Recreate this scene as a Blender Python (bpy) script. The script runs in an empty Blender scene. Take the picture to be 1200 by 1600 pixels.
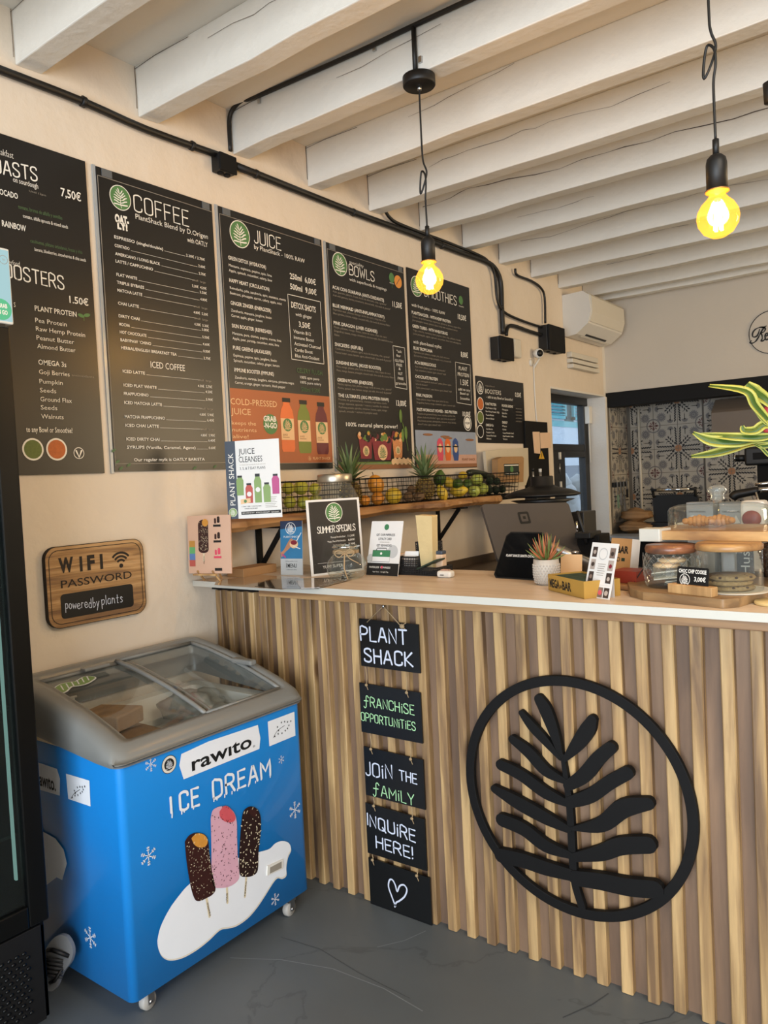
import bpy, bmesh, math, random
from mathutils import Vector, Matrix
random.seed(7)
PI = math.pi
scene = bpy.context.scene
COL = scene.collection

# ------------------------------------------------------------------ camera
FPX = 1210.31                                   # focal length in pixels of the 1200 x 1600 frame
CAM = Vector((2.35, 0.0, 1.4236))
def _axes(yaw, pitch, roll):
    cy, sy, cp, sp, cr, sr = math.cos(yaw), math.sin(yaw), math.cos(pitch), math.sin(pitch), math.cos(roll), math.sin(roll)
    fwd = Vector((-sy*cp, cy*cp, sp)); right = Vector((cy, sy, 0)); up = right.cross(fwd)
    return cr*right + sr*up, -sr*right + cr*up, fwd
AX, AU, AF = _axes(math.radians(36.908), math.radians(-2.222), math.radians(-2.811))
cd = bpy.data.cameras.new('camera'); cam = bpy.data.objects.new('camera', cd); COL.objects.link(cam)
M4 = Matrix.Identity(4)
for i in range(3):
    M4[i][0] = AX[i]; M4[i][1] = AU[i]; M4[i][2] = -AF[i]; M4[i][3] = CAM[i]
cam.matrix_world = M4
cd.sensor_fit = 'HORIZONTAL'; cd.sensor_width = 36.0; cd.lens = 36.0*FPX/1200.0
cd.clip_start = 0.05; cd.clip_end = 60
scene.camera = cam

# ------------------------------------------------------------------ sky, daylight, added warm fills, exposure
scene.view_settings.view_transform = 'Standard'; scene.view_settings.look = 'None'
scene.view_settings.gamma = 1.0; scene.view_settings.exposure = 0.0
try: scene.view_settings.use_curve_mapping = False
except Exception: pass
W = bpy.data.worlds.new('sky'); scene.world = W; W.use_nodes = True
bg = W.node_tree.nodes['Background']; bg.inputs[0].default_value = (0.62, 0.74, 0.92, 1); bg.inputs[1].default_value = 1.9

def area(name, loc, target, sx, sy, power, col):
    l = bpy.data.lights.new(name, 'AREA'); l.shape = 'RECTANGLE'; l.size = sx; l.size_y = sy; l.energy = power; l.color = col
    o = bpy.data.objects.new(name, l); COL.objects.link(o); o.location = loc
    o.rotation_euler = (Vector(target)-Vector(loc)).to_track_quat('-Z', 'Y').to_euler()
    return o
area('daylight_shopfront', (2.8, -2.45, 1.35), (2.0, 3.0, 1.75), 3.2, 2.3, 225, (0.84, 0.92, 1.0))
area('warm_reflection_fill', (4.5, 5.0, 1.95), (0.0, 3.6, 1.4), 1.8, 1.1, 105, (1.0, 0.75, 0.45))  # unseen warm light added to reflect in the menu boards; no window here
area('overhead_warm_fill', (3.2, 0.9, 2.73), (2.6, 1.2, 0.0), 0.9, 0.9, 40, (1.0, 0.88, 0.72))  # unseen warm fill added overhead, without any fixture

# ------------------------------------------------------------------ measuring helpers
def ray(x, y): return AX*(x-600) - AU*(y-800) + AF*FPX
def at(x, y, ax, v):
    d = ray(x, y); t = (v-CAM[ax])/d[ax]; return CAM + d*t
def proj(P):
    q = Vector(P)-CAM; z = q.dot(AF); return 600+FPX*q.dot(AX)/z, 800-FPX*q.dot(AU)/z
def depth(P): return (Vector(P)-CAM).dot(AF)

class Plane:
    """a real flat surface in the room: origin, horizontal u, upward v, outward normal n"""
    def __init__(s, o, u, v, crop=(0, 0, 1)):
        s.o = Vector(o); s.u = Vector(u).normalized(); s.v = Vector(v).normalized(); s.n = s.u.cross(s.v); s.crop = crop
    def c(s, ox, oy, sc):
        p = Plane(s.o, s.u, s.v, (ox, oy, sc)); return p
    def P(s, a, b, d=0.0): return s.o + s.u*a + s.v*b + s.n*d
    def src(s, x, y): return s.crop[0]+x/s.crop[2], s.crop[1]+y/s.crop[2]
    def px(s, x, y):
        X, Y = s.src(x, y); d = ray(X, Y); t = (s.o-CAM).dot(s.n)/d.dot(s.n); h = CAM+d*t-s.o
        return h.dot(s.u), h.dot(s.v)
    def a_at(s, xr, b):
        X = (s.crop[0]+xr/s.crop[2]-600)/FPX; w = AX-AF*X; base = s.o+s.v*b-CAM
        return -base.dot(w)/s.u.dot(w)
def tilted(anchor, yaw, tilt):
    a, b = math.radians(yaw), math.radians(tilt)
    u = Vector((math.cos(a), math.sin(a), 0)); n = Vector((math.sin(a)*math.cos(b), -math.cos(a)*math.cos(b), math.sin(b)))
    return Plane(anchor, u, n.cross(u))

# ------------------------------------------------------------------ materials
def lin(h):
    h = h.lstrip('#'); c = [int(h[i:i+2], 16)/255 for i in (0, 2, 4)]
    return tuple(v/12.92 if v <= .04045 else ((v+.055)/1.055)**2.4 for v in c)+(1,)
MATS = {}
def mat(name, col, rough=.55, metal=0.0, var=.08, scale=18, bump=0.0, bscale=60, coat=0, spec=.5, sub=0, per=0.0, emit=0):
    if name in MATS: return MATS[name]
    m = bpy.data.materials.new(name); m.use_nodes = True; nt = m.node_tree; N = nt.nodes; L = nt.links
    b = N['Principled BSDF']; base = lin(col)
    b.inputs['Roughness'].default_value = rough; b.inputs['Metallic'].default_value = metal
    b.inputs['Coat Weight'].default_value = coat; b.inputs['Specular IOR Level'].default_value = spec
    b.inputs['Subsurface Weight'].default_value = sub
    tc = N.new('ShaderNodeTexCoord'); nz = N.new('ShaderNodeTexNoise'); nz.inputs['Scale'].default_value = scale; nz.inputs['Detail'].default_value = 4
    L.new(tc.outputs['Object'], nz.inputs['Vector'])
    mx = N.new('ShaderNodeMixRGB'); mx.inputs[1].default_value = tuple(c*(1-var) for c in base[:3])+(1,); mx.inputs[2].default_value = tuple(min(1, c*(1+var)) for c in base[:3])+(1,)
    L.new(nz.outputs['Fac'], mx.inputs[0]); out = mx.outputs[0]
    if per:
        oi = N.new('ShaderNodeObjectInfo'); hs = N.new('ShaderNodeHueSaturation'); mr = N.new('ShaderNodeMapRange')
        mr.inputs[3].default_value = 1-per; mr.inputs[4].default_value = 1+per
        L.new(oi.outputs['Random'], mr.inputs[0]); L.new(mr.outputs[0], hs.inputs['Value']); L.new(out, hs.inputs['Color']); out = hs.outputs[0]
    L.new(out, b.inputs['Base Color'])
    if bump:
        n2 = N.new('ShaderNodeTexNoise'); n2.inputs['Scale'].default_value = bscale; n2.inputs['Detail'].default_value = 5
        L.new(tc.outputs['Object'], n2.inputs['Vector']); bp = N.new('ShaderNodeBump'); bp.inputs['Strength'].default_value = bump; bp.inputs['Distance'].default_value = .01
        L.new(n2.outputs['Fac'], bp.inputs['Height']); L.new(bp.outputs[0], b.inputs['Normal'])
    if emit:
        L.new(out, b.inputs['Emission Color']); b.inputs['Emission Strength'].default_value = emit
    MATS[name] = m; return m

def wood(name, c1, c2, c3, stretch=(14, 14, 1.0), rough=.5, per=.12, knots=True, bump=.15, big=1.0):
    """grain runs along the axis with the smallest stretch"""
    if name in MATS: return MATS[name]
    m = bpy.data.materials.new(name); m.use_nodes = True; nt = m.node_tree; N = nt.nodes; L = nt.links; b = N['Principled BSDF']
    b.inputs['Roughness'].default_value = rough
    tc = N.new('ShaderNodeTexCoord'); oi = N.new('ShaderNodeObjectInfo'); vm = N.new('ShaderNodeVectorMath'); vm.operation = 'ADD'
    cb = N.new('ShaderNodeMath'); cb.operation = 'MULTIPLY'; cb.inputs[1].default_value = 37.0; L.new(oi.outputs['Random'], cb.inputs[0])
    L.new(tc.outputs['Object'], vm.inputs[0]); L.new(cb.outputs[0], vm.inputs[1])
    mp = N.new('ShaderNodeMapping'); mp.inputs['Scale'].default_value = stretch; L.new(vm.outputs[0], mp.inputs['Vector'])
    n1 = N.new('ShaderNodeTexNoise'); n1.inputs['Scale'].default_value = 1.6*big; n1.inputs['Detail'].default_value = 6; n1.inputs['Distortion'].default_value = .6
    L.new(mp.outputs[0], n1.inputs['Vector'])
    r = N.new('ShaderNodeValToRGB'); e = r.color_ramp.elements
    e[0].position = .36; e[0].color = lin(c3); e[1].position = .63; e[1].color = lin(c1); e2 = r.color_ramp.elements.new(.5); e2.color = lin(c2)
    L.new(n1.outputs['Fac'], r.inputs[0])
    n2 = N.new('ShaderNodeTexNoise'); n2.inputs['Scale'].default_value = 9*big; n2.inputs['Detail'].default_value = 3; L.new(mp.outputs[0], n2.inputs['Vector'])
    mx = N.new('ShaderNodeMixRGB'); mx.blend_type = 'MULTIPLY'; mx.inputs[0].default_value = .35; L.new(r.outputs[0], mx.inputs[1]); L.new(n2.outputs['Fac'], mx.inputs[2])
    br = N.new('ShaderNodeBrightContrast'); br.inputs[1].default_value = .03; L.new(mx.outputs[0], br.inputs[0]); out = br.outputs[0]
    if knots:
        vo = N.new('ShaderNodeTexVoronoi'); mp2 = N.new('ShaderNodeMapping'); mp2.inputs['Scale'].default_value = tuple((2.2 if s == min(stretch) else 7.0) for s in stretch)
        L.new(vm.outputs[0], mp2.inputs['Vector']); L.new(mp2.outputs[0], vo.inputs['Vector']); vo.inputs['Scale'].default_value = 1.0
        kr = N.new('ShaderNodeValToRGB'); kr.color_ramp.elements[0].position = .045; kr.color_ramp.elements[0].color = (.16, .09, .045, 1); kr.color_ramp.elements[1].position = .13; kr.color_ramp.elements[1].color = (1, 1, 1, 1)
        L.new(vo.outputs['Distance'], kr.inputs[0]); k = N.new('ShaderNodeMixRGB'); k.blend_type = 'MULTIPLY'; k.inputs[0].default_value = .85
        L.new(out, k.inputs[1]); L.new(kr.outputs[0], k.inputs[2]); out = k.outputs[0]
    hs = N.new('ShaderNodeHueSaturation'); mr = N.new('ShaderNodeMapRange'); mr.inputs[3].default_value = 1-per; mr.inputs[4].default_value = 1+per
    L.new(oi.outputs['Random'], mr.inputs[0]); L.new(mr.outputs[0], hs.inputs['Value']); L.new(out, hs.inputs['Color'])
    L.new(hs.outputs[0], b.inputs['Base Color'])
    bp = N.new('ShaderNodeBump'); bp.inputs['Strength'].default_value = bump; bp.inputs['Distance'].default_value = .004; L.new(n2.outputs['Fac'], bp.inputs['Height']); L.new(bp.outputs[0], b.inputs['Normal'])
    MATS[name] = m; return m

def glass(name, tint='#f4f8f6', rough=.02, refl=.12, alpha=.06):
    """clear thin-walled glass: mostly see-through, reflecting more at grazing angles"""
    if name in MATS: return MATS[name]
    m = bpy.data.materials.new(name); m.use_nodes = True; nt = m.node_tree; N = nt.nodes; L = nt.links
    N.remove(N['Principled BSDF']); out = N['Material Output']
    t = N.new('ShaderNodeBsdfTransparent'); t.inputs[0].default_value = lin(tint)
    g = N.new('ShaderNodeBsdfGlossy'); g.inputs['Roughness'].default_value = rough; g.inputs[0].default_value = (1, 1, 1, 1)
    d = N.new('ShaderNodeBsdfDiffuse'); d.inputs[0].default_value = (.75, .8, .78, 1)
    lw = N.new('ShaderNodeLayerWeight'); lw.inputs[0].default_value = .45
    mr = N.new('ShaderNodeMapRange'); mr.inputs[3].default_value = refl*.35; mr.inputs[4].default_value = min(.95, refl*5); L.new(lw.outputs['Facing'], mr.inputs[0])
    pw = N.new('ShaderNodeMath'); pw.operation = 'POWER'; pw.inputs[1].default_value = 1.6; L.new(mr.outputs[0], pw.inputs[0])
    m1 = N.new('ShaderNodeMixShader'); m1.inputs[0].default_value = alpha; L.new(t.outputs[0], m1.inputs[1]); L.new(d.outputs[0], m1.inputs[2])
    m2 = N.new('ShaderNodeMixShader'); L.new(pw.outputs[0], m2.inputs[0]); L.new(m1.outputs[0], m2.inputs[1]); L.new(g.outputs[0], m2.inputs[2])
    L.new(m2.outputs[0], out.inputs[0]); MATS[name] = m; return m

def emission(name, col, strength):
    if name in MATS: return MATS[name]
    m = bpy.data.materials.new(name); m.use_nodes = True; nt = m.node_tree; N = nt.nodes
    N.remove(N['Principled BSDF']); e = N.new('ShaderNodeEmission'); e.inputs[0].default_value = lin(col); e.inputs[1].default_value = strength
    nt.links.new(e.outputs[0], N['Material Output'].inputs[0]); MATS[name] = m; return m

# ------------------------------------------------------------------ mesh builder
class MB:
    def __init__(s): s.v = []; s.f = []; s.m = []; s.sm = []; s.mats = []
    def mi(s, m):
        if isinstance(m, str): m = MATS[m]
        if m not in s.mats: s.mats.append(m)
        return s.mats.index(m)
    def add(s, vs, fs, m, smooth=False):
        k = len(s.v); s.v += [tuple(v) for v in vs]; i = s.mi(m)
        for f in fs: s.f.append([k+j for j in f]); s.m.append(i); s.sm.append(smooth)
        return s
    def box(s, x0, x1, y0, y1, z0, z1, m):
        v = [(x, y, z) for z in (z0, z1) for y in (y0, y1) for x in (x0, x1)]
        return s.add(v, [(0, 2, 3, 1), (4, 5, 7, 6), (0, 1, 5, 4), (2, 6, 7, 3), (0, 4, 6, 2), (1, 3, 7, 5)], m)
    def obox(s, c, ax, ay, az, m):
        c = Vector(c); ax, ay, az = Vector(ax), Vector(ay), Vector(az)
        v = [c+ax*x+ay*y+az*z for z in (-.5, .5) for y in (-.5, .5) for x in (-.5, .5)]
        return s.add(v, [(0, 2, 3, 1), (4, 5, 7, 6), (0, 1, 5, 4), (2, 6, 7, 3), (0, 4, 6, 2), (1, 3, 7, 5)], m)
    def bar(s, a, b, w, h, m, up=(0, 0, 1)):
        a, b = Vector(a), Vector(b); d = b-a; x = d.cross(Vector(up))
        if x.length < 1e-6: x = d.cross(Vector((1, 0, 0)))
        x.normalize(); y = x.cross(d).normalized()
        return s.obox((a+b)/2, x*w, d, y*h, m)
    def prism(s, pts, pl, d0, d1, m, mside=None):
        n = len(pts); k = [pl.P(a, b, d1) for a, b in pts]
        ar = sum(pts[i][0]*pts[(i+1) % n][1]-pts[(i+1) % n][0]*pts[i][1] for i in range(n))
        idx = list(range(n)) if ar > 0 else list(range(n))[::-1]
        s.add(k, [idx], m)
        if abs(d1-d0) > 1e-7:
            w = [pl.P(a, b, d0) for a, b in pts]; s.add(w, [idx[::-1]], mside or m)
            s.add(k+w, [(idx[i], n+idx[i], n+idx[(i+1) % n], idx[(i+1) % n]) for i in range(n)], mside or m)
        return s
    def flat(s, pts, pl, d, m): return s.prism(pts, pl, d, d, m)
    def tube(s, pts, r, m, seg=8, caps=True):
        pts = [Vector(p) for p in pts]; n = len(pts); R = r if isinstance(r, (list, tuple)) else [r]*n
        t0 = (pts[1]-pts[0]).normalized(); up = Vector((0, 0, 1)) if abs(t0.z) < .9 else Vector((1, 0, 0)); x = t0.cross(up).normalized()
        vs = []
        for i, p in enumerate(pts):
            t = (pts[min(i+1, n-1)]-pts[max(i-1, 0)]).normalized(); x = (x-t*x.dot(t)).normalized(); y = t.cross(x)
            for k in range(seg):
                a = 2*PI*k/seg; vs.append(p+(x*math.cos(a)+y*math.sin(a))*R[i])
        fs = [(i*seg+k, i*seg+(k+1) % seg, (i+1)*seg+(k+1) % seg, (i+1)*seg+k) for i in range(n-1) for k in range(seg)]
        if caps: fs += [tuple(range(seg))[::-1], tuple((n-1)*seg+k for k in range(seg))]
        return s.add(vs, fs, m, True)
    def lathe(s, prof, c, m, seg=32, ax=(0, 0, 1), caps=True):
        az = Vector(ax).normalized(); t = Vector((1, 0, 0)) if abs(az.x) < .9 else Vector((0, 1, 0)); x = (t-az*t.dot(az)).normalized(); y = az.cross(x); c = Vector(c)
        vs = [c+(x*math.cos(2*PI*k/seg)+y*math.sin(2*PI*k/seg))*r+az*z for r, z in prof for k in range(seg)]; n = len(prof)
        fs = [(i*seg+k, i*seg+(k+1) % seg, (i+1)*seg+(k+1) % seg, (i+1)*seg+k) for i in range(n-1) for k in range(seg)]
        if caps:
            if prof[0][0] > 1e-5: fs.append(tuple(range(seg))[::-1])
            if prof[-1][0] > 1e-5: fs.append(tuple((n-1)*seg+k for k in range(seg)))
        return s.add(vs, fs, m, True)
    def ell(s, c, r, m, seg=20, rings=12, rot=None, f=None):
        c = Vector(c); vs = []; fs = []
        for i in range(rings+1):
            th = PI*i/rings
            for k in range(seg):
                p = Vector((math.sin(th)*math.cos(2*PI*k/seg), math.sin(th)*math.sin(2*PI*k/seg), -math.cos(th)))
                if f: p = p*f(p)
                p = Vector((p.x*r[0], p.y*r[1], p.z*r[2]))
                if rot: p = rot @ p
                vs.append(c+p)
        for i in range(rings):
            for k in range(seg): fs.append((i*seg+k, i*seg+(k+1) % seg, (i+1)*seg+(k+1) % seg, (i+1)*seg+k))
        return s.add(vs, fs, m, True)
    def stroke(s, pts, pl, w, d, m, caps=True, thick=0):
        """flat pen stroke of width w (a number or one per point) on a plane"""
        n = len(pts); P = [Vector(p).to_2d() if len(p) == 2 else Vector(p[:2]) for p in pts]; Wd = w if isinstance(w, (list, tuple)) else [w]*n
        L_, R_ = [], []
        for i in range(n):
            t = P[min(i+1, n-1)]-P[max(i-1, 0)]
            if t.length < 1e-9: t = Vector((1, 0))
            t.normalize(); q = Vector((-t.y, t.x))*Wd[i]/2; L_.append(P[i]+q); R_.append(P[i]-q)
        c1 = []; c0 = []
        if caps:
            for (p, wq, t, dst) in ((P[-1], Wd[-1], P[-1]-P[-2], c1), (P[0], Wd[0], P[0]-P[1], c0)):
                a0 = math.atan2(t.y, t.x)
                for k in range(1, 6): a = a0-PI/2+PI*k/6; dst.append(p+Vector((math.cos(a), math.sin(a)))*wq/2)
        if thick:
            out = R_+c1+L_[::-1]+c0
            s.prism([(p.x, p.y) for p in out], pl, d, d+thick, m)
            return s
        vs = [pl.P(p.x, p.y, d) for p in L_]+[pl.P(p.x, p.y, d) for p in R_]
        s.add(vs, [(i, n+i, n+i+1, i+1) for i in range(n-1)], m)
        if caps:
            s.add([pl.P(p.x, p.y, d) for p in [R_[-1]]+c1+[L_[-1]]], [list(range(7))], m)
            s.add([pl.P(p.x, p.y, d) for p in [L_[0]]+c0+[R_[0]]], [list(range(7))], m)
        return s
    def disc(s, pl, a, b, r, d, m, seg=28, ry=None, thick=0):
        s.prism([(a+r*math.cos(2*PI*k/seg), b+(ry or r)*math.sin(2*PI*k/seg)) for k in range(seg)], pl, d, d+thick, m); return s
    def ring(s, pl, a, b, r0, r1, d, m, seg=48, thick=0):
        P0 = [(a+r0*math.cos(2*PI*k/seg), b+r0*math.sin(2*PI*k/seg)) for k in range(seg)]; P1 = [(a+r1*math.cos(2*PI*k/seg), b+r1*math.sin(2*PI*k/seg)) for k in range(seg)]
        vs = [pl.P(*p, d+thick) for p in P0+P1]; fs = [(k, seg+k, seg+(k+1) % seg, (k+1) % seg) for k in range(seg)]
        if thick:
            vs += [pl.P(*p, d) for p in P0+P1]; S = seg
            fs += [(S+k, 3*S+k, 3*S+(k+1) % S, S+(k+1) % S) for k in range(S)]+[(k, (k+1) % S, 2*S+(k+1) % S, 2*S+k) for k in range(S)]+[(2*S+k, 2*S+(k+1) % S, 3*S+(k+1) % S, 3*S+k) for k in range(S)]
        return s.add(vs, fs, m)
    def fill(s):
        me = s.me; me.clear_geometry(); me.materials.clear(); me.from_pydata(s.v, [], s.f)
        for m in s.mats: me.materials.append(m)
        if s.f: me.polygons.foreach_set('material_index', s.m); me.polygons.foreach_set('use_smooth', s.sm)
        me.update()
    def build(s, name, parent=None, label=None, cat=None, group=None, kind=None, bevel=0, seg=2):
        me = bpy.data.meshes.new(name); o = bpy.data.objects.new(name, me); COL.objects.link(o); s.me = me; s.fill()
        if parent: attach(o, parent)
        if bevel:
            b = o.modifiers.new('edge', 'BEVEL'); b.width = bevel; b.segments = seg; b.limit_method = 'ANGLE'; b.angle_limit = math.radians(40)
        tag(o, label, cat, group, kind); return o
def attach(o, parent):
    o.parent = parent
    w = Matrix.Translation(parent.location) @ parent.rotation_euler.to_matrix().to_4x4() if parent.type == 'EMPTY' else PW.get(parent.name, Matrix.Identity(4))
    if parent.type != 'EMPTY': w = Matrix.Identity(4)
    o.matrix_parent_inverse = w.inverted()
PW = {}
def tag(o, label=None, cat=None, group=None, kind=None):
    if label: o['label'] = label
    if cat: o['category'] = cat
    if group: o['group'] = group
    if kind: o['kind'] = kind
    return o
def thing(name, label, cat, loc, group=None):
    o = bpy.data.objects.new(name, None); COL.objects.link(o); o.location = loc; o.empty_display_size = .05
    return tag(o, label, cat, group)
def copy_tree(root, label=None):
    """the thing, its parts and their sub-parts"""
    r = root.copy(); COL.objects.link(r)
    if label: r['label'] = label
    for ch in list(root.children):
        c = ch.copy(); COL.objects.link(c); c.parent = r
        for g in list(ch.children):
            k = g.copy(); COL.objects.link(k); k.parent = c
    return r
def arc(cx, cy, r, a0, a1, n=8, ry=None):
    return [(cx+r*math.cos(math.radians(a0+(a1-a0)*k/n)), cy+(ry or r)*math.sin(math.radians(a0+(a1-a0)*k/n))) for k in range(n+1)]
def smooth(pts, n=4):
    """Catmull-Rom through the points"""
    P = [Vector(p) for p in pts]; out = []
    for i in range(len(P)-1):
        p0, p1, p2, p3 = P[max(i-1, 0)], P[i], P[i+1], P[min(i+2, len(P)-1)]
        for k in range(n):
            t = k/n; out.append(.5*((2*p1)+(p2-p0)*t+(2*p0-5*p1+4*p2-p3)*t*t+(3*p1-p0-3*p2+p3)*t**3))
    out.append(P[-1]); return out
def rrect(w, h, r, n=5, x0=0, y0=0):
    return [p for cx, cy, a in ((w-r, r, -90), (w-r, h-r, 0), (r, h-r, 90), (r, r, 180)) for p in [(x0+q[0], y0+q[1]) for q in arc(cx, cy, r, a, a+90, n)]]

# ------------------------------------------------------------------ lettering set in Blender's own typeface, laid on real surfaces
TXT = []
def text(mb, pl, s, m, x0=None, y0=None, xr=None, cap=10, w=0, d=.0008, right=False, center=None, res=2, uv=None, width=None, capm=None, ls=None, skew=0):
    """baseline-left (x0, y0) and right end xr measured on the photograph's crop of that surface; cap = capital height"""
    if uv: a0, b0 = uv; H = capm
    else:
        a0, b0 = pl.px(x0, y0); H = abs(pl.px(x0, y0-cap)[1]-b0)
    a1 = None
    if xr is not None: a1 = pl.a_at(xr, b0)
    if width: a1 = a0+width
    TXT.append(dict(mb=mb, pl=pl, s=s, m=m, a0=a0, b0=b0, a1=a1, H=H, w=w, d=d, right=right, center=center, res=res, skew=skew))
def flush_text():
    tmp = []
    for t in TXT:
        cu = bpy.data.curves.new('t', 'FONT'); cu.body = t['s']; cu.size = 1.0; cu.resolution_u = t['res']; cu.offset = t['w']; cu.fill_mode = 'FRONT'
        o = bpy.data.objects.new('t', cu); COL.objects.link(o); tmp.append((t, o, cu))
    bpy.context.view_layer.update(); dg = bpy.context.evaluated_depsgraph_get()
    for t, o, cu in tmp:
        me = o.evaluated_get(dg).to_mesh(); vs = [v.co.copy() for v in me.vertices]; fs = [list(p.vertices) for p in me.polygons]
        if vs:
            x0 = min(v.x for v in vs); x1 = max(v.x for v in vs); k = t['H']/.729
            sx = k*.62 if t['a1'] is None or t['right'] else (t['a1']-t['a0'])/max(1e-6, x1-x0)
            off = t['a0']
            if t['right']: off = t['a0']-(x1-x0)*sx
            if t['center']: off = t['a0']-(x1-x0)*sx/2
            t['mb'].add([t['pl'].P(off+(v.x-x0)*sx+t['skew']*v.y*k, t['b0']+v.y*k, t['d']) for v in vs], fs, t['m'])
        o.evaluated_get(dg).to_mesh_clear()
    done = []
    for t, o, cu in tmp:
        if t['mb'] not in done: done.append(t['mb']); t['mb'].fill()
    for t, o, cu in tmp:
        bpy.data.objects.remove(o); bpy.data.curves.remove(cu)
    TXT.clear()

# narrow round-cornered pen capitals, for thin headings and for chalk
GL = {
 'A': [[(0, 0), (.24, 1), (.3, 1), (.54, 0)], [(.08, .33), (.46, .33)]],
 'B': [[(0, 0), (0, 1), (.3, 1), (.46, .9), (.46, .65), (.3, .53), (0, .53)], [(.3, .53), (.5, .42), (.5, .12), (.32, 0), (0, 0)]],
 'C': [[(.48, .78), (.46, .93), (.3, 1), (.18, 1), (.03, .93), (0, .78), (0, .22), (.03, .07), (.18, 0), (.3, 0), (.46, .07), (.48, .22)]],
 'D': [[(0, 0), (0, 1), (.26, 1), (.45, .92), (.5, .76), (.5, .24), (.45, .08), (.26, 0), (0, 0)]],
 'E': [[(.42, 1), (0, 1), (0, 0), (.42, 0)], [(0, .52), (.36, .52)]],
 'F': [[(.42, 1), (0, 1), (0, 0)], [(0, .52), (.36, .52)]],
 'H': [[(0, 0), (0, 1)], [(.48, 0), (.48, 1)], [(0, .52), (.48, .52)]],
 'I': [[(0, 0), (0, 1)]],
 'J': [[(.34, 1), (.34, .2), (.3, .06), (.17, 0), (.05, .04), (0, .16)]],
 'K': [[(0, 0), (0, 1)], [(.46, 1), (.04, .48), (.48, 0)]],
 'L': [[(0, 1), (0, 0), (.4, 0)]],
 'M': [[(0, 0), (0, 1), (.3, .35), (.6, 1), (.6, 0)]],
 'N': [[(0, 0), (0, 1), (.48, 0), (.48, 1)]],
 'O': [[(.18, 0), (.03, .07), (0, .22), (0, .78), (.03, .93), (.18, 1), (.32, 1), (.47, .93), (.5, .78), (.5, .22), (.47, .07), (.32, 0), (.18, 0)]],
 'P': [[(0, 0), (0, 1), (.3, 1), (.46, .9), (.47, .62), (.3, .47), (0, .47)]],
 'Q': [[(.18, 0), (.03, .07), (0, .22), (0, .78), (.03, .93), (.18, 1), (.32, 1), (.47, .93), (.5, .78), (.5, .22), (.47, .07), (.32, 0), (.18, 0)], [(.3, .25), (.55, -.08)]],
 'R': [[(0, 0), (0, 1), (.3, 1), (.46, .9), (.47, .62), (.3, .5), (0, .5)], [(.26, .5), (.5, 0)]],
 'S': [[(.45, .82), (.42, .94), (.3, 1), (.16, 1), (.03, .92), (0, .75), (.06, .62), (.4, .4), (.47, .26), (.44, .08), (.3, 0), (.15, 0), (.02, .07), (0, .2)]],
 'T': [[(0, 1), (.5, 1)], [(.25, 1), (.25, 0)]],
 'U': [[(0, 1), (0, .22), (.04, .06), (.18, 0), (.32, 0), (.46, .06), (.5, .22), (.5, 1)]],
 'W': [[(0, 1), (.16, 0), (.34, .8), (.52, 0), (.68, 1)]],
 'Y': [[(0, 1), (.26, .48), (.26, 0)], [(.52, 1), (.26, .48)]],
 '!': [[(0, 1), (0, .32)], [(0, .04), (0, .0)]],
 'f': [[(.52, .92), (.4, 1.1), (.26, 1), (.24, .5), (.2, -.1), (.05, -.25), (-.05, -.12)], [(0, .5), (.45, .55)]],
 'i': [[(.05, 0), (.05, .66)], [(.05, .86), (.07, .9)]],
 'e': [[(.02, .32), (.36, .36), (.32, .58), (.16, .64), (.02, .48), (0, .2), (.12, .02), (.3, .02), (.4, .14)]],
 'p': [[(.02, .62), (.02, -.42)], [(.02, .5), (.18, .64), (.34, .5), (.32, .18), (.16, .04), (.02, .14)]],
 'o': [[(.16, 0), (0, .16), (0, .46), (.16, .62), (.32, .46), (.32, .16), (.16, 0)]],
 'w': [[(0, .6), (.1, 0), (.22, .5), (.36, 0), (.46, .62)]],
 'r': [[(0, 0), (.02, .62)], [(.02, .42), (.16, .62), (.28, .56)]],
 'd': [[(.34, .5), (.18, .62), (.02, .46), (.02, .16), (.16, 0), (.32, .14)], [(.36, 1.05), (.34, 0)]],
 'b': [[(.02, 1.05), (.02, 0), (.2, .02), (.34, .18), (.32, .42), (.18, .52), (.02, .4)]],
 'y': [[(0, .6), (.12, .1)], [(.36, .62), (.2, .1), (.02, -.42)]],
 'l': [[(0, 1.05), (.02, 0)]],
 'a': [[(.32, .48), (.16, .62), (0, .44), (0, .14), (.14, .0), (.3, .14), (.32, .6), (.34, 0)]],
 'n': [[(0, 0), (.02, .62)], [(.02, .42), (.18, .62), (.3, .5), (.32, 0)]],
 't': [[(.14, .95), (.14, .04), (.26, 0)], [(0, .6), (.3, .64)]],
 's': [[(.28, .54), (.14, .64), (.02, .5), (.26, .2), (.2, .02), (.02, .04)]],
}
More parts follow.
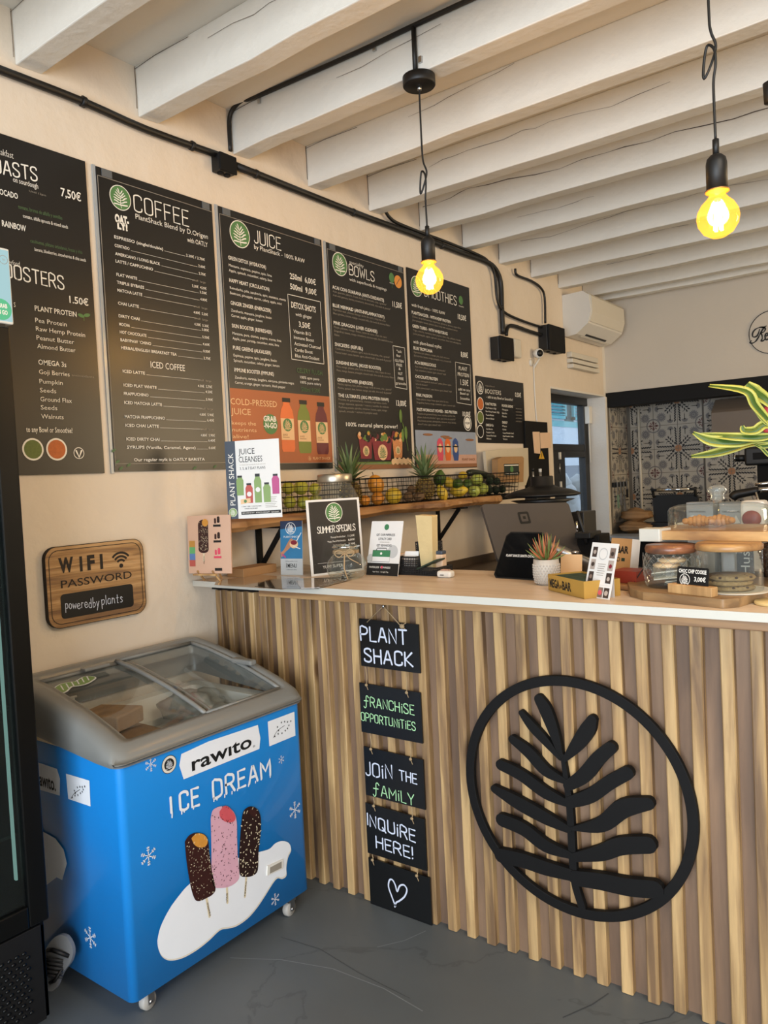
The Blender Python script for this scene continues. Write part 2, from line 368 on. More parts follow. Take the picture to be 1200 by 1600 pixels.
def pen(mb, pl, s, m, x0=None, y0=None, xr=None, cap=10, w=.004, d=.001, jit=0, uv=None, width=None, capm=None, gap=.2, yr=None):
    if uv: a0, b0 = uv; H = capm; a1 = a0+width; b1 = b0
    else:
        a0, b0 = pl.px(x0, y0); H = abs(pl.px(x0, y0-cap)[1]-b0)
        if yr is not None: a1, b1 = pl.px(xr, yr)
        else: a1 = pl.a_at(xr, b0); b1 = b0
    adv = 0; runs = []
    for ch in s:
        if ch == ' ': adv += .38; continue
        g = GL[ch]; wd = max(p[0] for st in g for p in st); runs.append((adv, g)); adv += wd+gap
    adv = max(adv-gap, 1e-3); k = (a1-a0)/adv if adv > .01 else H
    for x, g in runs:
        j0 = random.uniform(-jit, jit)*H
        for st in g:
            pts = [((x+p[0])*k+a0+random.uniform(-jit, jit)*H*.4, b0+(b1-b0)*(x+p[0])/adv+p[1]*H+j0+random.uniform(-jit, jit)*H*.4) for p in st]
            if len(pts) > 4: pts = [tuple(q) for q in smooth(pts, 2)]
            k_ = globals().setdefault('_lift', [0]); k_[0] = (k_[0]+1) % 7; mb.stroke(pts, pl, w, d+.00012*k_[0], m)

# the leaf of the shop's emblem, as stem and leaflets in a unit circle
CE = (1.4625, .5235); RE = .335
_E = Plane((0, 1.985, 0), (1, 0, 0), (0, 0, 1), (680, 920, 2.3077))
def _n(x, y):
    a, b = _E.px(x, y); return ((a-CE[0])/RE, (b-CE[1])/RE)
LEAF = [[(460, 600, 14), (475, 700, 20), (487, 800, 24), (495, 950, 26), (505, 1060, 26), (530, 1145, 26)],
 [(458, 612, 14), (430, 520, 36), (400, 440, 46), (376, 398, 36)], [(452, 612, 12), (400, 550, 30), (350, 495, 34), (312, 447, 20)],
 [(468, 692, 20), (400, 655, 40), (340, 590, 42), (280, 542, 30)], [(478, 772, 25), (400, 735, 42), (310, 670, 42), (238, 634, 38)],
 [(482, 866, 25), (400, 825, 45), (300, 770, 48), (215, 720, 28)], [(488, 958, 25), (400, 925, 45), (320, 865, 48), (242, 832, 46)],
 [(494, 1030, 40), (400, 1005, 50), (320, 978, 52), (240, 960, 52)], [(463, 622, 12), (510, 565, 42), (550, 508, 50), (567, 472, 34)],
 [(482, 708, 35), (540, 670, 48), (590, 610, 46), (635, 572, 40)], [(486, 768, 38), (560, 745, 46), (630, 698, 44), (695, 662, 42)],
 [(496, 862, 12), (600, 848, 48), (680, 790, 58), (770, 772, 40)], [(506, 965, 30), (600, 950, 50), (670, 925, 56), (770, 920, 54)],
 [(510, 1040, 50), (600, 1052, 56), (700, 1072, 58), (795, 1080, 56)]]
LEAFN = [[_n(x, y)+(w/2.3077/ (RE*FPX/depth((1.46, 1.985, .52)))*1.08,) for x, y, w in st] for st in LEAF]
def leaf_mark(mb, pl, a, b, r, d, m, thick=0, wid=1.0):
    for q_, st in enumerate(LEAFN):
        sm = smooth([(x*r+a, y*r+b, w*r*wid) for x, y, w in st], 3 if r > .1 else 2)
        mb.stroke([(p[0], p[1]) for p in sm], pl, [p[2] for p in sm], d+.00006*q_, m, thick=thick)
def logo(mb, pl, a, b, r, d, green, white):
    mb.disc(pl, a, b, r, d, white, 32); mb.disc(pl, a, b, r*.93, d+.0004, green, 32); leaf_mark(mb, pl, a, b, r*.88, d+.0008, white, wid=.85)
def logo_px(mb, pl, x, y, ry, d, green, white):
    a, b = pl.px(x, y); b2 = pl.px(x, y-ry)[1]; logo(mb, pl, a, b, abs(b2-b), d, green, white)

# ------------------------------------------------------------------ palette
mat('plaster', '#d9cbb8', .85, var=.05, scale=3, bump=1.0, bscale=7)
mat('back_plaster', '#c9bfb0', .85, var=.03, scale=3, bump=.25, bscale=14)
mat('beam_paint', '#dcd8ce', .6, var=.05, scale=6, bump=.35, bscale=25, per=.03)
mat('ceiling_paint', '#d8d2c6', .7, var=.05, scale=4, bump=.3, bscale=20)
mat('jamb_paint', '#dcd6cc', .7, var=.06, scale=7, bump=.2)
mat('black_metal', '#0a0908', .6, var=.1, spec=.25)
mat('black_plastic', '#0b0b0b', .5, var=.1)
mat('black_matt', '#0b0a0a', .7, var=.15, scale=30, spec=.25)
mat('crack', '#4b4038', .9)
mat('white_plastic', '#d9d5cc', .4, var=.02)
mat('warm_white_plastic', '#cfc9bb', .45, var=.02)
mat('paper_white', '#dedcd8', .6, var=.02)
mat('white_print', '#e8e4da', .6, var=.01); mat('green_print', '#4c7a44', .5, var=.05); mat('dull_green_print', '#4e6a44', .6)
mat('grey_print', '#8e867a', .6); mat('black_print', '#16130f', .6); mat('board_black', '#0c0a09', .34, var=.12, scale=5, spec=.5)
mat('steel', '#b8b8b8', .3, metal=1.0, var=.05); mat('chrome', '#d8d8d8', .12, metal=1.0, var=.02)
mat('grey_print2', '#5b5e60', .6)
glass('clear_glass', refl=.11, alpha=.03); glass('freezer_glass', '#eef1ef', .03, .09, .02); glass('window_glass', '#eef4f6', .01, .1, .02)

# floor: dark grey poured screed with hairline scratches
m = mat('screed', '#5c6061', .5, var=.22, scale=2.2, bump=.12, bscale=7)
def floor_detail(m):
    nt = m.node_tree; N = nt.nodes; L = nt.links; b = N['Principled BSDF']; src = b.inputs['Base Color'].links[0].from_socket
    tc = N.new('ShaderNodeTexCoord'); wv = N.new('ShaderNodeTexNoise'); wv.inputs['Scale'].default_value = 1.3; wv.inputs['Detail'].default_value = 8; wv.inputs['Distortion'].default_value = 1.2
    L.new(tc.outputs['Object'], wv.inputs['Vector'])
    r = N.new('ShaderNodeValToRGB'); e = r.color_ramp.elements; e[0].position = .492; e[0].color = (1, 1, 1, 1); e[1].position = .508; e[1].color = (1, 1, 1, 1); k = e.new(.5); k.color = (.78, .78, .78, 1)
    L.new(wv.outputs['Fac'], r.inputs[0]); mx = N.new('ShaderNodeMixRGB'); mx.blend_type = 'MULTIPLY'; mx.inputs[0].default_value = 1
    L.new(src, mx.inputs[1]); L.new(r.outputs[0], mx.inputs[2]); L.new(mx.outputs[0], b.inputs['Base Color'])
floor_detail(m)

# ------------------------------------------------------------------ the room
YW, ZC = 6.25, 2.95          # end wall, underside of the ceiling boards
fl = MB().box(-.3, 4.75, -2.8, 7.0, -.12, 0, 'screed').build('floor', kind='structure')
fs = MB(); PF = Plane((0, 0, .0008), (1, 0, 0), (0, 1, 0))
mat('scratch', '#7d8284', .6); mat('screed_joint', '#43474a', .7)
for pts, w, mm in (([(360, 1497), (440, 1500), (520, 1514), (600, 1545), (660, 1580)], .003, 'scratch'), ([(440, 1465), (500, 1483), (560, 1520), (640, 1560)], .0018, 'screed_joint'),
                   ([(590, 1480), (632, 1470), (665, 1455)], .003, 'scratch'), ([(880, 1590), (925, 1570), (950, 1553)], .004, 'screed_joint'), ([(1000, 1600), (1045, 1590), (1055, 1580)], .004, 'screed_joint')):
    fs.stroke([(p.x, p.y) for p in (at(x, y, 2, 0) for x, y in pts)], PF, w, 0, mm)
fs.build('scratch', parent=fl)

MB().box(-.175, 0, -2.8, 5.175, 0, 3.1, 'plaster').box(-.175, 0, 5.175, 6.2, 2.04, 3.1, 'plaster').build('wall_left', kind='structure')
wb = MB().box(0, 4.75, YW, YW+.18, 2.03, 3.1, 'back_plaster').box(-.18, 0, 6.2, YW+.6, 0, 3.1, 'jamb_paint')
wb.box(0, 4.75, 6.72, 6.85, 0, 2.1, 'back_plaster').box(0, 4.75, YW+.18, 6.85, 2.06, 2.16, 'back_plaster'); wall_back = wb.build('wall_back', kind='structure')
MB().box(4.6, 4.75, -2.8, 7, 0, 3.1, 'plaster').build('wall_right', kind='structure')
MB().box(-.175, 1.0, -2.8, -2.62, 0, 3.1, 'plaster').box(4.5, 4.75, -2.8, -2.62, 0, 3.1, 'plaster').box(1.0, 4.5, -2.8, -2.62, 2.6, 3.1, 'plaster').build('wall_front', kind='structure')
ceil = MB().box(-.2, 4.75, -2.8, 6.45, ZC, ZC+.12, 'ceiling_paint').build('ceiling', kind='structure')
# white painted joists, each slightly out of true
base = None
for k in range(-8, 12):
    y = 1.326+.45*k; rnd = random.Random(k); dz = rnd.uniform(-.006, .006); w = .088
    if k == 11: y = 6.05
    mb = MB(); n = 24
    vs = []
    for i in range(n+1):
        x = 4.6*i/n; j = rnd.uniform(-.003, .003); q = rnd.uniform(-.003, .003)
        vs += [(x, y+j, 2.775+dz+q), (x, y+w+j, 2.780+dz+q), (x, y+w, ZC), (x, y, ZC)]
    fs_ = [(4*i+a, 4*i+(a+1) % 4, 4*i+4+(a+1) % 4, 4*i+4+a) for i in range(n) for a in range(4)]+[(0, 3, 2, 1), (4*n, 4*n+1, 4*n+2, 4*n+3)]
    mb.add(vs, fs_, 'beam_paint'); b = mb.build('beam', parent=ceil, bevel=.004)
    # drying cracks along the faces
    if k >= 0:
        pl = Plane((0, y, 0), (1, 0, 0), (0, 0, 1)); cm = MB(); x = rnd.uniform(.1, .6); x = .03 if k in (5,) else x; z = 2.775+.11+rnd.uniform(-.02, .02)
        long = {5: 2.6, 7: 1.8, 4: 1.2}.get(k, .5); pts = []
        while long > 0: pts.append((x, z)); s_ = rnd.uniform(.05, .13); x += s_; long -= s_; z += rnd.uniform(-.012, .014)
        if len(pts) > 2: cm.stroke(pts, pl, [rnd.uniform(.0006, .0042 if k == 5 else .002) for _ in pts], .0042, 'crack', caps=False)
        cm.stroke([(.004, 2.80), (.005, 2.86), (.003, ZC-.002)], pl, .003, .0042, 'crack', caps=False)
        cm.stroke([(.004, ZC-.012), (.12, ZC-.006), (.3, ZC-.01)], pl, .0022, .0042, 'crack', caps=False)
        cm.build('crack', parent=ceil)
# black steel lintel above the tiled recess
MB().box(.0, 4.6, YW-.012, YW+.12, 1.944, 2.062, 'black_metal').build('trim_1', kind='structure', bevel=.003)

# ------------------------------------------------------------------ patterned wall tiles
mat('tile_base', '#aca598', .35, var=.06, scale=9); mat('tile_black', '#1b1a1a', .4); mat('tile_grey', '#72706f', .4); mat('tile_red', '#5b2224', .4); mat('tile_tan', '#a3724c', .4); mat('grout', '#6d675e', .9)
TS = .2
def tile_mesh(fx, fz):
    """one printed tile; the flower sits in the corner (fx, fz)"""
    mb = MB(); pl = Plane((0, 0, 0), (1, 0, 0), (0, 0, 1)); g = .0018
    mb.box(g, TS-g, -.002, .008, g, TS-g, 'tile_base')
    def T(p): x, z = p; x = x*TS; z = z*TS; return (TS-x if fx else x, TS-z if fz else z)
    def poly(pts, m, d=.0024):
        q = [T(p) for p in pts if True]; q = [(min(max(a, g), TS-g), min(max(b, g), TS-g)) for a, b in q]; mb.flat(q, pl, d, m)
    def leafp(x, z, ang, l, w):
        a = math.radians(ang); c, s = math.cos(a), math.sin(a); l *= 1.12; w *= 1.35; return [(x+c*u-s*v, z+s*u+c*v) for u, v in ((-l/2, 0), (-l*.2, w/2), (l*.25, w*.45), (l/2, 0), (l*.2, -w/2), (-l*.25, -w*.45))]
    poly([(0.01, 0.01)]+arc(.01, .01, .13, 0, 90, 8), 'tile_tan')
    for i in range(7):                                    # black barbs running beside two edges
        t = .2+i*.105
        poly(leafp(t, .075+.004*i, 30, .14, .044), 'tile_black'); poly(leafp(.075+.004*i, t, 60, .14, .044), 'tile_black', .0025)
    for i in range(4):                                    # big diagonal petal
        t = .17+i*.085; poly(leafp(t+.045, t-.035, 18, .12, .042), 'tile_black', .0026); poly(leafp(t-.035, t+.045, 72, .12, .042), 'tile_black', .0027)
    poly(arc(.0, .0, .52, 24, 40, 5)+arc(.0, .0, .55, 40, 24, 5), 'tile_grey'); poly(arc(.0, .0, .52, 50, 66, 5)+arc(.0, .0, .55, 66, 50, 5), 'tile_grey')
    for i in range(15):                                   # grey daisy
        a = 2*PI*i/15; poly(leafp(.66+.125*math.cos(a), .66+.125*math.sin(a), math.degrees(a), .15, .036), 'tile_grey')
    poly(arc(.66, .66, .045, 0, 330, 10), 'tile_grey', .0028)
    for (cx, cz, an) in ((.8, .3, 0), (.3, .8, 90)):       # stems and fans
        poly(leafp(cx-.1, cz-.01, an if an == 0 else 90, .3, .022), 'tile_black') if an == 0 else poly(leafp(cx-.01, cz-.1, 90, .3, .022), 'tile_black')
        for q in range(-3, 4):
            a = an+q*26; poly(leafp(cx+.09*math.cos(math.radians(a)), cz+.09*math.sin(math.radians(a)), a, .1, .034), 'tile_grey')
        poly(leafp(cx, cz, an+50, .09, .03), 'tile_black'); poly(leafp(cx, cz, an-50, .09, .03), 'tile_black')
    poly(arc(1, 1, .3, 180, 270, 10)+arc(1, 1, .25, 270, 180, 10), 'tile_grey', .0026)
    poly([(1, 1), (.86, .95), (.8, .985), (.8, 1)], 'tile_red', .003); poly([(1, 1), (.95, .86), (.985, .8), (1, .8)], 'tile_red', .003)
    poly(leafp(.9, .9, 45, .1, .03), 'tile_red', .003)
    return mb
TM = {}
def tile(fx, fz, M):
    key = (fx, fz)
    if key not in TM:
        o = tile_mesh(fx, fz).build('tile', parent=wall_back); TM[key] = o.data
    else:
        o = bpy.data.objects.new('tile', TM[key]); COL.objects.link(o); o.parent = wall_back
    o.matrix_local = M
for i in range(-1, 4):                                    # first panel, set back
    for j in range(5):
        x = .035+.2*i; z = .986+.2*j
        if x+.2 > .66: continue
        M = Matrix.Translation((x, 6.70, z))
        if i == -1: M = M @ Matrix.Diagonal((1, 1, 1, 1))
        if x < -.001: continue
        tile(i % 2, (j+1) % 2, M)
for i in range(5):                                        # second panel, out of step with the first
    for j in range(6):
        tile((i+1) % 2, (j+1) % 2, Matrix.Translation((.652+.2*i, 6.68, .773+.2*j)))
for i in range(2):                                        # return wall on the left
    for j in range(5):
        tile((i+1) % 2, (j+1) % 2, Matrix.Translation((.008, 6.29+.2*i, .986+.2*j)) @ Matrix.Rotation(PI/2, 4, 'Z'))
MB().box(.001, .66, 6.703, 6.719, .5, 2.05, 'grout').box(.645, 1.8, 6.684, 6.719, .5, 2.05, 'grout').box(.0, .006, 6.26, 6.71, .5, 2.05, 'grout').build('grout', parent=wall_back)

# ------------------------------------------------------------------ side door to the street
D = Plane((-.17, 0, 0), (0, 1, 0), (0, 0, 1))
mat('frame_black', '#1c1d20', .5, var=.08); mat('facade_white', '#dfe6ee', .8); mat('shutter_teal', '#5fb6bd', .6); mat('shutter_dark', '#1f4a50', .6); mat('ledge_teal', '#7cc3c6', .6); mat('stone_grey', '#6f7478', .8); mat('glass_dark', '#5c6f82', .15)
y0, z_m = D.px(857, 700); yL = 5.1; yR = 6.2
dm = MB().box(-.20, -.14, yL, yR, 1.97, 2.03, 'frame_black').box(-.20, -.14, yR-.09, yR, 0, 1.97, 'frame_black').box(-.20, -.14, yL, yL+.06, 0, 2.0, 'frame_black').box(-.195, -.145, yL, yR-.09, 1.595, 1.65, 'frame_black')
door = dm.build('door_1', kind='structure', bevel=.004)
sx = D.px(879, 760)[0]; sl = D.px(861, 760)[0]
MB().box(-.19, -.14, sl, sx, 0, 1.595, 'frame_black').box(-.19, -.14, sx, yR-.09, 1.545, 1.595, 'frame_black').box(-.19, -.14, sx, yR-.09, 0, .9, 'frame_black').build('door_sash', parent=door, bevel=.003)
MB().box(-.176, -.170, sx, yR-.09, .9, 1.545, 'window_glass').build('pane', parent=door)
MB().box(-.176, -.170, yL+.06, yR-.09, 1.65, 1.97, 'window_glass').build('pane', parent=door)
hy = D.px(868, 720)[0]
h = MB().tube([(-.135, hy, 1.53), (-.135, hy, 1.585)], .014, 'white_plastic').tube([(-.135, hy, 1.30), (-.135, hy, 1.36)], .012, 'white_plastic').tube([(-.138, hy, 1.42), (-.138, hy, 1.50)], .007, 'steel').build('door_handle', parent=door)
MB().box(-.14, -.10, 6.125, 6.185, 1.82, 1.96, 'white_plastic').tube([(-.12, 6.16, 1.83), (-.12, 6.16, 1.50)], .006, 'white_plastic').build('door_contact', parent=door, bevel=.003)
# casing boards of the opening
MB().box(-.17, .012, 6.19, 6.2, 0, 2.03, 'jamb_paint').box(-.17, .004, 5.175, 6.2, 2.03, 2.045, 'jamb_paint').box(.0, .014, 6.2, 6.215, 0, 2.03, 'jamb_paint').box(.0, .01, 6.225, 6.24, 0, 2.03, 'jamb_paint').build('door_2', kind='structure', bevel=.002)

# ------------------------------------------------------------------ across the street
bld = thing('building', 'pale plastered building with teal shutters seen through the glazed side door', 'building', (-3.6, 8.5, 0))
F = Plane((-3.2, 0, 0), (0, 1, 0), (0, 0, 1))
MB().box(-3.6, -3.2, 4.0, 16.0, 1.55, 4.0, 'facade_white').box(-3.6, -3.2, 4.0, 16.0, 0, .9, 'stone_grey').build('wall', parent=bld)
MB().box(-3.3, -3.22, 4.0, 16, .9, 1.55, 'glass_dark').build('shop_window', parent=bld)
a0 = F.px(858, 672)[0]; a1 = F.px(886, 672)[0]; a2 = F.px(893, 672)[0]; a3 = F.px(906, 672)[0]; zb = F.px(880, 658)[1]
MB().box(-3.24, -3.19, a0-1.0, a3+1.5, zb-.10, zb, 'ledge_teal').build('window_sill', parent=bld)
MB().box(-3.22, -3.195, a1-.1, a2+.1, zb, zb+1.0, 'shutter_dark').build('window', parent=bld)
for u0, u1 in ((a0-.3, a1-.12), (a2, a3+.7)):
    sh = MB()
    for q in (u0, u1-.05): sh.box(-3.19, -3.14, q, q+.05, zb+.03, zb+1.0, 'shutter_teal')
    sh.box(-3.19, -3.14, u0, u1, zb+.03, zb+.08, 'shutter_teal'); so = sh.build('shutter', parent=bld)
    sl_ = MB()
    for i in range(16): sl_.obox((-3.165, (u0+u1)/2, zb+.11+.055*i), (.05, 0, -.03), (0, u1-u0-.08, 0), (.006, 0, .012), 'shutter_teal')
    sl_.build('louvre_blades', parent=so)
# wrapped white goods outside the lower pane
mat('plastic_wrap', '#b9bdbf', .35, var=.2, scale=9, bump=1, bscale=12); mat('dark_car', '#39424c', .3)
bw = MB(); rr = random.Random(4)
c0 = at(893, 765, 0, -1.0)
for i in range(9): bw.ell((-1.0+rr.uniform(-.1, .1), c0.y+rr.uniform(-.35, .35), c0.z+rr.uniform(-.28, .1)), (.12, rr.uniform(.08, .16), rr.uniform(.07, .14)), 'plastic_wrap', 14, 8, rot=Matrix.Rotation(rr.uniform(-.9, .9), 3, 'X'), f=lambda p: 1+.12*math.sin(9*p.x+5*p.z)+.1*math.sin(11*p.y))
bw.box(-1.2, -.85, c0.y-.45, c0.y+.45, 0, c0.z-.3, 'stone_grey')
bw.build('wrapped_bundle', label='heap of white plastic-wrapped goods outside the side door', cat='bundle')
MB().box(-6.2, -.175, 2, 16, -.15, -.03, 'stone_grey').build('ground', kind='structure')

# ------------------------------------------------------------------ counter
YS = 2.0                                                  # face of the slats
wood('slat_wood', '#c9a46c', '#a98450', '#76552e', (16, 16, 1.2), .5, per=.13)
wood('backing_wood', '#8d6c4d', '#7d5d40', '#66492f', (8, 8, .8), .6, per=.05, knots=False)
wood('trim_wood', '#c0955f', '#ab7f4b', '#875f35', (1.2, 14, 14), .45, per=.02)
wood('top_wood', '#e6d2ba', '#dfc8ae', '#d3ba9d', (1.0, 9, 9), .38, per=.0, knots=False, bump=.03)
mat('top_edge', '#c4c1b6', .5, var=.02)
cn = thing('counter', 'slatted pine bar counter carrying the round leaf emblem', 'counter', (1.8, 2.1, 0))
MB().box(.0, 3.3, YS+.024, YS+.045, .0, 1.045, 'backing_wood').box(.01, 3.29, 2.40, 2.42, .06, 1.05, 'backing_wood').build('front_panel', parent=cn)
mb = MB().box(.0, 3.3, YS+.045, 2.40, .45, .47, 'backing_wood').box(3.27, 3.3, YS+.045, 2.4, 0, 1.05, 'backing_wood').box(.0, .02, YS+.045, 2.4, 0, 1.05, 'backing_wood').build('shelf', parent=cn)
xs = [.006, .07, .13, .19, .254, .327, .408, .475, .541, .609, .681, .747, .814, .883, .95]
xs += [.95+.0698*i for i in range(1, 8)]+[1.508, 1.578, 1.649, 1.718, 1.788, 1.86, 1.93]+[1.93+.0705*i for i in range(1, 18)]
for i, x in enumerate(xs):
    r_ = random.Random(i); w = .031+r_.uniform(-.0015, .0015); bow = r_.uniform(-.0025, .0025); z1 = 1.028 if x > .28 else 1.035
    vs = []; n = 4
    for k in range(n+1):
        z = .002+(z1-.002)*k/n; b = bow*math.sin(PI*k/n)
        vs += [(x+b, YS+.024, z), (x+b, YS+.002, z), (x+b+.003, YS-.001, z), (x+w+b-.003, YS-.001, z), (x+w+b, YS+.002, z), (x+w+b, YS+.024, z)]
    fs_ = [(6*k+a, 6*k+(a+1) % 6, 6*k+6+(a+1) % 6, 6*k+6+a) for k in range(n) for a in range(6)]+[tuple(range(6))[::-1], tuple(6*n+a for a in range(6))]
    MB().add(vs, fs_, 'slat_wood').build('slat', parent=cn)
MB().box(.285, 3.3, 1.965, YS+.03, 1.030, 1.064, 'trim_wood').build('trim_board', parent=cn, bevel=.002)
MB().box(.0, .285, 1.99, YS+.03, 1.040, 1.062, 'black_matt').build('gap_shade_strip', parent=cn)  # black box put in for the shade of the open gap under the top
ct = thing('countertop', 'pale wood-effect countertop with a white front edge', 'countertop', (1.6, 2.1, 1.065))
MB().box(.002, 3.36, 1.902, 2.448, 1.065, 1.085, 'top_wood').build('top_board', parent=ct)
MB().box(.002, 3.36, 1.897, 1.902, 1.0645, 1.0853, 'top_edge').build('edge_band', parent=ct)

# round leaf emblem
EM = Plane((0, 1.9965, 0), (1, 0, 0), (0, 0, 1))
em = thing('leaf_emblem', 'large round black fern-leaf emblem mounted on the slatted counter front', 'emblem', (CE[0], 1.985, CE[1]))
MB().ring(EM, CE[0], CE[1], RE-.024, RE+.004, .0, 'black_matt', 96, thick=.015).build('ring', parent=em, bevel=.0015)
for i, st in enumerate(LEAFN):
    sm = smooth([(x*RE+CE[0], z*RE+CE[1], w*RE) for x, z, w in st], 5)
    MB().stroke([(p[0], p[1]) for p in sm], EM, [p[2] for p in sm], .0, 'black_matt', thick=.0152+.00035*i).build('stem' if i == 0 else 'leaflet', parent=em)

# five chalkboards strung one under another
mat('slate', '#08090a', .45, var=.15, scale=20); mat('chalk', '#cdd3e2', .8); mat('chalk_green', '#a9d9a2', .8); mat('twine', '#a58d6a', .9, bump=.4, bscale=200)
def chalk_sign(name_lab, x0, x1, z0, z1, writing, hang, tilt=0.0, lean=0):
    t = thing('chalkboard', name_lab, 'sign', ((x0+x1)/2, 1.99, z0), 'chalkboards strung down the counter front')
    pl = Plane((0, 1.994-lean, 0), (1, 0, 0), (0, 0, 1), (530, 920, 2.963))
    pts = [(x0, z0+tilt), (x1, z0), (x1, z1-.004), (x0, z1)]
    MB().prism(pts, pl, 0, .005, 'slate').build('board', parent=t)
    mb = MB(); writing(mb, pl); mb.build('lettering', parent=t)
    for x, zt, zb in hang:
        s = MB()
        s.tube([(x, 1.984-lean, zb), (x+.004, 1.983-lean, (zt+zb)/2), (x, 1.984-lean, zt)], .0016, 'twine', 6)
        s.ell((x, 1.983-lean, zb+.004), (.006, .004, .005), 'twine', 8, 6)
        s.tube([(x, 1.983-lean, zb+.004), (x+.010, 1.979-lean, zb-.010)], .0012, 'twine', 5)
        s.build('string', parent=t)
    return t
def wr1(mb, pl):
    pen(mb, pl, 'PLANT', 106, 235, 318, 62, .006, .0058, .03, yr=255); pen(mb, pl, 'SHACK', 124, 335, 345, 60, .006, .0058, .03, yr=358)
def wr2(mb, pl):
    pen(mb, pl, 'fRANCHiSE', 112, 537, 352, 42, .0032, .0058, .03, yr=582); mb_ = pen(mb, pl, 'OPPORTUNiTiES', 102, 605, 360, 36, .0028, .0058, .03, yr=655)
def wr3(mb, pl):
    pen(mb, pl, 'JOiN', 130, 860, 250, 60, .0048, .0058, .03, yr=878); pen(mb, pl, 'THE', 285, 882, 365, 44, .0042, .0058, .02, yr=902)
def wr4(mb, pl):
    pen(mb, pl, 'INQUiRE', 138, 1090, 358, 52, .005, .0058, .04, yr=1172); pen(mb, pl, 'HERE!', 178, 1195, 345, 50, .005, .0058, .04, yr=1245)
def wr5(mb, pl):
    P = [pl.px(x, y) for x, y in ((265, 1465), (248, 1420), (233, 1375), (238, 1345), (252, 1345), (265, 1370), (273, 1398), (285, 1372), (305, 1368), (318, 1390), (308, 1420), (285, 1440), (268, 1450), (262, 1468))]
    mb.stroke([tuple(p) for p in smooth(P, 4)], pl, .0055, .0058, 'chalk')
def pen_c(col):
    def f(fn):
        def g(mb, pl): fn(mb, pl)
        return g
    return f
_pen = pen
def pen(mb, pl, s, x0, y0, xr, cap, w, d, jit, yr=None, m='chalk'): _pen(mb, pl, s, m, x0, y0, xr, cap, w, d, jit, yr=yr)
def wr2g(mb, pl):
    pen(mb, pl, 'fRANCHiSE', 122, 537, 352, 42, .0034, .0058, .03, yr=582, m='chalk_green'); pen(mb, pl, 'OPPORTUNiTiES', 108, 605, 358, 36, .003, .0058, .03, yr=655, m='chalk_green')
def wr3g(mb, pl):
    wr3(mb, pl); pen(mb, pl, 'fAMiLY', 165, 945, 352, 48, .0034, .0058, .03, yr=1000, m='chalk_green')
cs = [chalk_sign('topmost chalkboard, lettered with the shop\'s two-word name in white', .730, .968, .815, .974, wr1, []),
      chalk_sign('second chalkboard down, lettered in pale green about franchise opportunities', .717, .964, .590, .757, wr2g, [(.752, .815, .75), (.915, .815, .745)]),
      chalk_sign('third chalkboard down, inviting people to join the family in white and green', .722, .962, .376, .541, wr3g, [(.757, .592, .535), (.918, .592, .53)]),
      chalk_sign('fourth chalkboard down, saying in white where to inquire', .717, .957, .176, .348, wr4, [(.757, .378, .343), (.912, .378, .335)]),
      chalk_sign('lowest chalkboard with a white chalk heart, standing on the floor', .718, .966, .001, .160, wr5, [(.74, .178, .155), (.92, .178, .15)])]
s = MB().tube([(.768, 1.984, .965), (.838, 1.985, 1.022), (.905, 1.984, .962)], .0018, 'twine', 6).ell((.838, 1.984, 1.022), (.006, .005, .006), 'steel', 10, 8)
s.ell((.91, 1.983, .962), (.010, .006, .008), 'twine', 8, 6).tube([(.905, 1.982, .962), (.93, 1.979, .975)], .0015, 'twine', 5).tube([(.905, 1.982, .962), (.925, 1.979, .955)], .0015, 'twine', 5)
s.build('string', parent=cs[0])

# ------------------------------------------------------------------ ice-cream chest freezer
mat('freezer_blue', '#1b86d6', .32, var=.04, scale=3, coat=.25); mat('freezer_grey', '#7d7d79', .3, var=.05, scale=6); mat('liner', '#e6e4dd', .5, var=.03)
mat('decal_white', '#e4e6ea', .4, var=.02); mat('decal_ink', '#0f1214', .5); mat('choc', '#33120f', .5, var=.2, scale=40); mat('choc2', '#230d0b', .5, var=.2, scale=40); mat('pink_ice', '#d3a3b2', .5, var=.06, scale=20)
mat('bite_orange', '#c98a35', .6, var=.15, scale=50); mat('bite_red', '#c8525a', .6, var=.15, scale=50); mat('stick', '#d8c9a8', .6); mat('nut', '#dccfae', .6); mat('wheel_grey', '#a9a49c', .5); mat('blob_edge', '#d6cfc2', .5)
FX0, FX1, FY0, FY1, FZ0, FZ1 = .03, .562, 1.165, 1.862, .07, .718
fz = thing('chest_freezer', 'blue ice-cream chest freezer on castors with a grey rim and sliding glass lids', 'freezer', ((FX0+FX1)/2, (FY0+FY1)/2, 0))
t = .05
def rr_out(x0, x1, y0, y1, r, n=6): return [(x0+a, y0+b) for a, b in rrect(x1-x0, y1-y0, r, n)]
HZ = Plane((0, 0, 0), (1, 0, 0), (0, 1, 0))
outer = rr_out(FX0, FX1, FY0, FY1, .022); inner = rr_out(FX0+t, FX1-t, FY0+t, FY1-t, .022)
n = len(outer)
bm_ = MB(); vs = [(x, y, FZ0) for x, y in outer]+[(x, y, FZ1) for x, y in outer]+[(x, y, FZ1) for x, y in inner]+[(x, y, .30) for x, y in inner]
bm_.add(vs, [(i, (i+1) % n, n+(i+1) % n, n+i) for i in range(n)]+[tuple(range(n))[::-1]], 'freezer_blue', True)
bm_.add(vs, [(n+i, n+(i+1) % n, 2*n+(i+1) % n, 2*n+i) for i in range(n)]+[(2*n+i, 2*n+(i+1) % n, 3*n+(i+1) % n, 3*n+i) for i in range(n)]+[tuple(3*n+i for i in range(n))], 'liner')
body = bm_.build('cabinet', parent=fz)
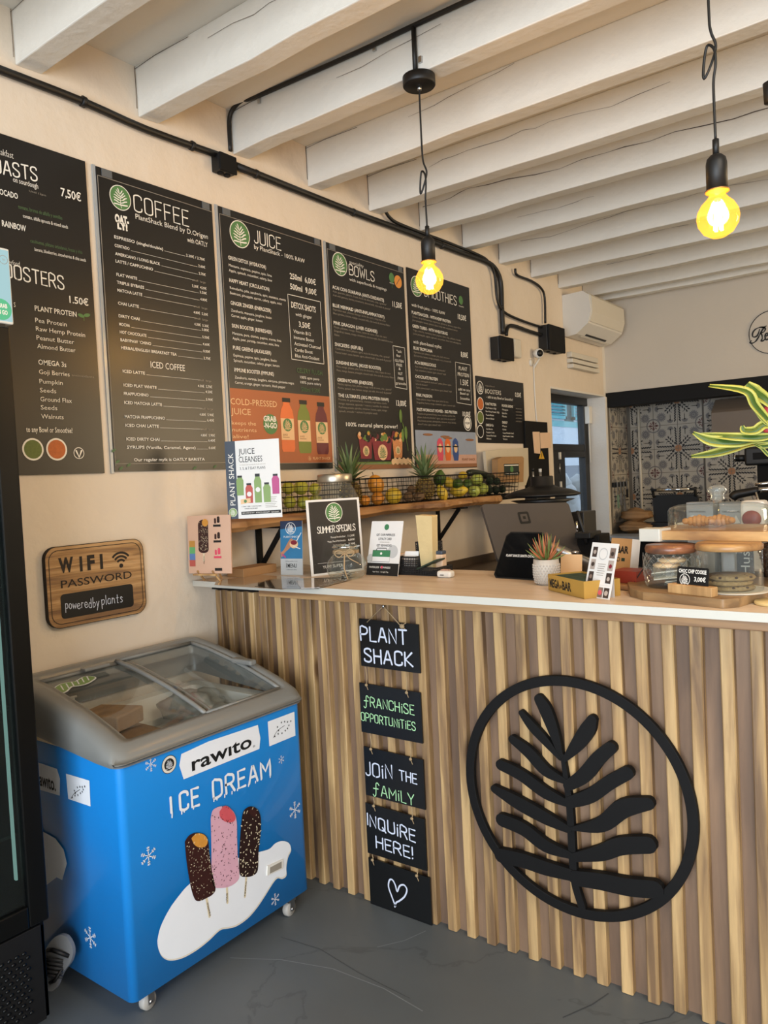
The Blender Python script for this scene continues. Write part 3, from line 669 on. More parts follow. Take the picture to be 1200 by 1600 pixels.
# moulded grey rim: follows the curve of the lids
PR = [(.0, .884), (.06, .880), (.17, .864), (.24, .848), (.31, .831), (.37, .815), (.42, .798), (.47, .782), (.51, .766), (.54, .751), (.56, .735)]
def ztop(x):
    for (a, za), (b, zb_) in zip(PR, PR[1:]):
        if a <= x <= b: return za+(zb_-za)*(x-a)/(b-a)
    return PR[-1][1] if x > .56 else PR[0][1]
o2 = rr_out(.012, .576, FY0-.014, FY1+.014, .034, 8); i2 = rr_out(.075, .520, FY0+.055, FY1-.045, .02, 8)
def dens(L_):                                              # more points along the straight sides so the rim can curve
    out = []
    for i in range(len(L_)):
        a, b = Vector(L_[i]), Vector(L_[(i+1) % len(L_)]); k = max(1, int((b-a).length/.045)); out += [tuple(a.lerp(b, j/k)) for j in range(k)]
    return out
o2 = [tuple(Vector(o2[i]).lerp(Vector(o2[(i+1) % len(o2)]), j/8 if (Vector(o2[i])-Vector(o2[(i+1) % len(o2)])).length > .1 else 0)) for i in range(len(o2)) for j in (range(8) if (Vector(o2[i])-Vector(o2[(i+1) % len(o2)])).length > .1 else (0,))]
i2 = [tuple(Vector(i2[i]).lerp(Vector(i2[(i+1) % len(i2)]), j/8 if (Vector(i2[i])-Vector(i2[(i+1) % len(i2)])).length > .1 else 0)) for i in range(len(i2)) for j in (range(8) if (Vector(i2[i])-Vector(i2[(i+1) % len(i2)])).length > .1 else (0,))]
n = len(o2); assert len(i2) == n
cx_, cy_ = .295, (FY0+FY1)/2
def shr(p, k): return (cx_+(p[0]-cx_)*(1-k), cy_+(p[1]-cy_)*(1-k))
def zlow(x): return .706+.05*max(0, (.5-x)/.5)*.9
rows = [[(p[0], p[1], zlow(p[0])) for p in [shr(q, .012) for q in o2]], [(p[0], p[1], zlow(p[0])+.012) for p in o2],
        [(p[0], p[1], ztop(p[0])-.022) for p in o2], [(p[0], p[1], ztop(p[0])-.006) for p in [shr(q, .025) for q in o2]],
        [(p[0], p[1], ztop(p[0])+.002) for p in [shr(q, .06) for q in o2]],
        [(a[0]*.35+b[0]*.65, a[1]*.35+b[1]*.65, ztop(a[0]*.35+b[0]*.65)+.004) for a, b in zip(o2, i2)],
        [(p[0], p[1], ztop(p[0])-.002) for p in i2], [(p[0], p[1], ztop(p[0])-.045) for p in i2]]
rm = MB(); rm.add([v for r in rows for v in r], [(k*n+i, k*n+(i+1) % n, (k+1)*n+(i+1) % n, (k+1)*n+i) for k in range(len(rows)-1) for i in range(n)], 'freezer_grey', True)
rim = rm.build('rim', parent=fz)
def lid(y0, y1, dz, name):
    xs_ = [.078+.44*i/14 for i in range(15)]; g = MB(); vs = []
    for x in xs_: vs += [(x, y0, ztop(x)-.012+dz), (x, y1, ztop(x)-.012+dz)]
    g.add(vs, [(2*i, 2*i+1, 2*i+3, 2*i+2) for i in range(14)], 'freezer_glass', True); o = g.build('glass_lid', parent=fz)
    f = MB()
    for yy in (y0, y1): f.tube([(x, yy, ztop(x)-.010+dz) for x in xs_], .0075, 'freezer_grey', 6)
    f.tube([(xs_[0], y0, ztop(xs_[0])-.01+dz), (xs_[0], y1, ztop(xs_[0])-.01+dz)], .007, 'freezer_grey', 6).tube([(xs_[-1], y0, ztop(xs_[-1])-.01+dz), (xs_[-1], y1, ztop(xs_[-1])-.01+dz)], .007, 'freezer_grey', 6)
    f.build('lid_frame', parent=o); return o
l1 = lid(FY0+.062, 1.53, -.004, 'l'); l2 = lid(1.50, FY1-.05, .004, 'r')
MB().box(.30, .40, FY1-.062, FY1-.032, ztop(.35)+.000, ztop(.35)+.018, 'freezer_grey').build('lid_handle', parent=l2, bevel=.006)
MB().box(.09, .12, 1.36, 1.45, ztop(.1)-.004, ztop(.1)+.006, 'freezer_grey').build('lid_handle', parent=l1, bevel=.003)
# leaf sticker on the left lid
st = MB(); mat('sticker_green', '#7f9c5b', .5)
SP = Plane((.09, 1.225, ztop(.09)-.008), (.0, 1, 0), (-1, 0, .1)); SP = Plane((.20, 1.235, ztop(.2)-.012), (0, 1, 0), (-.98, 0, .12))
st.stroke([tuple(p) for p in smooth([(.0, .02), (.04, .05), (.08, .04), (.12, .06)], 4)], SP, .05, .001, 'decal_white'); st.stroke([tuple(p) for p in smooth([(.0, .02), (.04, .05), (.08, .04), (.12, .06)], 4)], SP, .04, .002, 'sticker_green')
for i in range(6): st.stroke([(.01+.02*i, .015+.005*i), (.025+.02*i, .055+.004*i)], SP, .004, .003, 'decal_white')
st.build('sticker', parent=l1)
# lift-out wire basket inside
wi = MB()
for y in (FY0+.09, 1.32): wi.tube([(.11, y, .80), (.11, y, .63), (.45, y, .63), (.45, y, .71)], .0035, 'white_plastic', 6)
for k in range(7): wi.tube([(.11+.056*k, FY0+.09, .63), (.11+.056*k, 1.50, .63)], .002, 'white_plastic', 5)
wi.tube([(.11, FY0+.09, .80), (.11, 1.33, .80)], .004, 'white_plastic', 6)
wi.build('wire_basket', parent=fz)
# castors
def castor(x, y):
    m_ = MB().lathe([(.0, -.011), (.022, -.011), (.025, -.007), (.025, .007), (.022, .011), (0, .011)], (x, y, .025), 'wheel_grey', 20, (1, .15, 0))
    m_.box(x-.018, x+.018, y-.016, y+.016, .052, .07, 'steel').tube([(x-.018, y, .026), (x+.018, y, .026)], .005, 'steel', 8)
    m_.box(x-.0165, x-.0145, y-.008, y+.012, .02, .055, 'steel').box(x+.0145, x+.0165, y-.008, y+.012, .02, .055, 'steel'); return m_
for x, y in ((.518, 1.24), (.53, 1.79), (.09, 1.24), (.09, 1.79)): castor(x, y).build('castor', parent=fz)

FR = Plane((FX1+.0008, 0, 0), (0, 1, 0), (0, 0, 1)); A1 = FR.c(230, 1060, 4.615); A2 = FR.c(230, 1240, 4.615)
FL = Plane((0, FY0-.0008, 0), (1, 0, 0), (0, 0, 1))
def P_(pl, L_): return [pl.px(x, y) for x, y in L_]
gm = MB()
gm.flat(P_(A1, [(262, 728), (808, 508), (815, 430), (797, 335), (440, 455), (245, 545), (231, 628)]), A1, .0006, 'decal_white')
gm.flat(P_(A1, [(868, 312), (1060, 240), (1068, 412), (880, 490)]), A1, .0006, 'decal_white')
text(gm, A1, 'rawıto', 'decal_ink', 322, 668, 752, 106, w=.018, d=.0012, res=4)
text(gm, A1, '®', 'decal_ink', 760, 500, 777, 16, d=.0012)
def snow(mb, pl, x, y, r):
    a, b = pl.px(x, y); b2 = pl.px(x, y-r)[1]; R_ = abs(b2-b)
    for k in range(6):
        an = PI/2+PI*k/3; c, s_ = math.cos(an), math.sin(an); mb.stroke([(a, b), (a+R_*c, b+R_*s_)], pl, R_*.09, .0008, 'decal_white', caps=False)
        for f in (.5, .75):
            for sg in (-.7, .7): mb.stroke([(a+R_*f*c, b+R_*f*s_), (a+R_*(f*c+.26*math.cos(an+sg)), b+R_*(f*s_+.26*math.sin(an+sg)))], pl, R_*.07, .0008, 'decal_white', caps=False)
for x, y, r in ((25, 620, 52), (966, 586, 30), (1064, 948, 62)): snow(gm, A1, x, y, r)
for x, y, r in ((8, 450, 70), (922, 762, 44)): snow(gm, A2, x, y, r)
a, b = A1.px(157, 620); rv = abs(A1.px(157, 554)[1]-b)
gm.disc(A1, a, b, rv, .0006, 'decal_ink'); gm.disc(A1, a, b, rv*.94, .0009, 'blob_edge'); gm.disc(A1, a, b, rv*.66, .0012, 'decal_ink'); leaf_mark(gm, A1, a, b, rv*.62, .0015, 'decal_white', wid=.8)
# organic-leaf mark of stars
def euro(mb, pl, x0, y0, sx_, sy_, m='decal_ink'):
    for u, v in ((.1, .0), (.28, .12), (.3, .3), (.24, .5), (.45, .72), (.62, .74), (.78, .70), (.95, .72), (.85, .5), (.78, .34), (.66, .24), (.48, .12)):
        a_, b_ = pl.px(x0+u*sx_, y0-v*sy_-u*sy_*.15); r_ = .0042
        mb.flat([(a_+(r_ if k % 2 == 0 else r_*.42)*math.cos(PI/2+k*PI/5), b_+(r_ if k % 2 == 0 else r_*.42)*math.sin(PI/2+k*PI/5)) for k in range(10)], pl, .0012, m)
    q = [pl.px(x0+u*sx_, y0-v*sy_) for u, v in ((.02, -.06), (.2, .28), (.42, .48), (.62, .62))]
    mb.stroke([tuple(p) for p in smooth(q, 3)], pl, .0016, .0012, m)
euro(gm, A1, 905, 420, 135, 130)
# dripping title, rising to the right
def ice(mb):
    for s_, x0, y0, xr, yr, cap in (('I', 172, 965, 180, 963, 108), ('CE', 238, 955, 372, 912, 132), ('DREAM', 478, 868, 886, 696, 128)):
        _pen(mb, A1, s_, 'decal_white', x0, y0, xr, cap, .0082, .001, .0, yr=yr, gap=.26)
    for x, y, l in ((176, 962, 40), (246, 952, 24), (264, 948, 14), (330, 925, 14), (478, 866, 18), (500, 862, 12), (556, 838, 18), (608, 815, 16), (648, 795, 12), (728, 762, 14), (778, 742, 10), (818, 722, 8), (884, 697, 14)):
        p, q = A1.px(x, y), A1.px(x, y+l); mb.stroke([p, q], A1, .0045, .0021, 'decal_white')
ice(gm)
# white puddle and the three printed lollies
puddle = [(72, 1060), (95, 960), (160, 830), (240, 720), (300, 655), (420, 560), (560, 500), (700, 450), (810, 420), (880, 398), (920, 360), (965, 342), (1015, 352), (1035, 395), (1012, 450), (1000, 520), (1000, 580), (970, 604), (935, 600), (900, 640), (850, 720), (790, 810), (720, 890), (640, 945), (575, 962), (520, 975), (440, 1050), (350, 1120), (250, 1175), (160, 1192), (105, 1165), (78, 1110)]
puddle = [(p.x, p.y) for p in smooth([(x, y, 0) for x, y in puddle+puddle[:1]], 4)][:-1]
gm.flat(P_(A2, [(x+3, y+12) for x, y in puddle]), A2, .0004, 'blob_edge'); gm.flat(P_(A2, puddle), A2, .0008, 'decal_white')
for ps, w_ in (([(425, 750), (448, 885)], .008), ([(573, 675), (577, 785)], .008), ([(712, 600), (703, 742)], .008)):
    gm.stroke(P_(A2, ps), A2, w_, .0012, 'stick')
for s_, x0, y0, x1, y1 in (('rawito', 452, 878, 432, 785), ('vite', 572, 784, 572, 716), ('rawito', 700, 738, 712, 632)):
    p, q = Vector(A2.px(x0, y0)), Vector(A2.px(x1, y1)); u = (q-p).normalized(); pp = Plane(A2.P(p.x, p.y), A2.u*u.x+A2.v*u.y, A2.u*-u.y+A2.v*u.x)
    text(gm, pp, s_, 'choc', uv=(0, -.002), width=(q-p).length, capm=.007, d=.002, w=.01)
def lolly(outl, m, bite, bm__, sp, seed):
    q = [A2.px(x, y) for x, y in outl]; gm.flat([tuple(p) for p in smooth(q+[q[0]], 4)[:-1]], A2, .0018, m)
    q2 = [A2.px(x, y) for x, y in bite]; gm.flat([tuple(p) for p in smooth(q2+[q2[0]], 3)[:-1]], A2, .0024, bm__)
    rq = random.Random(seed); cs_ = [A2.px(x, y) for x, y in outl]; mx = min(p[0] for p in cs_), max(p[0] for p in cs_), min(p[1] for p in cs_), max(p[1] for p in cs_)
    def inside(x, y):
        c = False
        for i in range(len(cs_)):
            (x1, y1), (x2, y2) = cs_[i], cs_[i-1]
            if (y1 > y) != (y2 > y) and x < (x2-x1)*(y-y1)/(y2-y1)+x1: c = not c
        return c
    bx, by = sum(p[0] for p in q2)/len(q2), sum(p[1] for p in q2)/len(q2)
    k = 0
    while k < sp[0]:
        x, y = rq.uniform(mx[0], mx[1]), rq.uniform(mx[2], mx[3])
        if inside(x, y) and (x-bx)**2+(y-by)**2 > .0002:
            k += 1; r_ = rq.uniform(.5, 1.15)*sp[2]; an = rq.uniform(0, PI)
            gm.flat([(x+r_*math.cos(an+g*PI/3)*(1.3 if g % 3 == 0 else .6), y+r_*math.sin(an+g*PI/3)*(1.3 if g % 3 == 0 else .6)) for g in range(6)], A2, .003, sp[1])
lolly([(268, 345), (300, 300), (350, 282), (405, 292), (435, 330), (445, 420), (465, 560), (490, 680), (470, 725), (430, 750), (370, 775), (335, 750), (305, 640), (280, 480)], 'choc', [(315, 320), (350, 288), (400, 292), (432, 330), (420, 375), (375, 388), (335, 365)], 'bite_orange', (120, 'nut', .0021), 1)
lolly([(455, 180), (470, 120), (520, 92), (570, 95), (620, 130), (642, 200), (645, 320), (650, 450), (660, 560), (655, 620), (600, 665), (530, 680), (475, 665), (462, 560), (460, 380)], 'pink_ice', [(517, 130), (550, 88), (590, 100), (632, 160), (620, 200), (570, 205), (525, 175)], 'bite_red', (120, 'choc', .0023), 2)
lolly([(680, 170), (695, 120), (740, 92), (790, 110), (815, 170), (815, 280), (800, 420), (795, 550), (760, 590), (710, 600), (665, 580), (660, 440), (670, 280)], 'choc2', [(720, 130), (750, 105), (785, 130), (790, 160), (760, 165)], 'choc', (95, 'nut', .0034), 3)
gm.build('printed_graphics', parent=body)
ve = MB(); q = P_(A2, [(858, 590), (970, 540), (972, 470), (862, 520)]); ve.prism(q, A2, .0, .005, 'white_plastic'); q = P_(A2, [(876, 574), (960, 533), (960, 487), (878, 530)]); ve.prism(q, A2, .005, .0056, 'grey_print'); ve.build('lock_plate', parent=fz)
gl = MB(); B1 = FL.c(60, 960, 2.727)
gl.flat(P_(B1, [(-60, 610), (80, 658), (93, 700), (92, 772), (-60, 728)]), B1, .0006, 'decal_white'); gl.flat(P_(B1, [(118, 678), (218, 708), (223, 818), (128, 786)]), B1, .0006, 'decal_white')
text(gl, B1, 'rawıto.', 'decal_ink', 76, 752, None, 60, w=.02, d=.0012, right=True, res=3)
euro(gl, B1, 140, 780, 62, 55); snow(gl, B1, 228, 590, 18); B2 = FL.c(60, 1340, 2.727); snow(gl, B2, 222, 340, 44)
gl.flat(P_(FL.c(0, 1180, 2.308), [(100, 240), (155, 275), (200, 300), (230, 340), (242, 390), (225, 450), (205, 440), (165, 470), (90, 470)]), FL, .0006, 'decal_white')
gl.build('printed_graphics', parent=body)

# things lying in the freezer, each its own
mat('kraft', '#8d6c48', .7, var=.2, scale=12, bump=.6, bscale=20); mat('foil_bag', '#8a8a84', .4, var=.3, scale=14, bump=1, bscale=12); mat('carton_white', '#d8d2c6', .5); mat('pale_blue_pack', '#6fa8b8', .5)
def sack(name, c, r, m, rot, label, cat, group=None, seed=0):
    q = MB(); rq = random.Random(seed); ph = [rq.uniform(0, 6) for _ in range(6)]
    q.ell(c, r, m, 28, 18, rot=Matrix.Rotation(rot, 3, 'Z'), f=lambda p: (1+.10*math.sin(5*p.x+ph[0])+.08*math.sin(8*p.y+ph[1])+.07*math.sin(9*p.z+ph[2])+.05*math.sin(14*(p.x+p.y)+ph[3]))*(1+.25*(abs(p.x)*abs(p.y))))
    return q.build(name, label=label, cat=cat, group=group)
MB().box(.13, .38, 1.26, 1.46, .645, .70, 'kraft').build('carton', label='open brown cardboard carton in the left basket of the chest freezer', cat='box', bevel=.004)
MB().obox((.22, 1.37, .735), (.14, .06, 0), (-.04, .12, .0), (0, 0, .05), 'kraft').build('paper_packet', label='brown paper packet lying on the carton in the freezer', cat='packet', bevel=.006)
sack('ice_bag', (.22, 1.70, .69), (.10, .075, .05), 'foil_bag', .4, 'clear bag of wrapped ices on the right of the chest freezer', 'bag', seed=2)
sack('ice_bag', (.39, 1.70, .675), (.055, .08, .04), 'foil_bag', 1.2, 'crumpled grey bag under the middle lid rail in the freezer', 'bag', seed=5)
MB().obox((.42, 1.52, .655), (.12, .02, 0), (-.02, .1, 0), (0, 0, .05), 'pale_blue_pack').build('ice_packet', label='small white and blue carton near the front of the chest freezer', cat='packet', bevel=.004)
MB().box(.09, .50, 1.23, 1.80, .302, .618, 'carton_white').build('ice_stack', label='pale block of cartons filling the bottom of the freezer', cat='box', bevel=.01)

# ------------------------------------------------------------------ tall display fridge on the left
mat('fridge_black', '#040505', .35, var=.1, spec=.3); mat('fridge_inside', '#101816', .5); emission('led_strip', '#d5efee', .9); mat('grille', '#0b0b0c', .6, spec=.3); glass('fridge_glass', '#b9c9c4', .02, .05, .01)
GX = .42; GY1 = at(88, 1592, 0, GX).y; GY0 = GY1-.60; gz0 = at(88, 1592, 0, GX).z; gt = at(22, 512, 0, GX).z; gs = at(76, 1436, 0, GX).z
G = Plane((GX+.03, 0, 0), (0, 1, 0), (0, 0, 1))
fg = thing('display_fridge', 'tall black glass-door drinks fridge at the left edge', 'fridge', (.2, (GY0+GY1)/2, 0))
MB().box(.02, GX-.03, GY1-.03, GY1, gz0, gt, 'fridge_black').box(.02, GX-.03, GY0, GY0+.03, gz0, gt, 'fridge_black').box(.02, GX-.03, GY0, GY1, gt-.03, gt, 'fridge_black').box(.02, .04, GY0, GY1, gz0, gt, 'fridge_black').box(.02, GX-.03, GY0, GY1, gz0, gs-.02, 'fridge_black').build('cabinet', parent=fg, bevel=.003)
d1 = at(35, 1350, 0, GX); yi = at(20, 1100, 0, GX).y; zb2 = at(38, 1420, 0, GX).z
dr = MB().box(GX-.03, GX, yi+.005, GY1, gs, gt, 'fridge_black').box(GX-.03, GX, GY0, GY0+.05, gs, gt, 'fridge_black').box(GX-.03, GX, GY0+.05, yi+.005, gs, zb2, 'fridge_black').box(GX-.03, GX, GY0+.05, yi+.005, gt-.30, gt, 'fridge_black').build('door', parent=fg, bevel=.004)
MB().box(GX-.02, GX-.014, GY0+.05, yi+.005, zb2, gt-.30, 'fridge_glass').build('pane', parent=dr)
MB().box(GX-.05, GX-.040, yi-.0025, yi+.0025, zb2+.06, gt-.35, 'led_strip').build('light_strip', parent=fg)
for z in (.55, .88, 1.2): MB().box(.05, GX-.06, GY0+.03, GY1-.03, z, z+.008, 'fridge_inside').build('shelf', parent=fg)
MB().box(GX-.022, GX-.008, GY0+.02, GY1-.02, gz0+.01, gs-.008, 'grille').build('base_panel', parent=fg, bevel=.002)
gr = MB()
for i in range(13):
    for j in range(12):
        y_, z_ = GY1-.06-.019*i-(.0095 if j % 2 else 0), gz0+.05+.0145*j
        if z_ < gs-.03: gr.ell((GX-.006, y_, z_), (.003, .0062, .0045), 'fridge_black', 6, 4)
gr.build('mesh_grille', parent=fg, kind='stuff')
for y_ in (GY0+.05, GY1-.06): MB().lathe([(.02, 0), (.02, gz0+.002)], (GX-.08, y_, 0), 'black_plastic', 12).build('foot', parent=fg)
for y_ in (GY0+.05, GY1-.06): MB().lathe([(.02, 0), (.02, gz0+.002)], (.08, y_, 0), 'black_plastic', 12).build('foot', parent=fg)
# lit header sign standing on it
emission('lightbox', '#bfe6ea', .8); mat('lightbox_green', '#3f9a72', .5, emit=.35)
sg = thing('light_box_sign', 'pale illuminated sign standing on top of the tall black fridge', 'sign', (GX-.05, GY1-.1, gt))
s1 = at(22, 505, 0, GX-.02); s0z = at(0, 386, 0, GX-.02).z
MB().box(GX-.06, GX-.02, GY0+.1, s1.y, gt+.012, s0z+.0, 'white_plastic').build('case', parent=sg, bevel=.004)
MB().box(GX-.0205, GX-.0185, GY0+.11, s1.y-.004, gt+.018, s0z-.006, 'lightbox').build('face', parent=sg)
MB().box(GX-.055, GX-.025, s1.y-.05, s1.y-.02, gt, gt+.014, 'black_plastic').box(GX-.055, GX-.025, GY0+.12, GY0+.15, gt, gt+.014, 'black_plastic').build('foot', parent=sg)
LB = Plane((GX-.018, 0, 0), (0, 1, 0), (0, 0, 1), (0, 360, 2.963)); k = MB()
a, b = LB.px(5, 365); k.disc(LB, a, b, abs(LB.px(5, 316)[1]-b), .0005, 'lightbox_green')
text(k, LB, 'GRAB', 'white_print', 33, 362, None, 20, w=.03, d=.0012, right=True); text(k, LB, 'N GO', 'white_print', 35, 392, None, 20, w=.03, d=.0012, right=True); text(k, LB, 'TM', 'grey_print', 9, 140, 22, 9, d=.001)
a, b = LB.px(15, 136); k.ring(LB, a, b, .010, .0112, .0008, 'grey_print', 20); k.build('lettering', parent=sg)
# sandal tucked in the gap
mat('sole', '#77787a', .7, var=.1); mat('strap_grey', '#2a2a2c', .6)
sd = thing('sandal', 'grey and black sandal propped on edge between fridge and freezer', 'shoe', (.33, 1.08, 0))
q0 = at(84, 1530, 1, 1.10); SPn = Plane(q0, (.55, .6, .5), (-.4, -.2, .85)); SPn = tilted((.262, 1.085, .055), 20, 8)
sole = [(p[0]*.8, p[1]*.72) for p in smooth([(.02, .0), (.0, .06), (.01, .14), (.05, .20), (.095, .21), (.125, .17), (.12, .12), (.085, .07), (.065, .02), (.045, -.0), (.02, 0)], 4)]
MB().prism(sole[:-1], SPn, 0, .012, 'sole').build('sole', parent=sd, bevel=.003)
sb = MB()
for y_ in (.06, .075, .09, .105, .12): sb.tube([SPn.P(.01, y_*.72, .012), SPn.P(.04, y_*.72+.004, .024), SPn.P(.072, y_*.72, .014)], .004, 'strap_grey', 6)
sb.tube([SPn.P(.02, .108, .012), SPn.P(.05, .119, .03), SPn.P(.09, .10, .012)], .006, 'black_plastic', 6).tube([SPn.P(.03, .022, .012), SPn.P(.055, .036, .026), SPn.P(.07, .065, .014)], .005, 'black_plastic', 6)
sb.build('strap', parent=sd)

# ------------------------------------------------------------------ menu boards on the left wall
WP = Plane((.010, 0, 0), (0, 1, 0), (0, 0, 1))
cA = WP.c(0, 200, 2.858); cB = WP.c(330, 300, 3.478); cC = WP.c(500, 360, 3.636)
mat('board_lower', '#241a11', .42, var=.1, scale=5); mat('holder', '#9fa2a3', .25, var=.02); mat('orange_panel', '#a3592e', .45, var=.1, scale=4); mat('peach_print', '#d99a72', .5); mat('cream_print', '#e0b98a', .5)
mat('juice_orange', '#d8692a', .4); mat('juice_green', '#6f7a26', .4); mat('juice_red', '#5e1420', .4); mat('cap_black', '#17130f', .5); mat('sea_print', '#8f98a8', .5, var=.1); mat('sand_print', '#c49a86', .5, var=.12)
mat('wood_print', '#8f5f3c', .5, var=.1); mat('pink_print', '#d3485f', .5); mat('blue_print', '#2b4a86', .5); mat('berry', '#7e1f2c', .5, var=.3, scale=60); mat('fruit_mix', '#c9844f', .5, var=.5, scale=120); mat('leafy_print', '#5e7a34', .5, var=.4, scale=40); mat('orange_icon', '#d98f3c', .5)
mat('matcha', '#5d6a2c', .6, var=.3, scale=120); mat('turmeric', '#b8622a', .6, var=.3, scale=120)
def board(lab, y0, y1, z0, z1, holder=True):
    t = thing('menu_board', lab, 'menu board', (.006, (y0+y1)/2, z0), 'menu boards along the left wall')
    MB().box(.001, .009, y0, y1, z0, z1, 'board_black').build('panel', parent=t)
    if holder:
        MB().box(.001, .0065, y0-.012, y0-.0005, z0-.006, z1+.004, 'holder').build('holder_edge', parent=t)
        cl = MB().box(.0092, .012, y0+.02, y0+.06, z1-.028, z1-.002, 'grey_print2').build('clip', parent=t)
        MB().box(.0092, .012, y1-.05, y1-.015, z1-.028, z1-.002, 'grey_print2').build('clip', parent=t)
        MB().box(.0092, .0102, y0+.004, y1-.004, z1-.031, z1-.029, 'grey_print').box(.0092, .0102, y0+.003, y0+.005, z0+.02, z1-.03, 'grey_print').box(.0092, .0102, y0+.004, y1-.004, z0+.026, z0+.028, 'grey_print').build('sleeve_edge', parent=t)
    return t
WT, GN, DG, GY = 'white_print', 'green_print', 'dull_green_print', 'grey_print'
# --- toasts and boosters (cut by the frame)
bt = board('leftmost menu board, with toasts above and boosters below, cut by the frame', .93, at(134, 265, 0, .01).y, 1.50, 2.545, False)
m = MB(); R_ = dict(right=True)
text(m, cA, 'Breakfast', WT, 60, 138, None, 30, w=-.01, **R_); text(m, cA, 'on sourdough', WT, 170, 272, None, 24, **R_)
_pen(m, cA, 'TOASTS', WT, -70, 188, 165, 62, .0045, .0008, yr=238)
text(m, cA, 'Until 12pm', GY, 130, 285, 205, 9); text(m, cA, '7,50€', WT, 272, 303, 362, 38, w=.015)
text(m, cA, 'AVOCADO', WT, 80, 318, None, 26, w=.015, **R_); text(m, cA, 'tomate, brotes de alfalfa y semillas', DG, 278, 410, None, 17, **R_); text(m, cA, 'tomato, alfalfa sprouts & mixed seeds', WT, 303, 450, None, 16, **R_)
text(m, cA, 'RAINBOW', WT, 116, 463, None, 27, w=.015, **R_); text(m, cA, 'cacahuetes, plátano arándanos, fresas y chia', DG, 367, 563, None, 16, **R_); text(m, cA, 'banana, blueberries, strawberries & chia seeds', WT, 383, 598, None, 15, **R_)
text(m, cA, 'superfood', WT, 88, 618, None, 22, w=-.01, **R_); _pen(m, cA, 'BOOSTERS', WT, -20, 655, 285, 62, .0045, .0008, yr=722)
text(m, cA, '1.50€', WT, 310, 780, 395, 32, w=.015); text(m, cA, 'S', WT, 69, 800, None, 22, **R_)
text(m, cA, 'PLANT PROTEIN', WT, 155, 815, 342, 24, w=.012)
for s_, x, y, xr in (('Pea Protein', 157, 867, 298), ('Raw Hemp Protein', 160, 905, 380), ('Peanut Butter', 163, 945, 331), ('Almond Butter', 166, 983, 337), ('Goji Berries', 174, 1098, 311), ('Pumpkin', 176, 1140, 280), ('Seeds', 178, 1180, 251), ('Ground Flax', 180, 1220, 321), ('Seeds', 182, 1257, 256), ('Walnuts', 184, 1297, 284)): text(m, cA, s_, WT, x, y, xr, 21)
text(m, cA, 'OMEGA 3s', WT, 171, 1056, 296, 24, w=.012); text(m, cA, 'antioxidants', GY, 320, 1108, 420, 10); text(m, cA, 'to any Bowl or Smoothie!', WT, 323, 1362, None, 24, w=.008, **R_)
for x, mm in ((147, 'matcha'), (253, 'turmeric')):
    a, b = cA.px(x, 1435); r_ = abs(cA.px(x, 1485)[1]-b); m.disc(cA, a, b, r_, .0006, WT, 32); m.disc(cA, a, b, r_*.84, .001, mm, 32)
a, b = cA.px(352, 1452); r_ = abs(cA.px(352, 1478)[1]-b); m.ring(cA, a, b, r_*.88, r_, .0006, WT, 28); m.stroke([(a-r_*.5, b+r_*.4), (a, b-r_*.7), (a+r_*.5, b+r_*.4)], cA, .006, .001, WT)
for x, y, an in ((362, 838, 150), (388, 836, 30)): 
    a, b = cA.px(x, y); m.prism([(a+.012*math.cos(t_), b+.006*math.sin(t_)+.2*.012*math.cos(t_)*(1 if an < 90 else -1)) for t_ in [2*PI*i/12 for i in range(12)]], cA, .0006, .0006, GN)
a, b = cA.px(375, 860); m.stroke([(a, b), (a, b+.012)], cA, .002, .0006, GN)
m.build('lettering', parent=bt)
# --- coffee
bc = board('tall black coffee menu board, second from the left on the wall', 1.586, 2.093, 1.504, 2.542)
m = MB(); logo_px(m, cA, 537, 312, 55, .0006, GN, WT)
_pen(m, cA, 'COFFEE', WT, 600, 370, 842, 72, .0048, .0008); text(m, cA, 'PlantShack Blend by D.Origen', WT, 605, 405, 928, 24); text(m, cA, 'with OATLY', WT, 836, 508, 927, 22)
text(m, cA, 'OAT-', WT, 513, 418, 576, 36, w=.06); text(m, cA, 'LY!', WT, 524, 448, 570, 30, w=.06)
rc = cA.px(914, 592)[0]
rows_ = [('ESPRESSO (single/double)', 510, 492, 728, '2.20€ / 2.70€'), ('CORTADO', 512, 530, 578, '2.60€'), ('AMERICANO / LONG BLACK', 514, 567, 715, '2.70€'), ('LATTE / CAPPUCHINO', 516, 600, 683, '3,20€  4,20€'),
 ('FLAT WHITE', 520, 660, 612, '3.50€'), ('TRIPLE BYBASS', 522, 695, 643, '4.80€'), ('MATCHA LATTE', 524, 730, 635, '4.80€  5,20€'), ('CHAI LATTE', 527, 788, 620, '4.30€  5.20€'), ('DIRTY CHAI', 530, 845, 623, '5.80€'), ('MOCHA', 532, 882, 580, '5.50€'),
 ('HOT CHOCOLATE', 535, 917, 654, '4.60€'), ('BABY/PAW ´CHINO', 538, 952, 675, '0.00€'), ('HERBAL/ENGLISH BREAKFAST TEA', 541, 987, 789, '2.70€'), ('ICED LATTE', 548, 1092, 647, '4.50€  5,70€'), ('ICED FLAT WHITE', 552, 1154, 699, '4.50€'), ('FRAPPUCHINO', 553, 1192, 663, '5.90€'),
 ('ICED MATCHA LATTE', 555, 1232, 723, '4.80€  5.90€'), ('MATCHA FRAPPUCHINO', 557, 1295, 736, '6.40€'), ('ICED CHAI LATTE', 560, 1334, 709, '4.80€  5.90€'), ('ICED DIRTY CHAI', 564, 1395, 712, '6.40€'), ('SYRUPS (Vanilla, Caramel, Agave)', 566, 1432, 873, '0.60€')]
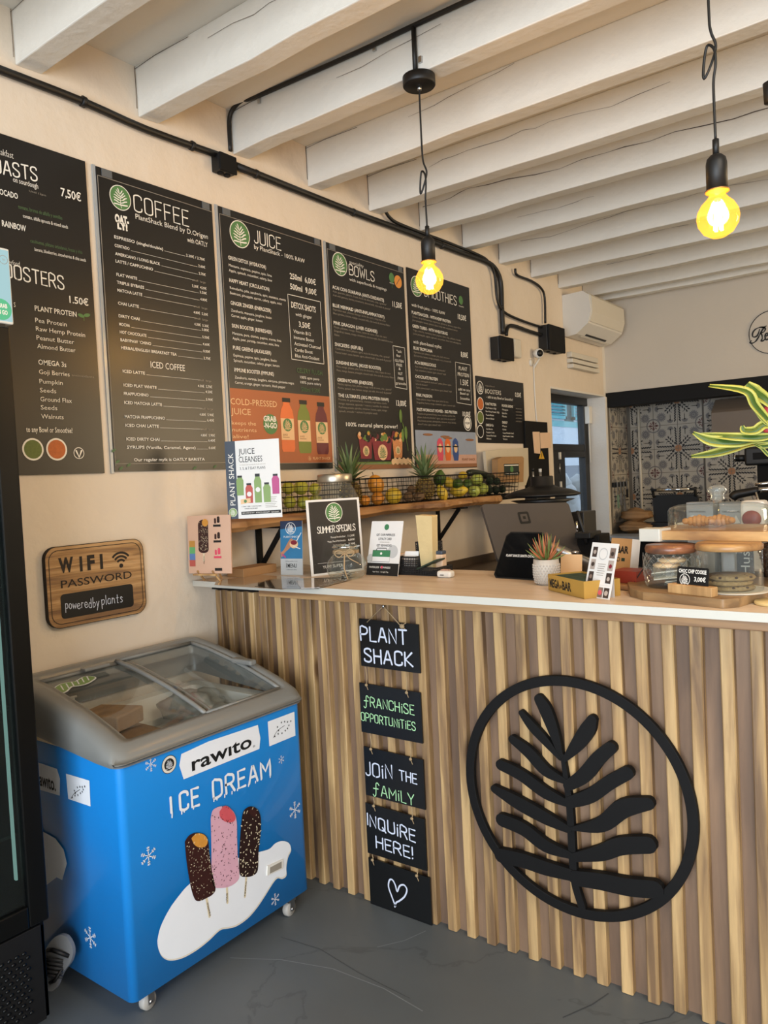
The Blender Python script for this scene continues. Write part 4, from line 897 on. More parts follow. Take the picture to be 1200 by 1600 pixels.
for s_, x, y, xr, pr in rows_:
    text(m, cA, s_, WT, x, y, xr, 14, w=.01); a0, b0 = cA.px(x, y); a1 = cA.a_at(xr, b0); two = '  ' in pr
    pw = .034 if not two else .07; pw = .09 if '/' in pr else pw; dz = -.028 if two else 0
    m.stroke([(a1+.006, b0), (rc-(.055 if two else pw+.004), b0)], cA, .0009, .0006, WT, caps=False)
    text(m, cA, pr, WT, uv=(rc-pw, b0+dz), width=pw, capm=.010, w=.005)
    if two: text(m, cA, 'small  large', GY, uv=(rc-.068, b0-.004), width=.066, capm=.008)
text(m, cA, 'ICED COFFEE', WT, 673, 1070, 826, 30); text(m, cA, 'Our regular mylk is OATLY BARISTA', WT, 598, 1488, 914, 14, w=.012)
for x, y in ((525, 1490), (575, 1505), (540, 1520), (508, 1440), (870, 1518), (960, 1512)):
    a, b = cA.px(x, y); m.prism([(a+.009*math.cos(t_), b+.005*math.sin(t_)+.004*math.cos(t_)) for t_ in [2*PI*i/10 for i in range(10)]], cA, .0006, .0006, DG)
m.build('lettering', parent=bc)
# --- juice
bj = board('tall black juice menu board with an orange bottle picture at its foot', 2.126, 2.741, 1.498, 2.545)
m = MB(); logo_px(m, cB, 155, 230, 73, .0006, GN, WT)
_pen(m, cB, 'JUICE', WT, 234, 275, 378, 68, .0045, .0008); text(m, cB, 'by PlantShack - 100% RAW', WT, 233, 308, 508, 25)
for s_, x, y, xr, l1_, x1, l2_, x2 in (('GREEN DETOX (HYDRATOR)', 92, 365, 297, 'Manzana, espinaca, pepino, apio, lima', 328, 'Apple, spinach, cucumber, celery, lime', 330),
  ('HAPPY HEART (CIRCULATION)', 98, 488, 316, 'Remolacha, piña, zanahoria, apio, manzana, menta', 405, 'Beetroot, pineapple, carrot, celery, apple, mint', 383), ('GINGER ZINGER (ENERGIZER)', 105, 611, 325, 'Zanahoria, manzana, jengibre, limón', 327, 'Carrot, apple, ginger, lemon', 278),
  ('SKIN BOOSTER (REFRESHER)', 112, 735, 330, 'Manzana, pera, chirivia, pepino, menta, lima', 380, 'Apple, pear, parsnip, cucumber, mint, lime', 368), ('PURE GREENS (ALKALISER)', 118, 855, 325, 'Espinaca, pepino, apio, jengibre, limón', 355, 'Spinach, cucumber, celery, ginger, lemon', 370),
  ('IMMUNE BOOSTER (IMMUNE)', 125, 975, 340, 'Zanahoria, naranja, jengibre, cúrcuma, pimienta negra', 449, 'Carrot, orange, ginger, turmeric, black pepper', 403)):
    text(m, cB, s_, WT, x, y, xr, 21, w=.01); text(m, cB, l1_, WT, x+3, y+38, x1, 15); text(m, cB, l2_, WT, x+4, y+66, x2, 15)
for s_, x, y, xr, c_ in (('250ml  6,00€', 427, 470, 568, 32), ('500ml  9,00€', 429, 527, 572, 32), ('DETOX SHOTS', 435, 627, 568, 33), ('with ginger', 458, 672, 547, 19), ('3,50€', 476, 732, 538, 30), ('Vitamin B12', 447, 765, 541, 19), ('Immune Boost', 449, 797, 558, 19), ('Activated Charcoal', 452, 832, 594, 19), ('Cardio Boost', 454, 865, 551, 19), ('Blue Anti-Oxidant', 456, 897, 587, 19), ('100% apio puro', 483, 1013, 586, 15), ('100% pure celery', 484, 1040, 597, 15)): text(m, cB, s_, WT, x, y, xr, c_, w=.012 if c_ > 25 else 0)
text(m, cB, 'CELERY FLUSH', DG, 465, 980, 603, 26); text(m, cB, '500ml 9,50€', DG, 490, 1083, 592, 24)
def outline(mb, pl, pts, w=.0025):
    q = [pl.px(x, y) for x, y in pts]
    for i in range(4): mb.stroke([q[i], q[(i+1) % 4]], pl, w, .0007, WT)
outline(m, cB, ((415, 555), (592, 597), (612, 935), (437, 908)))
m.build('lettering', parent=bj)
m = MB(); y_, zt_ = cB.px(82, 1062); z3 = 1.524
m.box(.0094, .0098, 2.130, 2.739, z3, zt_, 'orange_panel'); q = [cB.px(x, y) for x, y in ((380, 1400), (460, 1330), (655, 1330), (655, 1480), (380, 1480))]
for x, mm, yt, yb in ((422, 'juice_orange', 1118, 1412), (513, 'juice_green', 1130, 1420), (608, 'juice_red', 1142, 1425)):
    a, b = cB.px(x, yb); a_, tp = cB.px(x-30, yt); H = tp-b; w_ = .082
    pts = [(-.5, .06), (-.42, 0), (.42, 0), (.5, .06), (.5, .66), (.42, .78), (.24, .88), (.24, .93), (-.24, .93), (-.24, .88), (-.42, .78), (-.5, .66)]
    m.flat([(a+u*w_, b+v*H) for u, v in pts], cB, .0006, mm); m.flat([(a-w_*.3, b+.92*H), (a+w_*.3, b+.92*H), (a+w_*.3, b+H), (a-w_*.3, b+H)], cB, .0009, 'cap_black')
    m.flat([(a-w_*.49, b+.22*H), (a+w_*.49, b+.22*H), (a+w_*.49, b+.62*H), (a-w_*.49, b+.62*H)], cB, .0009, 'cream_print'); m.disc(cB, a, b+.5*H, w_*.34, .0012, GN); leaf_mark(m, cB, a, b+.5*H, w_*.32, .0015, 'cream_print')
    text(m, cB, 'JUICE', 'wood_print', uv=(a-w_*.4, b+.30*H), width=.03, capm=.008, d=.0012, w=.02); m.box(.0112, .0113, a-w_*.4, a+w_*.1, b+.265*H, b+.275*H, 'wood_print')
text(m, cB, 'COLD-PRESSED', 'cream_print', 105, 1153, 357, 36, d=.0008); text(m, cB, 'JUICE', 'cream_print', 108, 1207, 215, 36); 
for s_, x, y, xr in (('keeps the', 112, 1264, 243), ('nutrients', 114, 1301, 246), ('alive!', 117, 1338, 203)): text(m, cB, s_, 'cream_print', x, y, xr, 22)
a, b = cB.px(322, 1262); r_ = abs(cB.px(322, 1317)[1]-b); m.disc(cB, a, b, r_, .0006, GN, 28); text(m, cB, 'GRAB', WT, 284, 1245, 353, 30, d=.001, w=.03); text(m, cB, '-N-GO', WT, 286, 1282, 357, 30, d=.001, w=.03)
text(m, cB, 'PLANT SHACK', 'cream_print', 553, 1455, 648, 15); logo_px(m, cB, 535, 1447, 13, .0006, 'orange_panel', 'cream_print')
m.build('bottle_picture', parent=bj)
# --- bowls
bb = board('tall black bowls menu board with a picture of berry bowls at its foot', 2.775, 3.391, 1.489, 2.543)
m = MB(); logo_px(m, cC, 112, 192, 66, .0006, GN, WT)
text(m, cC, 'speciality', WT, 167, 188, 247, 20, w=-.01); _pen(m, cC, 'BOWLS', WT, 166, 250, 308, 55, .0048, .0008); text(m, cC, 'with superfoods & toppings', WT, 167, 285, 378, 18)
a, b = cC.px(443, 292); m.disc(cC, a, b, .033, .0006, 'orange_icon', 24); m.stroke([(a-.015, b-.015), (a+.015, b+.018)], cC, .006, .001, 'wood_print'); a, b = cC.px(407, 270); m.ell(cC.P(a, b, .0005), (.0006, .024, .026), GN, 12, 8); m.stroke([(a, b-.05), (a, b)], cC, .003, .001, GN); text(m, cC, 'VEGAN', WT, 394, 300, 420, 7)
SP1 = 'Açaí, guaraná, plátano, fresas, leche de almendra, chía y granola*'; SP2 = 'Acai with guarana, banana, strawberry, almond milk, chia seeds & granola*'
for s_, x, y, xr, ls_ in (('ACAI CON GUARANA (ANTI-OXIDANTS)', 70, 330, 363, ((SP1, 378), (SP2, 400))), ('BLUE MERMAID (ANTI-INFLAMMATORY)', 72, 433, 365, (('Espirulina azul, plátano, mango, leche de coco, chips de coco', 372), ('Blue spirulina, banana, mango, coconut milk, chia seeds & coconut flakes', 397))),
  ('PINK DRAGON (LIVER CLEANSE)', 77, 533, 325, (('Pitaya, plátano, mango, fresas, leche de coco, chips de coco', 378), ('Dragonfruit, banana, mango, strawberry, coconut mylk, chia seeds & coconut', 413), ('flakes', 110))),
  ('SNICKERS (REFUEL)', 84, 655, 243, (('Cacahuetes, cacao, plátano, agave, leche de almendras, chía y granola*', 397), ('Peanut butter, cacao, banana, agave, almond mylk, chia seeds & granola*', 405))),
  ('SUNSHINE BOWL (MOOD BOOSTER)', 91, 757, 345, (('Maca, mango, plátano, piña, leche de almendras, chía y copos de coco', 400), ('Maca, mango, banana, pineapple, almond mylk, chia seeds & coconut flakes', 418))),
  ('GREEN POWER (ENERGISE)', 98, 857, 300, (('Matcha, espinaca, kiwi, plátano, mango, leche de avena, chía y granola*', 407), ('Matcha, spinach, kiwi, banana, mango, oat milk, chia seeds & granola*', 406))),
  ('THE ULTIMATE (30G PROTEIN RAW)', 103, 945, 390, (('Proteína de guisante/hemp, manzana, espirulina, canela', 378), ('mango, espinacas, aguacate + nueces y semillas de calabaza', 390), ('Pea/hemp protein, spirulina, cinnamon, banana, apple, mango', 380), ('spinach, avocado + walnuts & pumpkin seeds', 325)))):
    text(m, cC, s_, WT, x, y, xr, 20, w=.012)
    for i, (l_, x2) in enumerate(ls_): text(m, cC, l_, GY, x+2+i, y+20+22*i, x2, 12)
text(m, cC, '11,50€', WT, 412, 432, 465, 32, w=.015); text(m, cC, '13,00€', WT, 433, 995, 490, 32, w=.015); text(m, cC, '100% natural plant power!', WT, 148, 1112, 440, 24, w=.008)
outline(m, cC, ((413, 655), (480, 668), (494, 903), (427, 890)))
for s_, x, y, xr in (('*ask', 434, 692, 464), ('for', 434, 718, 458), ('GLUTEN', 426, 745, 474), ('FREE', 434, 770, 466), ('&', 446, 793, 458), ('NUT', 444, 820, 468), ('FREE', 442, 847, 474), ('granola', 430, 873, 488)): text(m, cC, s_, WT, x, y, xr, 16)
m.build('lettering', parent=bb)
m = MB(); _, zz = cC.px(80, 1318)
m.box(.0094, .0098, 2.778, 3.389, 1.498, zz, 'leafy_print').box(.0094, .0099, 2.778, 3.389, 1.489, 1.512, 'wood_print')
for x0_, x1_, yt, yb, mm in ((225, 300, 1185, 1298, 'berry'), (415, 472, 1185, 1292, 'fruit_mix'), (300, 412, 1195, 1305, 'berry')):
    al, b0 = cC.px(x0_, yb); ar_ = cC.px(x1_, yb)[0]; tp = cC.px(x0_, yt)[1]; k = (ar_-al)*.1
    m.flat([(al+k, b0), (ar_-k, b0), (ar_, tp), (al, tp)], cC, .0008, mm); rq = random.Random(int(x0_))
    for i in range(16): m.disc(cC, rq.uniform(al, ar_), tp+rq.uniform(-.005, .03), rq.uniform(.008, .02), .001+i*.00005, rq.choice(['berry', 'cream_print', 'fruit_mix', 'juice_red', 'bite_orange', 'leafy_print', 'black_print']), 8)
    r_ = (ar_-al)*.24; m.disc(cC, (al+ar_)/2, (b0+tp)/2-.01, r_, .0022, 'cream_print'); leaf_mark(m, cC, (al+ar_)/2, (b0+tp)/2-.01, r_*.9, .0026, GN)
for i in range(9): a, b = cC.px(415+12*i, 1315-8*(i % 2)); m.disc(cC, a, b, .016, .0012+.0001*i, 'cream_print', 8)
for (x, y), (x2, y2) in (((452, 1040), (500, 1250)), ((460, 1060), (470, 1180))): m.stroke([cC.px(x, y), cC.px((x+x2)/2+8, (y+y2)/2), cC.px(x2, y2)], cC, .004, .001, 'leafy_print')
for x, y in ((458, 1055), (488, 1150), (470, 1165)): a, b = cC.px(x, y); m.ell(cC.P(a, b, .001), (.0006, .014, .035), 'leafy_print', 10, 6)
m.build('bowl_picture', parent=bb)
# --- smoothies
bs = board('tall black smoothies menu board behind the left hanging bulb, beach picture at its foot', 3.425, 4.068, 1.484, 2.552, False)
m = MB(); logo_px(m, cC, 548, 318, 58, .0006, GN, WT); _pen(m, cC, 'SMOOTHIES', WT, 592, 372, 775, 52, .0048, .0008, yr=426)
a, b = cC.px(800, 397); m.ell(cC.P(a, b, .0005), (.0006, .024, .026), GN, 12, 8); text(m, cC, 'VEGAN', WT, 788, 432, 815, 7)
text(m, cC, 'with fresh juice - 100% RAW', WT, 520, 430, 710, 19); text(m, cC, 'with plant-based mylks:', WT, 530, 640, 690, 20)
for s_, x, y, xr, ls_ in (('PLANTSHACKER - WITH HEMP PROTEIN', 521, 473, 742, (('Zumo de piña/naranja, espinaca, plátano, avena, espirulina', 800), ('Juice pineapple, banana, spinach, dates, hemp with cucumber & lemon', 780))), ('GREEN TURBO - WITH WHEATGRASS', 525, 550, 725, (('Trigo, matcha, manzana, kiwi, pepino, lima, chía, plátano, hierba', 798), ('Juice pineapple, apple, spinach, cucumber, lime with wheatgrass', 800))),
  ('BLUE TROPICANA', 531, 675, 638, (('Espirulina azul, plátano, mango, piña, leche de coco', 735), ('Blue spirulina, banana, mango, pineapple, coco, coconut milk', 745))), ('ACAI BERRILICIOUS', 537, 757, 658, (('Açaí, fresas, plátano, agave, leche de almendra*', 712), ('Açaí, strawberry, banana, agave, almond* mylk', 715))), ('CHOCOLATE PROTEIN', 541, 837, 668, (('Cacao, mantequilla de cacahuete*, avena, plátano, agave,', 745), ('leche de almendra*', 612), ('Cacao, peanut butter*, oats, banana, agave, almond* mylk', 748))), ('PINK PASSION', 546, 942, 636, (('Pitaya, plátano, mango, fresas, agave, leche de coco', 728), ('Dragonfruit, banana, mango, strawberry, agave, coconut mylk', 767))),
  ('POST-WORKOUT POWER - 30G PROTEIN', 550, 1025, 778, (('Proteína de guisante/hemp, maca, vainilla, canela, chía,', 768), ('plátano, leche de almendra*, agave, açaí, leche de anacardo*', 770), ('Maca & hemp protein, ashwagandha, cinnamon, maca, banana,', 772), ('almond* butter, agave, almond* mylk', 685)))):
    text(m, cC, s_, WT, x, y, xr, 18, w=.012)
    for i, (l_, x2) in enumerate(ls_): text(m, cC, l_, GY, x+2+i, y+20+20*i, x2, 11)
text(m, cC, '10,50€', WT, 783, 503, 830, 30, w=.015); text(m, cC, '8,80€', WT, 800, 717, 840, 30, w=.015); text(m, cC, '10,00€', WT, 810, 1055, 855, 28, w=.015)
outline(m, cC, ((768, 748), (853, 765), (860, 992), (777, 978)))
for s_, x, y, xr, c_ in (('PLANT', 788, 792, 836, 22), ('PROTEIN', 782, 826, 846, 22), ('1.50€', 798, 878, 843, 34), ('add to any', 785, 908, 852, 16), ('Bowl or', 796, 932, 846, 16), ('Smoothie', 796, 960, 850, 16)): text(m, cC, s_, WT, x, y, xr, c_)
a, b = cC.px(838, 1095); m.ring(cC, a, b, .040, .045, .0006, WT, 24); m.disc(cC, a, b, .033, .0006, WT, 20); text(m, cC, 'NO JUNK', 'black_print', uv=(a-.026, b-.006), width=.052, capm=.014, d=.001, w=.02)
m.build('lettering', parent=bs)
m = MB(); _, z1_ = cC.px(530, 1133); m.box(.0094, .0098, 3.428, 4.066, 1.487, z1_, 'sea_print').box(.0094, .0100, 3.428, 4.066, 1.487, 1.56, 'sand_print').box(.0094, .0102, 3.428, 4.066, 1.487, 1.508, 'wood_print')
for x, mm in ((685, 'pink_print'), (729, 'juice_orange'), (773, 'blue_print')):
    a, b = cC.px(x, 1308); tp = cC.px(x, 1180)[1]; w_ = .031; m.flat([(a-w_, b+.03), (a-w_*.75, b), (a+w_*.75, b), (a+w_, b+.03)]+[(a+w_, tp-.05), (a+w_*.95, tp-.02)]+[(a+w_*.9*math.cos(q), tp-.03+.03*math.sin(q)) for q in [0.4, .9, 1.57, 2.2, 2.7]]+[(a-w_*.95, tp-.02), (a-w_, tp-.05)], cC, .0014, mm)
    m.flat([(a-w_, tp-.052), (a+w_, tp-.052), (a+w_, tp-.045), (a-w_, tp-.045)], cC, .0018, 'black_print'); m.disc(cC, a, b+.07, w_*.6, .0018, 'cream_print', 14, ry=w_*.8)
for x, y in ((612, 1160), (710, 1172), (725, 1180), (850, 1190)): a, b = cC.px(x, y); m.ell(cC.P(a, b, .001), (.0005, .05, .007), 'wood_print', 12, 6)
text(m, cC, 'PLANT SHACK', 'wood_print', 808, 1308, 882, 14, d=.001, w=.02)
m.build('beach_picture', parent=bs)
# --- small boosters board
bo = board('small black boosters board hanging right of the tall menu boards', 4.108, 4.730, 1.632, 2.035, False)
m = MB(); a, b = cC.px(909, 893); r_ = abs(cC.px(909, 931)[1]-b); m.disc(cC, a, b, r_, .0006, WT, 24); m.disc(cC, a, b, r_*.88, .001, 'board_black', 24); leaf_mark(m, cC, a, b, r_*.82, .0014, WT)
for y, mm in ((985, 'turmeric'), (1063, 'matcha'), (1142, 'board_black')): a, b = cC.px(911, y); m.disc(cC, a, b, r_*.98, .0006, WT, 24); m.disc(cC, a, b, r_*.86, .001, mm, 24)
text(m, cC, 'superfood', GY, 938, 885, 990, 9); text(m, cC, 'BOOSTERS', WT, 938, 925, 1028, 27, w=-.01); text(m, cC, '- add to any Bowl or Smoothie!', WT, 945, 952, 1095, 16); text(m, cC, '0.50€', WT, 1108, 945, 1142, 26, w=.01)
text(m, cC, 'PLANT PROTEIN', WT, 940, 992, 1000, 16, w=.01); text(m, cC, 'OMEGA 3s', WT, 942, 1112, 985, 15, w=.01); text(m, cC, 'POWER GREENS', WT, 1033, 1002, 1095, 15, w=.01); text(m, cC, 'ENERGY', WT, 1035, 1097, 1065, 14, w=.01)
for s_, x, y, xr in (('Pea Protein (10g)', 941, 1012, 1000), ('Raw Hemp Protein (20g)', 941, 1032, 1018), ('Peanut Butter', 942, 1052, 988), ('Almond Butter', 942, 1072, 990), ('Goji Berries', 944, 1132, 980), ('Pumpkin Seeds', 945, 1151, 990), ('Ground Flax Seeds', 945, 1170, 1000), ('Walnuts', 946, 1188, 972), ('Wheatgrass', 1034, 1022, 1068), ('Spirulina', 1034, 1042, 1062), ('Matcha', 1035, 1061, 1060), ('Maca', 1036, 1116, 1060), ('Guarana', 1037, 1135, 1058), ('Cacao Powder (raw)', 1038, 1155, 1100), ('Acai Powder (raw)', 1038, 1173, 1098), ('Turmeric', 1039, 1190, 1064)): text(m, cC, s_, WT, x, y, xr, 10)
for i in range(5): text(m, cC, 'antioxidant', GY, 1112, 1015+18*i, 1146, 8)
m.build('lettering', parent=bo)

# ------------------------------------------------------------------ wooden wifi sign
wood('sign_wood', '#c79c64', '#a5793f', '#7c5528', (9, 1.6, 26), .6, per=0, knots=False, bump=.6)
mat('burnt', '#1d140d', .7)
wf = thing('wall_sign', 'rounded wooden wifi password sign above the chest freezer', 'sign', (.01, 1.48, 1.0)); WS = Plane((.002, 0, 0), (0, 1, 0), (0, 0, 1), (60, 820, 6.667))
MB().prism(rrect(.366, .262, .04, 7, 1.306, 1.005), WS, 0, .018, 'sign_wood', 'burnt').build('plate', parent=wf, bevel=.0015)
WS = Plane((.0205, 0, 0), (0, 1, 0), (0, 0, 1), (60, 820, 6.667)); m = MB(); o_ = rrect(.342, .238, .034, 7, 1.318, 1.017)
m.stroke(o_+o_[:2], WS, .0024, .0002, 'burnt', caps=False)
o_ = rrect(.366, .262, .04, 7, 1.306, 1.005); m.stroke(o_+o_[:2], WS, .002, .0002, 'burnt', caps=False)
for s_, x, y, xr, c_, w_ in (('W', 215, 498, 368, 150, .05), ('I', 434, 478, 462, 148, .05), ('F', 512, 466, 590, 148, .05), ('I', 645, 452, 675, 148, .05)): text(m, WS, s_, 'burnt', x, y, xr, c_, w=w_, d=.0006, res=3)
text(m, WS, 'PASSWORD', 'burnt', 237, 662, 972, 84, d=.0006, res=4, w=.004)
a, b = WS.px(862, 425); m.disc(WS, a, b, .0075, .0006, 'burnt')
for r_ in (.019, .031, .043): m.stroke([(a+r_*math.cos(q), b+r_*1.05*math.sin(q)) for q in [math.radians(42+96*i/10) for i in range(11)]], WS, .0075, .0006, 'burnt', caps=False)
m.build('lettering', parent=wf)
a0, b0 = WS.px(245, 985); a1, b1 = WS.px(1000, 870); bt_ = WS.px(245, 720)[1]; m = MB(); m.prism(rrect(a1-a0-.002, bt_-b0-.002, .012, 5, a0, b0), WS, 0, .0012, 'slate'); m.build('chalk_panel', parent=wf)
m = MB(); _pen(m, WS, 'powered', 'chalk', 278, 880, 548, 92, .0022, .0026, .05, yr=862); _pen(m, WS, 'by', 'chalk', 565, 852, 628, 92, .0022, .0026, .05, yr=845); _pen(m, WS, 'plants', 'chalk', 655, 838, 872, 92, .0022, .0026, .05, yr=805); m.build('handwriting', parent=wf)

# ------------------------------------------------------------------ black conduits, boxes and fittings
def clipring(mb, p, r, ax): mb.lathe([(r*.9, -.008), (r, -.007), (r, .007), (r*.9, .008)], p, 'black_plastic', 12, ax)
c1 = thing('electrical_conduit', 'thick black conduit running along the left wall under the joists', 'conduit', (.02, 3.0, 2.7))
zc = lambda x, y: at(x, y, 0, .022)
pts = [at(-40, 94, 0, .022), zc(0, 109), zc(130, 159), zc(230, 203), zc(343, 243)]
MB().tube(smooth(pts, 3), .0135, 'black_plastic', 10).build('pipe', parent=c1)
pts = [zc(368, 259), zc(550, 331), zc(640, 364), zc(720, 395), zc(755, 407), zc(772, 418), zc(782, 440), zc(784, 480), zc(786, 522)]
MB().tube(smooth(pts, 4), .0155, 'black_plastic', 10).build('pipe', parent=c1)
pts = [zc(601, 333), zc(609, 345), zc(628, 356), zc(700, 383), zc(745, 401), zc(762, 412), zc(772, 432), zc(776, 470), zc(786, 490), zc(812, 503), zc(845, 514)]
MB().tube(smooth([p+Vector((.004, 0, .012)) for p in pts], 4), .0085, 'black_plastic', 8).build('pipe', parent=c1)
m = MB()
for x, y in ((130, 159), (300, 228), (400, 272), (552, 332), (690, 384)): clipring(m, zc(x, y), .018, (0, 1, -.12))
clipring(m, zc(783, 480), .018, (0, 0, 1)); m.build('pipe_clip', parent=c1, kind='stuff')
c2 = thing('electrical_conduit', 'thin black conduit running along a joist to the hanging lamp', 'conduit', (.5, 2.2, 2.9)); B3 = lambda x, y: at(x, y, 1, 2.212)
pts = [B3(360, 236), B3(358, 190), B3(364, 170), B3(380, 156), B3(402, 150), B3(555, 83), B3(640, 43), B3(735, -1), at(800, -30, 1, 2.212)]
MB().tube(smooth(pts, 4), .0085, 'black_plastic', 10).build('pipe', parent=c2)
MB().tube([B3(646, 42), B3(649, 112)], .0085, 'black_plastic', 10).build('pipe', parent=c2)
m = MB()
for x, y in ((403, 155), (583, 72), (655, 90)): p = B3(x, y); m.box(p.x-.006, p.x+.006, 2.214, 2.222, p.z-.014, p.z+.006, 'steel')
m.build('pipe_clip', parent=c2, kind='stuff')
c3 = thing('electrical_conduit', 'short black conduit dropping from the joists to the right junction box', 'conduit', (.02, 5.1, 2.6))
MB().tube(smooth([zc(805, 420), zc(808, 430), zc(830, 439), zc(845, 450), zc(851, 465), zc(852, 505)], 4), .0085, 'black_plastic', 8).build('pipe', parent=c3)
c4 = thing('electrical_conduit', 'curved black conduit joining the two wall junction boxes', 'conduit', (.02, 4.9, 2.4))
MB().tube(smooth([zc(791, 524), zc(793, 512), zc(802, 509), zc(825, 517), zc(848, 524)], 4), .0125, 'black_plastic', 8).build('pipe', parent=c4)
def jbox(lab, xa, ya, xb, yb, dpt, group='black junction boxes on the left wall'):
    p = at(xa, ya, 0, dpt); q = at(xb, yb, 0, dpt); t = thing('junction_box', lab, 'junction box', (.01, (p.y+q.y)/2, q.z), group)
    MB().box(.0, dpt*.8, p.y, q.y, q.z, p.z, 'black_plastic').build('case', parent=t, bevel=.004)
    MB().box(dpt*.8, dpt, p.y-.002, q.y+.002, q.z-.002, p.z+.002, 'black_matt').build('cover', parent=t, bevel=.005)
    mm = MB()
    for i in range(2): mm.lathe([(.012, -.004), (.014, 0), (.0, 0)], (dpt*.4, p.y+(q.y-p.y)*(.3+.4*i), q.z-.001), 'black_matt', 12, (0, 0, 1))
    mm.build('knockout', parent=t); return t
jbox('black junction box under the third joist, left of the hanging bulb', 344, 236, 371, 273, .055)
jbox('black junction box with a white unit beside it, right of the boosters conduit bend', 782, 524, 804, 564, .075)
jbox('black junction box just left of the air conditioner', 858, 506, 884, 552, .085)
p = at(803, 528, 0, .03); q = at(815, 560, 0, .03); MB().box(0, .035, p.y, q.y, q.z, p.z, 'warm_white_plastic').build('wall_sensor', label='small white unit mounted right of a black junction box', cat='sensor', bevel=.012, seg=3)
p = at(842, 552, 0, .05); cmr = thing('security_camera', 'small round white camera with black lens, below the right junction box', 'camera', p)
MB().lathe([(0, -.06), (.018, -.055), (.030, -.03), (.034, .0), (.030, .012), (0, .014)], p, 'white_plastic', 20, (.75, -.55, -.1)).build('body', parent=cmr)
MB().lathe([(0, .0135), (.022, .013), (.023, .016), (0, .017)], p, 'black_plastic', 18, (.75, -.55, -.1)).build('lens', parent=cmr)
MB().tube([p+Vector((-.01, .03, -.03)), (.005, p.y+.01, p.z-.09)], .007, 'white_plastic', 8).lathe([(.025, 0), (.025, .008), (0, .01)], (.0, p.y-.03, p.z-.06), 'white_plastic', 16, (1, 0, 0)).build('bracket', parent=cmr)
wc = [at(x, y, 0, .006) for x, y in ((834, 568), (835, 600), (838, 650), (843, 690), (843, 710), (846, 740), (849, 765))]
MB().tube(smooth(wc, 4), .004, 'white_plastic', 6).build('cable', label='thin white cable hanging down the left wall from the camera', cat='cable')

# air conditioner
ac = thing('air_conditioner', 'white split air conditioner high in the far left corner', 'air conditioner', (.1, 5.8, 2.45)); ya, yb2 = 5.44, 6.13
p = at(881, 466, 0, 0); 
prof = [(0, 2.43), (.0, 2.73), (.16, 2.735), (.205, 2.70), (.215, 2.58), (.19, 2.50), (.10, 2.435), (.03, 2.425)]
XZ = Plane((0, ya, 0), (1, 0, 0), (0, 0, 1)); MB().prism(prof, XZ, -(yb2-ya), 0, 'white_plastic').build('case', parent=ac, bevel=.012, seg=3)
MB().prism([(.196, 2.715), (.218, 2.69), (.222, 2.58), (.20, 2.51), (.192, 2.52), (.20, 2.58)], XZ, -(yb2-ya)+.012, -.012, 'warm_white_plastic').build('front_cover', parent=ac, bevel=.003)
MB().obox((.128, (ya+yb2)/2+.02, 2.458), (.085, 0, .062), (0, .52, 0), (.002, 0, -.003), 'warm_white_plastic').build('flap', parent=ac, bevel=.002); MB().obox((.112, (ya+yb2)/2+.0, 2.4425), (.012, 0, .009), (0, .40, 0), (.004, 0, -.005), 'black_plastic').build('outlet_slot', parent=ac)
p = at(874, 535, 0, .03); q = at(900, 558, 0, .03); MB().box(0, .05, 5.48, 6.0, 2.20, 2.23, 'warm_white_plastic').box(0, .045, 5.48, 6.0, 2.24, 2.27, 'warm_white_plastic').box(0, .04, 5.48, 6.0, 2.28, 2.32, 'warm_white_plastic').build('pipe_trunking', label='ribbed white trunking under the air conditioner', cat='trunking', bevel=.004)

# script sign painted in a ring on the end wall
RP = Plane((0, YW-.002, 0), (1, 0, 0), (0, 0, 1), (1080, 430, 9.41)); rs = thing('script_sign', 'thin black ring sign with script lettering on the far wall, cut by the frame', 'sign', (1.24, YW, 2.2))
MB().ring(RP, 1.252, 2.372, .152, .157, 0, 'black_print', 56, thick=.004).build('ring', parent=rs)
m = MB()
for st in ([(1105, 745), (1070, 765), (1040, 765), (1000, 770), (940, 800), (905, 850), (905, 900), (935, 910), (970, 890), (990, 850), (1005, 800)], [(1080, 762), (1050, 800), (1015, 860), (985, 920), (945, 975), (900, 1000), (865, 990), (885, 965)], [(1040, 765), (1080, 770), (1090, 800), (1065, 835), (1025, 850), (1040, 880), (1045, 930), (1030, 965), (1065, 960), (1095, 920)], [(1095, 900), (1125, 880), (1130, 850), (1100, 860), (1085, 900), (1090, 940), (1120, 945), (1160, 910)]):
    q = smooth([RP.px(x, y) for x, y in st], 5); nq = len(q); m.stroke([tuple(p) for p in q], RP, [.006+.006*abs(math.sin(3.2*i/nq*PI)) for i in range(nq)], .001, 'black_print')
text(m, RP, 'lax', 'black_print', 1165, 950, 1290, 100, w=-.005)
m.build('lettering', parent=rs)

